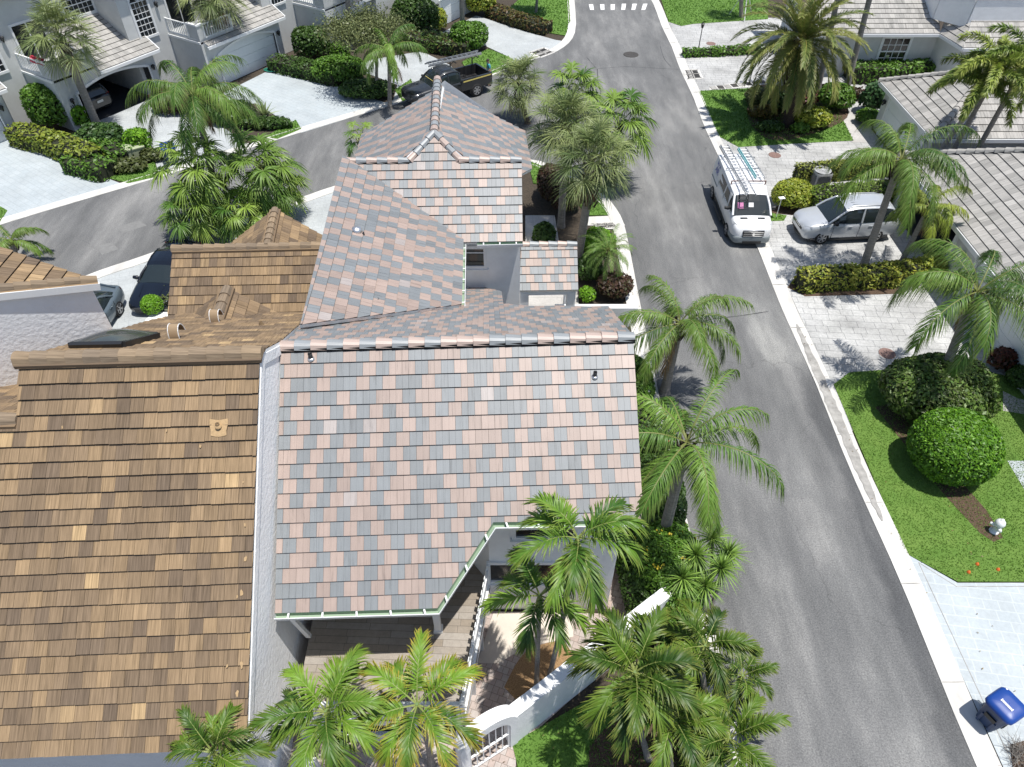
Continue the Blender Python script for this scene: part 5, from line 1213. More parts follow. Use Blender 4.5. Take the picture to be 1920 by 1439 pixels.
def shrub(label, center, rad, cols, seed, size=.09, dens=1.0, p=2.0, amp=.10, cat='bush', name='bush', rz=0., shell=.22, k=2.2, flowers=None, nflow=0, group=None, matl='leaf'):
    """ellipsoid (p=2) to box-like (p=5) mass of leaves; center is on the ground, rad = half sizes"""
    R = np.random.default_rng(seed); c = np.array(center, float); r = np.array(rad, float); root = thing(name, label, cat, (c[0], c[1], c[2]), group=group)
    area = 2.2 * (r[0] * r[1] * 4) ** 1. + 4 * (r[0] + r[1]) * 2 * r[2]; n = int(min(26000, dens * 2.6 * area / (size * size * 1.7)))
    d = nrm(R.normal(0, 1, (n, 3))); d[:, 2] = np.where(d[:, 2] < -.55, -d[:, 2], d[:, 2])
    q = d / (np.abs(d) ** p).sum(1, keepdims=True) ** (1 / p); nn = nrm(np.sign(d) * np.abs(q) ** (p - 1) / r); pos = q * r
    g = 1 + amp * cloud_noise(pos, R, k / max(.35, min(r))) - shell * R.random(n) ** 2
    pos = pos * g[:, None]; M = rotz(rz); pos = pos @ M.T + c + [0, 0, r[2]]; nn = nn @ M.T
    ok = pos[:, 2] > c[2] - .02; V, F = leaves(pos[ok], nn[ok], size, R); col = mixcol(cols, ok.sum(), R)
    npmesh('foliage', V, F, matl, np.clip(col, 0, 1), root)
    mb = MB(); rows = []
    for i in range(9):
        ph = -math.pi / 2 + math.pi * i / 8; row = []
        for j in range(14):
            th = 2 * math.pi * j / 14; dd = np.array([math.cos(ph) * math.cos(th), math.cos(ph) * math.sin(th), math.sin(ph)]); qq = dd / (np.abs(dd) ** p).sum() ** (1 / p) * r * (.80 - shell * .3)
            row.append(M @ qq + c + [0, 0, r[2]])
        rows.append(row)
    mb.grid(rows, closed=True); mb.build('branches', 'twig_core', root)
    if flowers is not None:
        idx = R.choice(len(pos), nflow); cen = pos[idx] + nn[idx] * .05; n_ = 7; pp = (cen[:, None, :] + R.normal(0, .05, (nflow, n_, 3))).reshape(-1, 3); V, F = leaves(pp, np.repeat(nn[idx], n_, 0), .07, R, elong=1.1)
        npmesh('flower', V, F, 'petal', np.tile(np.array(flowers), (len(F), 1)) * R.uniform(.7, 1.1, (len(F), 1)), root)
    return root
def hedge(label, pts, wd, ht, cols, seed, size=.09, dens=1.0, name='hedge', cat='hedge', group=None, rnd=.12):
    R = np.random.default_rng(seed); pts = [np.array(p[:2], float) for p in pts]; root = thing(name, label, cat, (pts[0][0], pts[0][1], 0), group=group)
    C = []; Nn = []; mb = MB()
    L = sum(np.linalg.norm(pts[i + 1] - pts[i]) for i in range(len(pts) - 1)); per = wd + 2 * ht
    for i in range(len(pts) - 1):
        a, b_ = pts[i], pts[i + 1]; l = np.linalg.norm(b_ - a); u = (b_ - a) / l; s_ = np.array([-u[1], u[0]]); n = int(dens * 2.6 * l * per / (size * size * 1.7)); n = min(n, 16000)
        t = R.uniform(-.5 * wd / l * .7, 1 + .5 * wd / l * .7, n); q = R.uniform(0, per, n); off = np.where(q < ht, -wd / 2, np.where(q > ht + wd, wd / 2, q - ht - wd / 2)); z = np.where(q < ht, q, np.where(q > ht + wd, per - q, ht))
        endf = np.clip((np.abs(t - .5) - .5) * l / (wd * .35), 0, 1); off = off * np.sqrt(1 - .8 * endf ** 2); 
        nx = np.where(q < ht, -1., np.where(q > ht + wd, 1., 0)); nz = np.where((q >= ht) & (q <= ht + wd), 1., .15)
        z = z * (1 - rnd * (np.abs(off) / (wd / 2)) ** 4 * 1.0); p2 = a + u * (t * l)[:, None] + s_ * off[:, None]; pos = np.c_[p2, z]
        nv = nrm(np.c_[s_[None] * nx[:, None], nz]); gn = cloud_noise(pos, R, 2.6, .07) - .12 * R.random(n) ** 2
        C.append(pos + nv * gn[:, None]); Nn.append(nv)
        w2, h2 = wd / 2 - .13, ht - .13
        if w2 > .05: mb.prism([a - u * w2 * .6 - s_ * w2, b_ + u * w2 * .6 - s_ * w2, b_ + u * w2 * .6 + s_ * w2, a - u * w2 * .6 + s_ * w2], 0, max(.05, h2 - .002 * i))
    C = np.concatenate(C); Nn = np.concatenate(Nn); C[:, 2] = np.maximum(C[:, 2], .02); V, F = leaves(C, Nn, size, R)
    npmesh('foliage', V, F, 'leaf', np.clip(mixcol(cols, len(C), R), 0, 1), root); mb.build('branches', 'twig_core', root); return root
GRN = ((.06, .15, .016), (.15, .28, .035), (.09, .19, .022)); DRK = ((.035, .08, .016), (.08, .15, .025), (.05, .10, .02)); LIM = ((.13, .31, .014), (.21, .40, .025), (.08, .20, .013))
YEL = ((.27, .34, .03), (.44, .44, .06), (.13, .21, .025)); RED = ((.06, .03, .025), (.10, .045, .03), (.05, .06, .02)); OLV = ((.085, .11, .03), (.14, .16, .05), (.05, .07, .02))
def gz(px, py, z=0): return P(px, py, z)
# right lawn
c = P(1790, 838, 1.2); shrub('clipped bright green ball bush on the right lawn above the hydrant', (c[0], c[1], .0), (1.42, 1.35, 1.2), ((.08, .21, .012), (.17, .35, .02), (.045, .12, .012)), 101, size=.085, dens=1.5, p=2.25, amp=.02, shell=.10)
c = P(1748, 775); shrub('large loose dark bush round the foot of the ringed palm trunk', (c[0] - .1, c[1] + .3, 0), (2.0, 1.6, 1.0), ((.07, .15, .025), (.15, .24, .04), (.08, .09, .035)), 102, size=.11, dens=1.2, amp=.10, p=2.4)
c = P(1868, 690); shrub('low dark red croton between the big bush and the white garage', (c[0], c[1], 0), (.5, .45, .5), ((.05, .02, .015), (.16, .035, .02), (.05, .03, .02)), 103, size=.12, amp=.2)
c = P(1912, 722); shrub('small dark green bush against the garage end at the right edge', (c[0], c[1], 0), (.65, .6, .42), DRK, 104, size=.09)
# yellow hedges
hedge('yellow-green hedge between the silver car drive and the nearest stamped drive', [P(1502, 541), P(1590, 535), P(1665, 530), P(1708, 522)], 1.0, .95, ((.27, .30, .035), (.42, .40, .06), (.11, .18, .025)), 105, size=.10, dens=1.1)
c = P(1738, 520); shrub('yellow bush at the inner end of the drive hedge', (c[0], c[1], 0), (.7, .6, .6), YEL, 106, size=.10)
c = P(1478, 390); shrub('yellow variegated round bush with a white marker beside the van', (c[0] + .1, c[1] + .2, 0), (1.15, 1.0, .72), YEL, 107, size=.10, amp=.09)
hedge('green hedge beside the silver car below the air conditioner', [P(1520, 392), P(1600, 386), P(1690, 378)], 1.25, 1.15, ((.08, .15, .02), (.17, .24, .03), (.11, .18, .02)), 108, size=.10)
hedge('pale yellow hedge behind the air conditioner', [P(1494, 342), P(1560, 335), P(1680, 326)], .85, 1.05, ((.20, .24, .04), (.33, .33, .07), (.12, .17, .03)), 109, size=.10)
mb = MB(); q = P(1466, 372, 1.2); mb.box(q, (.3, .22, .03), .2); mb.beam(q - [0, 0, 1.1], q, .03, .03); tag(mb.build('marker_sign', 'paint_marking'), 'small white marker plate standing in the round yellow bush', 'marker')
# island bed under the date palm
for i, (px, py, rx, ry, h, cols, sz, lb) in enumerate(((1415, 196, .75, 1.0, .5, OLV, .12, 'bronze-green bush on the left rim of the date palm bed'), (1428, 222, .9, .6, .38, ((.14, .09, .02), (.10, .12, .02), (.2, .13, .03)), .12, 'orange-tinged low croton under the date palm'), (1520, 238, 1.25, .9, .55, YEL, .16, 'yellow-green strappy bush at the front of the date palm bed'), (1560, 205, 1.1, 1.0, .8, GRN, .12, 'green bush on the right of the date palm bed'), (1512, 200, .7, .6, .55, ((.22, .03, .06), (.12, .02, .03), (.07, .05, .03)), .14, 'magenta leaved cordyline behind the date palm trunk'), (1450, 205, 1.1, .9, .5, DRK, .12, 'dark undergrowth around the date palm trunk'), (1440, 247, .9, .45, .28, DRK, .12, 'low dark groundcover at the front rim of the island bed'), (1497, 250, .6, .4, .28, GRN, .13, 'small green fern clump at the island bed front'))):
    c = P(px, py); shrub(lb, (c[0], c[1], .03), (rx, ry, h), cols, 120 + i, size=sz, amp=.14)
hedge('thick green hedge under the gridded window', [P(1600, 150), P(1650, 150), P(1700, 145), P(1770, 140)], 1.9, 1.15, GRN, 130, size=.15)
hedge('dark brownish low hedge between the path and the window hedge', [P(1545, 178), P(1600, 184), P(1630, 190)], 1.1, .6, RED, 131, size=.14)
c = P(1632, 212); shrub('spiky green shrub at the corner of the far garage', (c[0], c[1], 0), (.9, .9, .95), ((.03, .08, .03), (.08, .15, .05), (.04, .1, .03)), 132, size=.2, amp=.2)
c = P(1622, 232); shrub('lime and green low shrub before the far garage corner', (c[0], c[1], 0), (.7, .6, .45), GRN, 133, size=.14)
hedge('low trimmed green hedge beside the black lamp post', [P(1285, 106), P(1340, 104), P(1420, 99)], .9, .5, GRN, 134, size=.13)
# planting along the house's right side
hh = [(1060, 395, .8, .7, .75, RED, 'dark red-brown bush left of the sabal trunks'), (1035, 375, .8, 1.2, 1.0, RED, 'tall dark reddish bush beside the rear roof'), (1020, 455, .55, .9, .45, DRK, 'dark groundcover along the porch path'), (1120, 470, .9, .9, .5, LIM, 'bright green shrub beside the thick palm trunk'), (1150, 555, .85, .7, .55, RED, 'dark purple-red bush behind the white garden wall'), (1100, 565, .35, .4, .35, LIM, 'small lime shrub beside the porch post'), (1105, 520, .6, .8, .5, DRK, 'dark green shrub below the pygmy date palm')]
for i, (px, py, rx, ry, h, cols, lb) in enumerate(hh): c = P(px, py); shrub(lb, (c[0], c[1], 0), (rx, ry, h), cols, 140 + i, size=.11, amp=.12)
hedge('trimmed green hedge between the roof end and the left kerb', [(4.35, 17.4), (4.2, 15.6), (4.1, 14.0)], 1.6, 1.5, GRN, 150, size=.09)
c = (4.55, 14.2); shrub('green shrub with pink bougainvillea flowers beside the roof edge', (4.5, 13.6, 0), (1.0, 1.5, 1.25), DRK, 151, size=.085, dens=1.2, amp=.16, flowers=(.62, .05, .09), nflow=30)
shrub('green shrub dotted with yellow flowers beside the road kerb', (4.7, 10.9, 0), (1.05, 1.6, 1.15), GRN, 152, size=.08, dens=1.2, amp=.14, flowers=(.75, .6, .05), nflow=34)
shrub('dark ivy mass between the house wall and the yellow-flowered shrub', (3.95, 10.9, 0), (.65, 1.9, .75), DRK, 153, size=.085, amp=.14)
shrub('bougainvillea sprig with red flowers below the dark-trunked palm', (4.75, 15.2, 0), (.75, .8, 1.5), DRK, 154, size=.08, dens=.5, amp=.2, shell=.5, flowers=(.75, .05, .08), nflow=26)
for i, (x, y, rx, ry, h, cols, lb) in enumerate(((3.75, 16.6, .55, 1.2, .8, GRN, 'green shrub hugging the house wall beside the trimmed hedge'), (3.7, 14.0, .6, 1.4, .95, DRK, 'dark shrub under the roof edge behind the pink flowers'), (4.9, 19.6, .6, 1.2, .55, GRN, 'green strip of groundcover beside the kerb beyond the garden wall'), (4.95, 12.5, .55, .9, .85, GRN, 'green shrub at the kerb between the pink and yellow flowers'), (4.0, 19.9, .8, 1.0, .6, DRK, 'dark low shrub behind the garden wall beside the porch roof'), (3.6, 22.3, .5, 1.2, .5, GRN, 'green shrub under the porch eave beside the pygmy palm'), (3.5, 12.0, .35, 1.0, .6, GRN, 'narrow green shrub against the house wall near the roof corner'))): shrub(lb, (x, y, 0), (rx, ry, h), cols, 240 + i, size=.085, amp=.14)
c = P(1185, 1105); shrub('dark shrub in the corner behind the diagonal wall', (4.1, 9.75, 0), (.6, .55, .6), DRK, 155, size=.08)
# lower right bed shrubs
for i, (x, y, rx, ry, h, cols, lb) in enumerate(((5.0, 8.6, .55, .9, .6, DRK, 'dark undergrowth outside the end of the diagonal wall'), (4.9, 6.6, .6, 1.0, .55, GRN, 'green undergrowth below the roadside palms'), (3.0, 5.4, .5, .4, .25, ((.10, .16, .10), (.06, .1, .05)), 'grey-green low plant in the bottom bed'))): shrub(lb, (x, y, 0), (rx, ry, h), cols, 160 + i, size=.09, amp=.15)
c = np.array([-15.15, 23.45, .80]); tp = shrub('small clipped green ball bush in front of the black car', c, (.43, .43, .42), LIM, 165, size=.07, p=2.1, amp=.02, shell=.1); mb = MB(); mb.tube([c * [1, 1, 0], c + [0, 0, .1]], .05, 7); mb.build('stem', 'bark_brown', tp)
hedge('bronze hedge between the black car and the brown garage wing', [P(318, 545), P(322, 590)], .6, .8, OLV, 166, size=.08)
# top-left planting
hedge('long yellow-topped hedge between the two left drives', [P(45, 268), P(110, 285), P(175, 312)], 1.5, 1.05, ((.20, .25, .03), (.30, .33, .05), (.12, .19, .02)), 170, size=.14)
hedge('lower green hedge continuing the yellow one towards the side road', [P(150, 318), P(200, 330)], 1.7, .85, GRN, 171, size=.13)
hedge('green hedge beside the utility box', [P(160, 275), P(200, 290), P(240, 302)], 1.3, .8, GRN, 172, size=.13)
tl = [(108, 242, 1.25, 1.0, 1.35, GRN, 'tall bush against the side wall of the open-garage townhouse'), (38, 232, .6, .5, .5, GRN, 'small round bush at the far left garage corner'), (158, 240, .55, .5, .7, LIM, 'clipped round bush at the foot of the open-garage pier'), (266, 286, .75, .7, .7, LIM, 'round green bush behind the utility box'), (197, 272, 1.3, .9, .6, ((.03, .08, .02), (.07, .13, .03)), 'ferny dark clump at the foot of the top-left sabal palm'), (240, 320, 1.2, .6, .3, OLV, 'grassy clump on the lawn tip by the side road'), (290, 300, .75, .5, .3, OLV, 'small grassy clump between drive and blue bin'), (350, 205, 2.2, 1.3, .6, RED, 'dark reddish groundcover behind the tall feathery palm'), (430, 225, 1.5, 1.2, .5, DRK, 'dark low bed planting beside the agave'), (500, 240, 1.7, .5, .3, DRK, 'low clipped border along the bed beside the agave'), (590, 110, 1.4, 1.0, 1.1, DRK, 'big dark clipped bush by the third townhouse wall'), (640, 112, .7, .6, .6, GRN, 'small bush at the foot of the third garage pier'), (640, 150, 1.9, 1.2, .75, GRN, 'dense green bush below the feathery light tree'), (690, 180, 1.8, 1.1, .45, DRK, 'dark low shrubs at the side road left of the pickup'), (780, 62, 1.9, 1.3, 1.3, DRK, 'big dark clipped bush at the top centre wall'), (822, 58, .7, .7, .8, YEL, 'small yellow bush by the top centre garage'), (903, 28, 1.2, 1.0, 1.1, YEL, 'yellow-green bush at the last garage corner'), (880, 92, 1.4, 1.3, .9, GRN, 'rounded hedge end beside the tall bare trunk')]
for i, (px, py, rx, ry, h, cols, lb) in enumerate(tl): c = P(px, py); shrub(lb, (c[0], c[1], 0), (rx, ry, h), cols, 180 + i, size=.15, amp=.10, p=2.4)
hedge('long green hedge between the closed-garage drive and the next drive', [P(525, 130), P(570, 140), P(630, 155)], 1.7, .85, DRK, 210, size=.14)
hedge('green-topped hedge with reddish sides behind the pickup', [P(760, 85), P(820, 92), P(870, 100)], 2.2, .95, ((.05, .12, .02), (.10, .19, .03), (.09, .05, .025)), 211, size=.15)
hedge('reddish hedge along the lawn at the road junction', [P(925, 30), P(970, 48), P(1020, 62)], 1.5, .85, ((.10, .11, .02), (.14, .06, .03), (.07, .09, .02)), 212, size=.15)
def tree(label, base, top, rad, cols, seed, size=.14, n=5200, tr=.12, dens=1.0):
    R = np.random.default_rng(seed); base = np.array(base, float); top = np.array(top, float); root = thing('tree', label, 'tree', base); mb = MB()
    mb.tube([base, base * .5 + top * .5 + [.1, .05, 0], top], [tr, tr * .8, tr * .45], 8); C = []
    for i in range(26):
        d = nrm(R.normal(0, 1, 3)); d[2] = abs(d[2]) * .7 - .15; e = top + d * np.array(rad) * R.uniform(.45, .95); mb.tube([top - [0, 0, .4], (top + e) / 2 + R.normal(0, .1, 3), e], [tr * .35, tr * .2, .015], 5, caps=False); k = n // 26
        C.append(e + R.normal(0, 1, (k, 3)) * np.array(rad) * .20)
    C = np.concatenate(C); mb.build('trunk', 'bark_grey', root); V, F = leaves(C, nrm(C - top), size, R, flat=.3); npmesh('crown', V, F, 'leaf', np.clip(mixcol(cols, len(C), R), 0, 1), root); return root
b = P(706, 178); tree('airy grey-green tree left of the pickup', b, b + [.3, .3, 4.0], (2.9, 2.2, 1.5), ((.16, .19, .07), (.23, .25, .10), (.10, .13, .05)), 220, size=.095, n=12000)
b = P(1005, 25); tree('small tree on the junction lawn at the top edge', b, b + [0, .3, 3.2], (1.8, 1.6, 1.4), ((.14, .2, .04), (.22, .24, .06)), 221, size=.16, n=3600)
# agave, dracaena and other rosettes
def rosette(V_, F_, C_, c, n, ln, wd, e0, e1, col, col2, R, droop=.3, seg=3, bend=0):
    for i in range(n):
        az = i * GA + R.uniform(-.2, .2); e = math.radians(e0 + (e1 - e0) * (i / n) + R.normal(0, 4)); l = ln * R.uniform(.8, 1.1); d = np.array([math.cos(az) * math.cos(e), math.sin(az) * math.cos(e), math.sin(e)]); s_ = np.array([-math.sin(az), math.cos(az), 0]); o = len(V_)
        for j in range(seg + 1):
            t = j / seg; p = c + d * l * t - np.array([0, 0, droop * l * t * t]); ww = wd * np.interp(t, [0, .35, 1], [.6, 1, .05]) * .5; V_.append(p - s_ * ww); V_.append(p + s_ * ww)
        cc = np.array(col) * (1 - R.random() * .6) + np.array(col2) * R.random() * .6
        for j in range(seg): F_.append([o + 2 * j, o + 2 * j + 1, o + 2 * j + 3, o + 2 * j + 2]); C_.append(cc)
def rosette_plant(name, label, cat, heads, seed, n, ln, wd, e0, e1, col, col2, droop, stems=None):
    R = np.random.default_rng(seed); root = thing(name, label, cat, heads[0] if stems is None else stems); V_, F_, C_ = [], [], []
    for h in heads: rosette(V_, F_, C_, np.array(h), n, ln, wd, e0, e1, col, col2, R, droop)
    npmesh('foliage', np.array(V_), np.array(F_), 'leaf', np.clip(np.array(C_), 0, 1), root)
    if stems is not None:
        for h in heads: mb = MB(); st = np.array(stems, float); mb.tube([st, st * .45 + np.array(h) * .55 + [0.05, 0, -.1], np.array(h)], [.06, .05, .04], 7); mb.build('stem', 'bark_grey', root)
    return root
c = P(497, 222); rosette_plant('agave', 'pale variegated agave rosette in the bed beside the closed-garage drive', 'agave', [(c[0], c[1], .15)], 230, 34, 1.15, .17, 80, 12, (.17, .24, .10), (.45, .48, .25), .15)
hd = [P(1305, 1042, 2.3), P(1280, 1085, 2.1), P(1352, 1066, 2.1), P(1322, 1100, 1.7), P(1365, 1040, 1.9), P(1335, 1010, 2.0), P(1268, 1052, 1.8)]
rosette_plant('dracaena', 'cluster of spiky bright green rosettes on pale stems beside the road', 'spiky plant', hd, 231, 120, .74, .036, 88, -25, (.13, .25, .04), (.30, .41, .09), .28, stems=P(1330, 1150))
c = P(1908, 1415); root = thing('dry_shrub', 'leafless twiggy shrub at the bottom right corner beside the blue bin', 'shrub', c); R_ = np.random.default_rng(9); mb = MB()
for i in range(40):
    a = R_.uniform(0, 6.28); e = R_.uniform(.3, 1.2); p = c + [R_.normal(0, .1), R_.normal(0, .1), 0]; q = p + np.array([math.cos(a) * math.cos(e), math.sin(a) * math.cos(e), math.sin(e)]) * R_.uniform(.35, .75); mb.tube([p, (p + q) / 2 + R_.normal(0, .05, 3), q], [.012, .008, .003], 4, caps=False)
    for j in range(2): m_ = (p + q) / 2; mb.tube([m_, m_ + R_.normal(0, .2, 3)], [.006, .002], 3, caps=False)
mb.build('twigs', 'bark_grey', root)
# ================================================================ VEHICLES
def paint(name, col, rough=.28, metal=.0): return mat(name, col, rough, metal, coat=.6, var=.03, vscale=2)
paint('paint_white', (.80, .81, .82)); paint('paint_silver', (.56, .585, .61), .32, .35); paint('paint_black', (.006, .008, .013), .12); paint('paint_slate', (.13, .165, .19), .3, .3); paint('paint_charcoal', (.03, .033, .036), .3, .2); paint('paint_red', (.45, .01, .015))
mat('tyre', (.015, .015, .016), .85); mat('alloy', (.55, .56, .57), .3, .8); mat('alloy_dark', (.05, .05, .055), .4, .6); mat('trim_black', (.02, .021, .022), .5); mat('bumper_grey', (.23, .26, .27), .6); mat('chrome', (.7, .71, .72), .12, 1.0)
mat('lamp_clear', (.62, .64, .66), .12, .2); mat('lamp_red', (.38, .012, .015), .2); mat('number_plate', (.7, .7, .66), .5); mat('logo_blue', (.03, .07, .42), .5); mat('yellow_band', (.75, .62, .18), .5); mat('liner', (.018, .018, .019), .8)
mat('windscreen', (.02, .028, .03), .06, spec=.8); mat('paper_white', (.75, .75, .75), .7); mat('paper_pink', (.55, .2, .38), .7); mat('orange_bag', (.75, .32, .08), .6)
def cr(A, m):
    A = np.array(A, float); out = []
    for i in range(len(A) - 1):
        p0, p1, p2, p3 = A[max(i - 1, 0)], A[i], A[i + 1], A[min(i + 2, len(A) - 1)]
        for k in range(m):
            t = k / m; q = .5 * ((2 * p1) + (p2 - p0) * t + (2 * p0 - 5 * p1 + 4 * p2 - p3) * t * t + (3 * p1 - p0 - 3 * p2 + p3) * t ** 3)
            lo, hi = np.minimum(p1, p2), np.maximum(p1, p2); out.append(np.clip(q, lo - .03 * (hi - lo), hi + .03 * (hi - lo)))
    out.append(A[-1]); return np.array(out)
def shell(mb, secs, mi=0, close=True):
    """secs: list of half sections [(x,y>=0,z)...] bottom to top; mirrored"""
    rows = [[(x, -y, z) for x, y, z in s] + [(x, y, z) for x, y, z in s[::-1]] for s in secs]
    mb.grid(rows, mi, sm=True)
    if close: mb.face(rows[0], mi if not callable(mi) else mi(0, 0)); mb.face(rows[-1][::-1], mi if not callable(mi) else mi(0, 0))
def lower(st, m=4):
    D = cr(st, m); secs = []
    for x, zb, zt, w_ in D:
        h = zt - zb; secs.append([(x, 0, zb), (x, w_ * .82, zb), (x, w_ * .94, zb + .07 * h), (x, w_ * .985, zb + .25 * h), (x, w_, zb + .50 * h), (x, w_ * .995, zb + .68 * h), (x, w_ * .965, zb + .84 * h), (x, w_ * .91, zb + .945 * h), (x, w_ * .80, zt), (x, w_ * .4, zt + .022), (x, 0, zt + .03)])
    return secs
def wheel(root, x, y, r, wd=.22, rim='alloy', spokes=5):
    s = 1 if y > 0 else -1; ty = MB(); ty.lathe([(r * .62, -wd / 2), (r * .93, -wd / 2), (r, -wd * .36), (r, wd * .36), (r * .93, wd / 2), (r * .62, wd / 2)], (x, y, r), 26, axis='y'); t = ty.build('wheel', 'tyre'); lparent(t, root)
    rm = MB(); yo = y + s * wd * .42
    rm.lathe([(r * .66, -.02), (r * .66, .02)], (x, yo - s * .03, r), 22, 1, 'y'); rm.lathe([(r * .17, -.02), (r * .15, .03)], (x, yo, r), 12, 0, 'y')
    for k in range(spokes):
        for dd in (-.13, .13):
            a = 2 * math.pi * k / spokes; p = Vector((x, yo + s * .012, r)) + Vector((math.cos(a + dd * 1.6), 0, math.sin(a + dd * 1.6))) * r * .14; q = Vector((x, yo + s * .012, r)) + Vector((math.cos(a + dd), 0, math.sin(a + dd))) * r * .62; rm.beam(p, q, .03, r * .11)
    K = 24
    for k in range(K):
        a, b_ = 2 * math.pi * k / K, 2 * math.pi * (k + 1) / K; rm.beam(Vector((x + math.cos(a) * r * .635, yo, r + math.sin(a) * r * .635)), Vector((x + math.cos(b_) * r * .635, yo, r + math.sin(b_) * r * .635)), .05, r * .06)
    o = rm.build('rim', [rim, 'trim_black']); lparent(o, root); o.parent = t
    ar = MB()
    for k in range(14):
        a, b_ = math.radians(-18 + 216 * k / 14), math.radians(-18 + 216 * (k + 1) / 14); R1, R0 = r * 1.17, r * .9; yy = y + s * wd * .30; f = lambda R_, A: (x + R_ * math.cos(A), yy, max(.12, r + R_ * math.sin(A)))
        ar.face([f(R0, a), f(R0, b_), f(R1, b_), f(R1, a)])
    lparent(ar.build('wheel_arch', 'trim_black'), root)
def part(mb, name, mats, root, sub=None):
    o = mb.build(name, mats); lparent(o, root)
    if sub is not None: o.parent = sub
    return o
def greenhouse(root, st, roof_x, pmat, glass='windscreen', m=3, side_glass=None, pillars=(), pw=.055):
    """st: (x, z0, z1, w0, w1).  roof between roof_x; everything else is glass with painted pillars"""
    D = cr(st, m); secs = []
    for x, z0, z1, w0, w1 in D:
        h = z1 - z0; secs.append([(x, w0, z0), (x, w0 * .75 + w1 * .25 + .01, z0 + .3 * h), (x, w0 * .4 + w1 * .6 + .012, z0 + .68 * h), (x, w1 + .006, z0 + .92 * h), (x, w1 * .90, z0 + h * .99), (x, w1 * .5, z1 + .022), (x, 0, z1 + .03)])
    rows = [[(x, -y, z) for x, y, z in s] + [(x, y, z) for x, y, z in s[::-1]] for s in secs]; n = len(rows[0])
    G, Rf, Sd, Sd2 = MB(), MB(), MB(), MB()
    for i in range(len(rows) - 1):
        xm = .5 * (rows[i][0][0] + rows[i + 1][0][0])
        for j in range(n - 1):
            q = [rows[i][j], rows[i][j + 1], rows[i + 1][j + 1], rows[i + 1][j]]; top_ = 3 <= j <= n - 5
            if top_ and roof_x[0] < xm < roof_x[1]: Rf.face(q, 0, sm=True)
            elif (not top_) and side_glass is not None and not any(a < xm < b_ for a, b_ in side_glass): (Sd if j < n // 2 else Sd2).face(q, 0, sm=True)
            else: G.face(q, 0, sm=True)
    part(G, 'window', glass, root); part(Rf, 'roof', pmat, root)
    if side_glass is not None and Sd.f: part(Sd, 'side_panel', pmat, root); part(Sd2, 'side_panel', pmat, root)
    def pos(xq, lvl, s):
        xs = [r_[0][0] for r_ in rows]; order = np.argsort(xs); y = np.interp(xq, np.array(xs)[order], np.array([abs(r_[lvl][1]) for r_ in rows])[order]); z = np.interp(xq, np.array(xs)[order], np.array([r_[lvl][2] for r_ in rows])[order]); return Vector((xq, s * (y + .006), z))
    for (xb, xt) in pillars:
        for s in (-1, 1):
            pl = MB(); pl.tube([pos(xb, 0, s), pos(xb * .5 + xt * .5, 2, s) if abs(xb - xt) < .3 else (pos(xb, 0, s) + pos(xt, 3, s)) / 2 + Vector((0, s * .02, .03)), pos(xt, 3, s)], pw, 6); part(pl, 'pillar', pmat, root)
    xs0, xs1 = roof_x
    for s in (-1, 1): pl = MB(); pl.tube([pos(xs0 + (xs1 - xs0) * t, 3, s) for t in np.linspace(0, 1, 7)], pw * .7, 6); part(pl, 'roof_edge', pmat, root)
    return pos
def mirror_parts(root, x, y, z, m_):
    for s in (-1, 1):
        mb = MB(); mb.tube([(x, s * (y - .1), z - .03), (x, s * y, z), (x, s * (y + .16), z + .02)], [.05, .1, .075], 8); o = part(mb, 'mirror', m_, root)
def panel(root, name, pts, m_, y_sides=(1, -1)):
    for s in y_sides:
        mb = MB(); mb.face([(x, s * y, z) for x, y, z in pts]); part(mb, name, m_, root)
def handles(root, xs, y, z, m_):
    for x in xs:
        for s in (-1, 1): mb = MB(); mb.beam((x - .1, s * y, z), (x + .1, s * y, z), .03, .035); part(mb, 'door_handle', m_, root)
def bodyline(root, xs, y, z0, z1):
    mb = MB()
    for x in xs:
        for s in (-1, 1): mb.beam((x, s * y, z0), (x, s * (y + .004), z1), .012, .014)
    part(mb, 'door_seam', 'trim_black', root)
def lamp(root, name, pts, m_):
    for s in (-1, 1):
        mb = MB(); P3 = [(x, s * y, z) for x, y, z in pts]; mb.face(P3); mb.face(P3[::-1]); part(mb, name, m_, root)
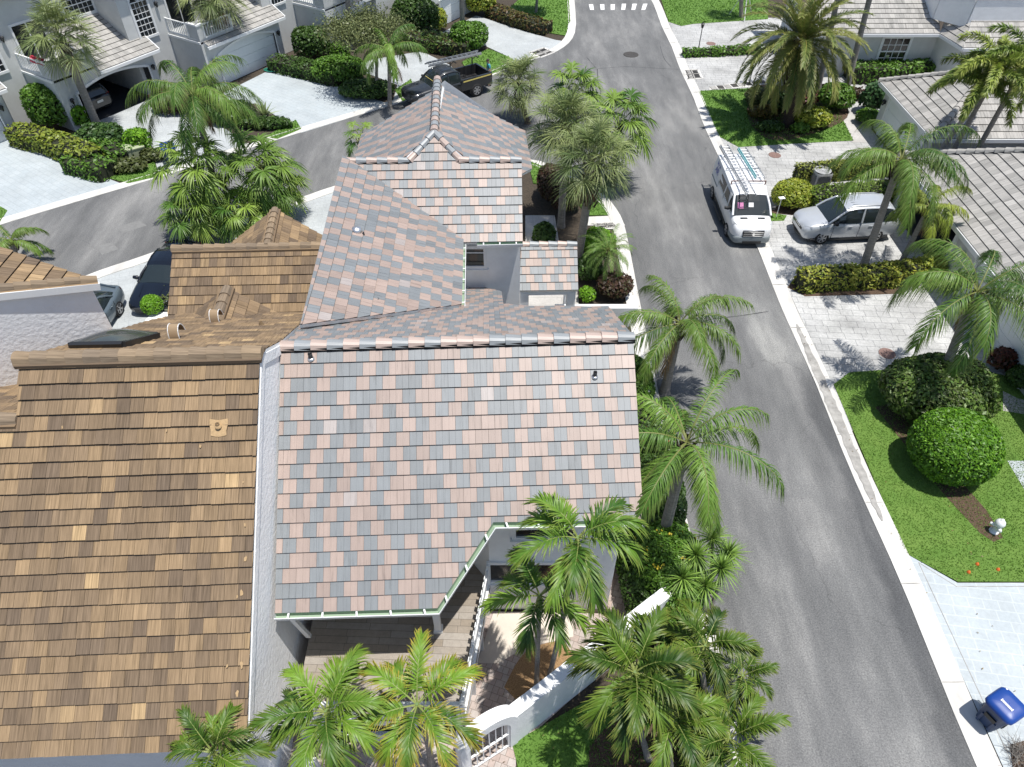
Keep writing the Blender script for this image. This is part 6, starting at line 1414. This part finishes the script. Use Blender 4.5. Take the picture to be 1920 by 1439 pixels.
def suv(name, label, loc, yaw, pm, cat='car', seed=0, L=4.6, dark=False):
    root = thing(name, label, cat, loc, yaw); mb = MB()
    shell(mb, lower([(2.30, .42, .66, .58), (2.20, .28, .80, .80), (1.95, .24, .93, .885), (1.45, .22, 1.02, .92), (.95, .22, 1.07, .925), (.2, .22, 1.05, .925), (-1.0, .22, 1.08, .925), (-1.8, .25, 1.10, .91), (-2.18, .32, 1.08, .86), (-2.30, .45, .96, .74)])); part(mb, 'body', pm, root)
    greenhouse(root, [(1.22, 1.03, 1.05, .80, .66), (.45, 1.05, 1.60, .86, .65), (-.3, 1.05, 1.72, .865, .67), (-1.2, 1.07, 1.70, .86, .66), (-1.86, 1.08, 1.60, .84, .63), (-2.22, 1.07, 1.10, .78, .62)], (-1.85, .45), pm, pillars=((1.2, .42), (-.35, -.4), (-1.25, -1.25), (-2.1, -1.8)))
    for x in (1.36, -1.30):
        for s in (-1, 1): wheel(root, x, s * .80, .345, .23, 'alloy', 6)
    mb = MB(); shell(mb, lower([(1.9, .18, .34, .915), (-1.9, .18, .34, .915)], 2)); part(mb, 'sill', 'trim_black', root)
    lamp(root, 'headlight', [(2.24, .50, .80), (2.02, .84, .84), (1.90, .90, .93), (2.14, .66, .86)], 'lamp_clear'); lamp(root, 'tail_light', [(-2.27, .55, .98), (-2.05, .90, .98), (-2.05, .885, 1.10), (-2.26, .6, 1.08)], 'lamp_red')
    mb = MB(); mb.beam((2.31, -.5, .66), (2.31, .5, .66), .03, .10); mb.beam((2.27, -.55, .42), (2.27, .55, .42), .05, .14); part(mb, 'grille', 'trim_black', root)
    mb = MB(); mb.beam((2.325, -.34, .70), (2.325, .34, .70), .02, .03); part(mb, 'grille_bar', 'chrome', root)
    mirror_parts(root, .92, .92, 1.10, pm if dark else 'trim_black'); handles(root, (.15, -.85), .925, .90, pm); bodyline(root, (.95, -.32, -1.2), .922, .35, 1.04)
    for s in (-1, 1): mb = MB(); mb.tube([(.35, s * .56, 1.66), (.1, s * .57, 1.75), (-1.3, s * .56, 1.75), (-1.6, s * .55, 1.67)], .022, 6); part(mb, 'roof_rail', 'aluminium' if not dark else 'trim_black', root)
    mb = MB()
    for k in range(-2, 3): mb.beam((.1, k * .19, 1.752 - abs(k) * .004), (-1.55, k * .19, 1.70 - abs(k) * .004), .03, .012)
    part(mb, 'roof_rib', pm, root); mb = MB(); mb.box((-2.33, 0, .80), (.02, .42, .14)); part(mb, 'number_plate', 'number_plate', root)
    mb = MB(); mb.tube([(2.2, -.5, .3), (2.32, 0, .3), (2.2, .5, .3)], .05, 6); part(mb, 'bumper', 'trim_black', root); return root
def sedan(name, label, loc, yaw, pm, cat='car', rim='alloy'):
    root = thing(name, label, cat, loc, yaw); mb = MB()
    shell(mb, lower([(2.38, .36, .54, .58), (2.28, .22, .64, .80), (2.0, .18, .74, .90), (1.5, .17, .83, .935), (1.0, .17, .89, .94), (.2, .17, .89, .935), (-1.0, .17, .91, .945), (-1.7, .19, .93, .95), (-2.2, .26, .92, .88), (-2.38, .40, .84, .74)])); part(mb, 'body', pm, root)
    greenhouse(root, [(1.05, .88, .895, .80, .66), (.25, .89, 1.28, .82, .58), (-.35, .89, 1.36, .82, .585), (-.9, .90, 1.33, .81, .57), (-1.75, .92, .97, .76, .60)], (-1.0, .28), pm, pillars=((1.02, .27), (-.42, -.45), (-1.5, -.95)))
    for x in (1.42, -1.38):
        for s in (-1, 1): wheel(root, x, s * .83, .335, .24, rim, 5)
    lamp(root, 'headlight', [(2.30, .48, .60), (2.12, .82, .64), (1.98, .88, .72), (2.16, .66, .68)], 'lamp_clear'); lamp(root, 'tail_light', [(-2.34, .35, .84), (-2.16, .89, .80), (-2.14, .88, .90), (-2.30, .4, .92)], 'lamp_red')
    mb = MB(); mb.beam((2.36, -.55, .36), (2.36, .55, .36), .05, .16); part(mb, 'grille', 'trim_black', root); mirror_parts(root, .78, .93, .96, pm); handles(root, (.05, -.9), .94, .76, pm); bodyline(root, (.85, -.4, -1.2), .94, .25, .87)
    mb = MB(); mb.tube([(-2.05, -.72, .99), (-2.22, 0, 1.02), (-2.05, .72, .99)], .035, 6); part(mb, 'spoiler', pm, root)
    mb = MB(); mb.beam((1.9, -.42, .80), (1.15, -.5, .90), .03, .01); mb.beam((1.9, .42, .80), (1.15, .5, .90), .03, .01); part(mb, 'bonnet_crease', pm, root)
    mb = MB(); mb.box((-2.40, 0, .62), (.02, .42, .12)); part(mb, 'number_plate', 'number_plate', root); return root
suv('parked_car', 'silver hatch-backed family car parked nose to the road on the stamped drive', (16.55, 30.75, .005), math.radians(184.3), 'paint_silver').scale = (1.03, 1.03, 1.08)
sedan('parked_car', 'black low car facing the camera between the brown garage roof and the grey car', (-15.75, 26.45, .005), math.radians(-93), 'paint_black')
sedan('parked_car', 'slate grey car half hidden behind the rough white wall', (-18.15, 22.95, .005), math.radians(-91), 'paint_slate')
suv('parked_car', 'dark car seen from behind inside the open townhouse garage', (-28.1, 45.75, .02), math.radians(148), 'paint_charcoal', dark=True)
# red car tail in the right-hand garage
suv('parked_car', 'red car deep inside the open garage on the right', (24.3, 31.3, .02), math.radians(180), 'paint_red', dark=True)
# -- the white work van
van = thing('van', 'white high-roofed work van with ladders on top parked half over the kerb', 'van', (11.72, 32.25, .0), math.radians(-90.5))
mb = MB(); shell(mb, lower([(2.80, .42, .72, .62), (2.70, .32, 1.00, .84), (2.40, .28, 1.16, .96), (1.95, .27, 1.30, 1.0), (1.3, .27, 1.38, 1.01), (-1.5, .27, 1.38, 1.01), (-2.6, .27, 1.38, 1.0), (-2.78, .34, 1.36, .97)])); part(mb, 'body', 'paint_white', van)
mb = MB(); shell(mb, lower([(2.84, .36, .60, .66), (2.74, .25, .66, .88), (2.35, .22, .66, .985), (1.95, .22, .62, 1.02)])); part(mb, 'bumper', 'bumper_grey', van)
mb = MB(); shell(mb, lower([(1.25, .20, .52, 1.022), (-1.3, .20, .52, 1.022)], 2)); part(mb, 'sill', 'trim_black', van)
greenhouse(van, [(1.98, 1.30, 1.33, .92, .80), (1.15, 1.36, 1.96, .975, .78), (.75, 1.36, 2.08, .98, .83), (-1.0, 1.36, 2.15, .985, .85), (-2.5, 1.36, 2.13, .98, .84), (-2.78, 1.36, 2.06, .96, .80)], (-2.8, 1.12), 'paint_white', side_glass=((1.05, 2.05),), pillars=((1.95, 1.12),), pw=.06)
for s in (-1, 1):
    def sp(x, f): z0, z1 = 1.36, 2.12; z = z0 + (z1 - z0) * f; y = np.interp(f, [0, .3, .68, .92], [.985, .96, .915, .86]); return (x, s * (y + .006), z)
    mb = MB(); mb.face([sp(.95, .02), sp(.12, .02), sp(.12, .64), sp(.72, .64)]); part(mb, 'window', 'windscreen', van)
    mb = MB(); mb.face([sp(-.02, .02), sp(-1.15, .02), sp(-1.15, .66), sp(-.02, .66)]); part(mb, 'window', 'windscreen', van)
    mb = MB(); mb.beam((.04, s * 1.008, .5), (.04, s * .985, 1.4), .014, .012); mb.beam((-1.25, s * 1.008, .5), (-1.25, s * .985, 1.4), .014, .012); mb.beam((-1.3, s * 1.008, 1.02), (-2.6, s * 1.0, 1.02), .03, .05); part(mb, 'door_seam', 'bumper_grey', van)
    mb = MB(); mb.beam((.9, s * 1.06, .33), (-.95, s * 1.06, .33), .16, .05); part(mb, 'side_step', 'trim_black', van)
for x in (1.72, -1.88):
    for s in (-1, 1): wheel(van, x, s * .90, .35, .24, 'alloy', 5)
lamp(van, 'headlight', [(2.69, .55, .98), (2.40, .93, 1.02), (2.28, .95, 1.20), (2.55, .74, 1.10)], 'lamp_clear'); mirror_parts(van, 1.45, 1.08, 1.42, 'trim_black')
mb = MB(); mb.box((2.79, 0, .80), (.06, 1.02, .34)); part(mb, 'grille', 'trim_black', van); mb = MB()
for z in (.70, .80, .90): mb.beam((2.835, -.48, z), (2.835, .48, z), .02, .045)
mb.beam((2.83, -.5, .97), (2.80, .5, .97), .02, .03); mb.lathe([(.07, -.01), (.07, .012)], (2.85, 0, .80), 14, 0, 'x'); part(mb, 'grille_bar', 'chrome', van)
mb = MB(); mb.box((2.86, 0, .36), (.04, .9, .12)); part(mb, 'air_intake', 'trim_black', van)
for s in (-1, 1): mb = MB(); mb.box((2.16, s * .42, 1.285), (.09, .34, .02), 0); part(mb, 'bonnet_vent', 'trim_black', van)
mb = MB(); mb.face([(1.72, -.62, 1.50), (1.46, -.6, 1.74), (1.42, -.28, 1.77), (1.68, -.26, 1.53)][::-1]); 
for a in mb.v: pass
mbp = MB(); mbp.box((1.62, -.55, 1.655), (.30, .28, .012), .2, R=Matrix.Rotation(math.radians(42), 3, 'Y')); mbp.box((1.60, -.05, 1.675), (.22, .26, .012), R=Matrix.Rotation(math.radians(42), 3, 'Y'), mi=1); part(mbp, 'dashboard_paper', ['paper_pink', 'paper_white'], van)
for x in (.35, -.9, -2.1): mb = MB(); mb.beam((x, -.86, 2.26), (x, .86, 2.26), .05, .04); [mb.beam((x, s * .84, 2.05), (x, s * .84, 2.26), .05, .05) for s in (-1, 1)]; part(mb, 'roof_bar', 'aluminium' if x != .35 else 'cover_red', van)
def text_mesh(s, size, material, name, M, root):
    cu = bpy.data.curves.new('lettering', 'FONT'); cu.body = s; cu.size = size; cu.extrude = .002; cu.align_x = 'CENTER'; cu.align_y = 'CENTER'
    o = bpy.data.objects.new('lettering', cu); COL.objects.link(o); dg = bpy.context.evaluated_depsgraph_get(); me = bpy.data.meshes.new_from_object(o.evaluated_get(dg)); bpy.data.objects.remove(o)
    me.transform(M); me.materials.clear(); me.materials.append(MATS[material]); q = link(name, me); lparent(q, root); return q
for s in (-1, 1):
    Mx = Matrix(((-s * 1.0, 0, 0, 0), (0, 0, s * 1.0, 0), (0, 1, 0, 0), (0, 0, 0, 1)))
    tilt = Matrix.Rotation(math.radians(s * 9), 4, 'X')
    text_mesh('AIR', .42, 'logo_blue', 'lettering', Matrix.Translation((-1.95, s * .985, 1.56)) @ tilt @ Mx, van); text_mesh('H.V.A', .26, 'logo_blue', 'lettering', Matrix.Translation((-1.95, s * .935, 1.86)) @ tilt @ Mx, van)
def ladder(label, p0, p1, wd, rungs, mats=('aluminium', 'aluminium'), side=None, up=(0, 0, 1), double=True):
    p0 = Vector(p0); p1 = Vector(p1); root = thing('ladder', label, 'ladder', (p0 + p1) / 2); d = (p1 - p0).normalized(); s = Vector(up).cross(d).normalized(); u = d.cross(s)
    for k, q in ((-1, mats[0]), (1, mats[1])): mb = MB(); mb.beam(p0 + s * k * wd / 2, p1 + s * k * wd / 2, .03, .085); (mb.beam(p0 + s * k * (wd / 2 - .045) + u * .07, p1 * .97 + p0 * .03 + s * k * (wd / 2 - .045) + u * .07, .028, .07) if double else None); o = mb.build('side_rail', q, root)
    for i in range(rungs):
        c = p0 + (p1 - p0) * (i + .5) / rungs; mb = MB(); mb.tube([c - s * wd / 2, c + s * wd / 2], .02, 6, sm=False); 
        if double: mb.tube([c - s * (wd / 2 - .05) + u * .07 + d * .1, c + s * (wd / 2 - .05) + u * .07 + d * .1], .02, 6)
        mb.build('rung', 'aluminium', root)
    return root
ladder('long aluminium ladder on the van roof reaching over its windscreen', (11.20, 35.4, 2.34), (11.45, 30.35, 2.36), .46, 17)
ladder('short ladder with one teal rail on the van roof beside the long ladder', (12.08, 35.1, 2.34), (12.28, 32.0, 2.34), .46, 10, ('teal_paint', 'aluminium'))
# -- the pickup
pk = thing('pickup_truck', 'dark grey pickup with a ladder on its rack stopped at the side road', 'pickup', (-4.35, 47.0, 0), math.radians(214))
mb = MB(); shell(mb, lower([(2.95, .55, .86, .66), (2.86, .42, 1.02, .88), (2.6, .40, 1.12, .97), (1.8, .40, 1.19, 1.0), (1.2, .40, 1.22, 1.0), (-.2, .40, 1.22, 1.0), (-.62, .40, 1.22, 1.0)])); part(mb, 'body', 'paint_charcoal', pk)
greenhouse(pk, [(1.45, 1.18, 1.20, .88, .74), (.72, 1.20, 1.82, .92, .70), (.2, 1.20, 1.93, .925, .72), (-.35, 1.20, 1.91, .92, .71), (-.66, 1.20, 1.72, .91, .70)], (-.68, .74), 'paint_charcoal', pillars=((1.42, .72), (.28, .25), (-.62, -.6)))
mb = MB()
for s in (-1, 1): mb.box((-1.8, s * .94, .95), (2.36, .12, .72)); 
mb.box((-2.93, 0, .95), (.12, 1.9, .72)); mb.box((-.70, 0, .95), (.1, 1.9, .70)); part(mb, 'bed', 'paint_charcoal', pk)
mb = MB(); mb.box((-1.8, 0, .66), (2.2, 1.76, .06)); 
for s in (-1, 1): mb.box((-1.8, s * .872, .98), (2.2, .012, .64))
mb.box((-1.6, .2, .78), (.5, .4, .2), .3); mb.box((-1.2, -.3, .76), (.4, .5, .16), -.2); part(mb, 'bed_liner', 'liner', pk)
for x in (1.9, -1.75):
    for s in (-1, 1): wheel(pk, x, s * .90, .42, .28, 'alloy', 6)
mb = MB(); mb.beam((-.75, 1.008, 1.17), (-2.9, 1.008, 1.22), .01, .075); mb.beam((-.75, -1.008, 1.17), (-2.9, -1.008, 1.22), .01, .075); part(mb, 'stripe', 'yellow_band', pk)
lamp(pk, 'headlight', [(2.82, .58, .92), (2.62, .95, .94), (2.58, .955, 1.06), (2.78, .66, 1.03)], 'lamp_clear'); lamp(pk, 'tail_light', [(-2.996, .80, .95), (-2.996, .995, .95), (-2.996, .995, 1.25), (-2.996, .80, 1.25)], 'lamp_red'); mirror_parts(pk, 1.1, 1.03, 1.3, 'trim_black')
mb = MB(); mb.box((-3.06, 0, .58), (.14, 1.8, .2)); part(mb, 'bumper', 'chrome', pk); mb = MB(); mb.box((1.18, .0, 1.50), (.02, 1.1, .02), R=Matrix.Rotation(.5, 3, 'Y')); part(mb, 'sun_strip', 'yellow_band', pk)
mb = MB()
for x in (-.9, -2.6): 
    mb.beam((x, -.9, 1.3), (x, -.9, 2.02), .06, .06); mb.beam((x, -.9, 2.02), (x, -.1, 2.02), .06, .06); mb.beam((x, -.9, 1.6), (x + .0, -.45, 2.0), .04, .04)
part(mb, 'ladder_rack', 'black_metal', pk); handles(pk, (.05, -.45), 1.0, 1.08, 'trim_black'); bodyline(pk, (1.15, .22, -.55), 1.0, .5, 1.2)
mb = MB()
for k in range(-2, 3): mb.beam((.5, k * .2, 1.955), (-.55, k * .2, 1.93), .03, .012)
part(mb, 'roof_rib', 'paint_charcoal', pk)
h_ = np.array([math.cos(math.radians(214)), math.sin(math.radians(214))]); r_ = np.array([h_[1], -h_[0]]); pc = np.array([-4.35, 47.0])
q0 = pc + h_ * (-3.0) + r_ * .52; q1 = pc + h_ * 1.0 + r_ * .62
ladder('aluminium ladder lying on the pickup rack', (*q0, 2.12), (*q1, 2.12), .5, 11)
# ================================================================ SMALL THINGS
mat('bin_blue', (.010, .055, .27), .4, var=.05, vscale=3); mat('bin_body', (.028, .055, .13), .5); mat('hydrant_white', (.78, .79, .79), .45); mat('utility_green', (.36, .40, .25), .7, var=.1, vscale=3); mat('ac_grey', (.42, .425, .42), .6); mat('shirt_teal', (.07, .36, .42), .8, var=.15, vscale=8); mat('jeans', (.03, .09, .17), .85, var=.2, vscale=10); mat('skin', (.42, .24, .17), .55); mat('hair_dark', (.03, .022, .018), .7); mat('flag_orange', (.75, .16, .03), .6); mat('hose_green', (.01, .22, .15), .5); mat('towel_red', (.5, .03, .06), .8)
def bin_(label, loc, rz, lidc='bin_blue'):
    root = thing('wheelie_bin', label, 'bin', loc, rz); mb = MB(); rows = []
    for z, hx, hy in ((.06, .24, .25), (.12, .26, .27), (.6, .29, .31), (.96, .31, .345), (1.0, .325, .36)):
        r = []; K = 24
        for k in range(K): a = 2 * math.pi * k / K; c, s = math.cos(a), math.sin(a); m_ = (abs(c) ** 6 + abs(s) ** 6) ** (1 / 6); r.append((hx * c / m_, hy * s / m_, z))
        rows.append(r)
    mb.grid(rows, closed=True); mb.face(rows[0][::-1]); mb.box((.305, 0, .58), (.05, .30, .14), mi=1); mb.box((.29, .16, .3), (.05, .07, .4)); mb.box((.29, -.16, .3), (.05, .07, .4)); part(mb, 'body', ['bin_body', 'trim_black'], root)
    mb = MB(); rows = []
    for z, f, dx in ((.99, 1.06, 0), (1.05, 1.07, 0), (1.10, 1.0, -.01), (1.145, .86, -.03), (1.15, .4, -.04), (1.15, .02, -.04)):
        r = []; K = 28
        for k in range(K): a = 2 * math.pi * k / K; c, s = math.cos(a), math.sin(a); m_ = (abs(c) ** 7 + abs(s) ** 7) ** (1 / 7); r.append((dx + f * .345 * c / m_, f * .37 * s / m_, z + .035 * (c / m_ < 0) * 0 - .03 * f * c / m_))
        rows.append(r)
    mb.grid(rows, closed=True); lid = part(mb, 'lid', lidc, root)
    mb = MB(); mb.box((.05, 0, 1.152), (.045, .26, .006), R=Matrix.Rotation(.08, 3, 'Y')); mb.box((.085, .0, 1.150), (.012, .26, .006)); 
    for k in (-1, 1): mb.box((.055, k * .15, 1.151), (.09, .025, .006))
    for k in (-1, 1): mb.box((-.29, k * .165, 1.165), (.035, .26, .006), R=Matrix.Rotation(.08, 3, 'Y'))
    part(mb, 'lid_marking', 'paper_white', root, lid)
    for s in (-1, 1): mb = MB(); mb.lathe([(.03, -.03), (.12, -.03), (.12, .03), (.03, .03)], (-.26, s * .30, .12), 16, 0, 'y'); part(mb, 'wheel', 'tyre', root)
    mb = MB(); mb.tube([(-.30, -.3, 1.0), (-.39, -.3, 1.03), (-.39, .3, 1.03), (-.30, .3, 1.0)], .02, 6); part(mb, 'handle', lidc, root); return root
q = P(1862, 1372); bin_('blue-lidded wheeled bin standing on the pale blue drive by the kerb', (12.84, 7.12, .012), math.radians(142 + 65))
q = P(322, 312); bin_('blue bin half hidden behind the fan palm clump across the side road', (q[0], q[1] + .3, .01), math.radians(-60))
hy = P(1862, 998); root = thing('fire_hydrant', 'white fire hydrant in the mulch strip on the right lawn', 'fire hydrant', (hy[0], hy[1], .03)); mb = MB(); mb.lathe([(.15, 0), (.15, .05), (.10, .06), (.10, .36), (.15, .38), (.15, .42), (.14, .44)], (0, 0, 0), 18); part(mb, 'barrel', 'hydrant_white', root)
mb = MB(); mb.lathe([(.155, .44), (.16, .47), (.13, .55), (.08, .60), (.045, .61), (.04, .67), (.0, .67)], (0, 0, 0), 18); part(mb, 'bonnet', 'hydrant_white', root)
for a in (0.4, 2.5, 4.6): mb = MB(); d = Vector((math.cos(a), math.sin(a), 0)); mb.tube([d * .06 + Vector((0, 0, .3)), d * .19 + Vector((0, 0, .3))], .06, 12); mb.tube([d * .18 + Vector((0, 0, .3)), d * .23 + Vector((0, 0, .3))], .045, 8); part(mb, 'nozzle', 'hydrant_white', root)
# air conditioner
ac = P(1534, 338); root = thing('air_conditioner', 'square outdoor air conditioner with a round fan grille between the hedges', 'air conditioner', (ac[0] - .2, ac[1] - .6, 0), .1); mb = MB(); rows = []
for z, f in ((.0, .98), (.05, 1), (.82, 1), (.9, .96)):
    r = []
    for k in range(28): a = 2 * math.pi * k / 28; c, s = math.cos(a), math.sin(a); m_ = (abs(c) ** 6 + abs(s) ** 6) ** (1 / 6); r.append((.46 * f * c / m_, .46 * f * s / m_, z))
    rows.append(r)
mb.grid(rows, closed=True)
for z in np.arange(.1, .8, .06): mb.box((0, -.465, z), (.8, .01, .02), mi=1); mb.box((-.465, 0, z), (.01, .8, .02), mi=1)
part(mb, 'casing', ['ac_grey', 'trim_black'], root); mb = MB(); mb.lathe([(.45, .895), (.45, .93), (.40, .935), (.38, .9)], (0, 0, 0), 26, 1); mb.lathe([(.39, .88), (.02, .885)], (0, 0, 0), 26, 0)
for k in range(5): a = k * 1.2566; mb.beam((.06 * math.cos(a), .06 * math.sin(a), .91), (.37 * math.cos(a), .37 * math.sin(a), .91), .10, .012, 1)
mb.lathe([(.09, .90), (.08, .94)], (0, 0, 0), 12, 1)
for r in (.15, .22, .29, .36):
    for k in range(20): a, b_ = 2 * math.pi * k / 20, 2 * math.pi * (k + 1) / 20; mb.beam((r * math.cos(a), r * math.sin(a), .935), (r * math.cos(b_), r * math.sin(b_), .935), .008, .008, 1)
part(mb, 'fan_grille', ['dark_inside', 'ac_grey'], root)
# lamp post
lp = P(1310, 91); root = thing('lamp_post', 'slim black lamp post in the low hedge beside the road', 'lamp post', lp); mb = MB(); mb.tube([(0, 0, 0), (0, 0, .1), (0, 0, .12), (0, 0, 1.45)], [.07, .06, .035, .03], 8); part(mb, 'post', 'black_metal', root); mb = MB(); mb.lathe([(.03, 1.42), (.09, 1.45), (.12, 1.68), (.125, 1.7)], (0, 0, 0), 6, sm=False); mb.lathe([(.15, 1.7), (.06, 1.78), (.02, 1.84)], (0, 0, 0), 6, 1, sm=False); part(mb, 'lantern', ['iron_grate', 'black_metal'], root)
# green utility cabinet
ub = P(254, 300); root = thing('utility_box', 'pale green utility cabinet at the end of the top-left hedge', 'utility box', (ub[0], ub[1] + .3, 0), math.radians(35)); mb = MB(); mb.box((0, 0, .32), (1.0, .85, .64)); part(mb, 'cabinet', 'utility_green', root); mb = MB(); rows = [[(-.53, -.45, .64), (.53, -.45, .64)], [(-.53, -.45, .70), (.53, -.45, .70)], [(-.53, .2, .78), (.53, .2, .78)], [(-.53, .45, .74), (.53, .45, .74)], [(-.53, .45, .64), (.53, .45, .64)]]; mb.grid(rows, sm=False); mb.face([r[0] for r in rows]); mb.face([r[1] for r in rows][::-1]); part(mb, 'lid', 'utility_green', root); mb = MB(); mb.box((.2, -.44, .4), (.12, .03, .1)); part(mb, 'latch', 'trim_black', root)
# orange markers in the lawn
for px, py, lb in ((1815, 1075, 'lower left orange marker in the right lawn near the drive'), (1831, 1060, 'upper orange marker in the right lawn near the drive'), (1870, 1070, 'faint rightmost orange marker in the right lawn near the drive')):
    c = P(px, py); mb = MB(); mb.lathe([(.06, .03), (.055, .06), (.02, .12), (.0, .13)], c, 8); tag(mb.build('lawn_marker', 'flag_orange'), lb, 'marker', 'orange lawn markers')
# hose heap and towel
c = P(512, 134); mb = MB()
for k in range(4): mb.tube([(c[0] + (.25 + .05 * k) * math.cos(a) * 1.6, c[1] + (.25 + .04 * k) * math.sin(a), .05 + .02 * k) for a in np.linspace(0, 6.28, 16)], .025, 6, caps=False)
tag(mb.build('garden_hose', 'hose_green'), 'green hose coiled at the foot of the closed white garage door', 'hose')
f_ = P(142, 248); mb = MB(); tw = [np.array([f_[0] + U[0] * .12 + NN[0] * n_, f_[1] + U[1] * .12 + NN[1] * n_, 4.16 + .03 * math.sin(i)]) for i, n_ in enumerate(np.linspace(-.3, -1.6, 8))]
mb.grid([[t + np.array([U[0], U[1], 0]) * .16, t + np.array([0, 0, .03]), t + np.array([-U[0] * .12, -U[1] * .12, -.25])] for t in tw]); tag(mb.build('towel', 'towel_red'), 'red cloth hanging on the balcony rail of the open-garage townhouse', 'cloth')
mb = MB(); q = pc + h_ * .45 - r_ * 1.22; mb.lathe([(.05, .0), (.2, .05), (.24, .25), (.2, .45), (.06, .55)], (q[0], q[1], .02), 12); 
tag(mb.build('bag', 'orange_bag'), 'orange bag beside the pickup cab above the roof ridge', 'bag')
# ---------------------------------------------------------------- the person behind the pickup
def skinbody(name, verts, edges, radii, material, root, sub=2):
    me = bpy.data.meshes.new(name); me.from_pydata(verts, edges, []); o = bpy.data.objects.new(name, me); COL.objects.link(o); md = o.modifiers.new('skin', 'SKIN'); md.use_smooth_shade = True
    for i, r in enumerate(radii): me.skin_vertices[0].data[i].radius = (r, r)
    me.skin_vertices[0].data[0].use_root = True; s = o.modifiers.new('sub', 'SUBSURF'); s.levels = sub; s.render_levels = sub; dg = bpy.context.evaluated_depsgraph_get(); m2 = bpy.data.meshes.new_from_object(o.evaluated_get(dg)); bpy.data.objects.remove(o)
    m2.materials.clear(); m2.materials.append(MATS[material]); m2.polygons.foreach_set('use_smooth', [True] * len(m2.polygons)); q = link(name, m2); lparent(q, root); return q
pp = P(918, 161); per = thing('person', 'person in a teal shirt and blue jeans standing at the pickup tailgate', 'person', (pp[0], pp[1], 0), math.radians(200))
V_ = [(0, 0, .95), (0, 0, 1.12), (.02, 0, 1.32), (.03, 0, 1.46), (.05, 0, 1.54), (.09, 0, 1.62), (.10, 0, 1.72)]; E_ = [(0, 1), (1, 2), (2, 3), (3, 4), (4, 5), (5, 6)]; Rr = [.13, .125, .15, .10, .055, .09, .085]
for s in (-1, 1):
    i = len(V_); V_ += [(0, s * .10, .90), (.02, s * .11, .50), (-.01, s * .11, .10), (.13, s * .12, .05)]; E_ += [(0, i), (i, i + 1), (i + 1, i + 2), (i + 2, i + 3)]; Rr += [.095, .065, .045, .04]
    i = len(V_); V_ += [(.02, s * .19, 1.40), (.04, s * .25, 1.14), (.26, s * .20, 1.02), (.34, s * .18, 1.02)]; E_ += [(2, i), (i, i + 1), (i + 1, i + 2), (i + 2, i + 3)]; Rr += [.06, .045, .034, .03]
    hd_ = i + 3
    for k, (dy, ln_) in enumerate(((-.03, .075), (-.01, .09), (.01, .085), (.03, .065))):
        j = len(V_); V_ += [(.38, s * .18 + dy, 1.02), (.38 + ln_ * .6, s * .18 + dy, 1.005), (.38 + ln_, s * .18 + dy, .98)]; E_ += [(hd_, j), (j, j + 1), (j + 1, j + 2)]; Rr += [.010, .009, .008]
    j = len(V_); V_ += [(.36, s * .13, 1.03), (.40, s * .11, 1.02)]; E_ += [(hd_, j), (j, j + 1)]; Rr += [.011, .009]
skinbody('body', V_, E_, Rr, 'skin', per)
skinbody('shirt', [(0, 0, .92), (0, 0, 1.12), (.02, 0, 1.32), (.03, 0, 1.47), (.02, .19, 1.41), (.035, .235, 1.22), (.02, -.19, 1.41), (.035, -.235, 1.22)], [(0, 1), (1, 2), (2, 3), (2, 4), (4, 5), (2, 6), (6, 7)], [.155, .15, .172, .09, .085, .07, .085, .07], 'shirt_teal', per)
skinbody('trousers', [(0, 0, .97), (0, .10, .88), (.02, .11, .50), (-.01, .11, .12), (0, -.10, .88), (.02, -.11, .50), (-.01, -.11, .12)], [(0, 1), (1, 2), (2, 3), (0, 4), (4, 5), (5, 6)], [.145, .108, .08, .065, .108, .08, .065], 'jeans', per)
mb = MB(); rows = []
for i in range(6):
    ph = math.radians(15 + 75 * i / 5); rows.append([(.085 + .108 * math.cos(ph) * math.cos(2 * math.pi * k / 14) - .012, .102 * math.cos(ph) * math.sin(2 * math.pi * k / 14), 1.66 + .125 * math.sin(ph)) for k in range(14)])
mb.grid(rows, closed=True); part(mb, 'hair', 'hair_dark', per)
for s in (-1, 1): mb = MB(); mb.tube([(-.08, s * .115, .05), (.05, s * .12, .05), (.17, s * .125, .035)], [.05, .055, .04], 8); part(mb, 'shoe', 'trim_black', per)
for s in (-1, 1): mb = MB(); mb.lathe([(.012, -.004), (.012, .004)], (.185, s * .035, 1.655), 8, 0, 'x'); part(mb, 'eye', 'hair_dark', per)
mb = MB(); mb.tube([(.175, 0, 1.66), (.205, 0, 1.625), (.185, 0, 1.61)], [.012, .018, .012], 6); part(mb, 'nose', 'skin', per)

# fallen leaves and clippings blown along the kerbs and drives
R_ = np.random.default_rng(77); pts = []
for (x0, y0, x1, y1, n_, sg) in ((12.5, 12, 12.5, 40, 40, .15), (5.7, 3, 5.5, 30, 60, .2), (-3, 4, 2.5, 8.5, 70, .8), (13.6, 8, 15, 16, 25, .8)):
    t = R_.random(n_); pts.append(np.c_[x0 + (x1 - x0) * t + R_.normal(0, sg, n_), y0 + (y1 - y0) * t + R_.normal(0, sg, n_), np.full(n_, .05)])
pts = np.concatenate(pts); V, F = leaves(pts, np.tile([0, 0, 1.], (len(pts), 1)), .032, R_, flat=2.5, elong=2.2)
V[:, 2] = np.clip(V[:, 2], .036, .075)
o = npmesh('leaf_litter', V, F, 'leaf_matt', mixcol(((.20, .12, .05), (.30, .22, .08), (.10, .07, .04)), len(pts), R_)); o['kind'] = 'stuff'
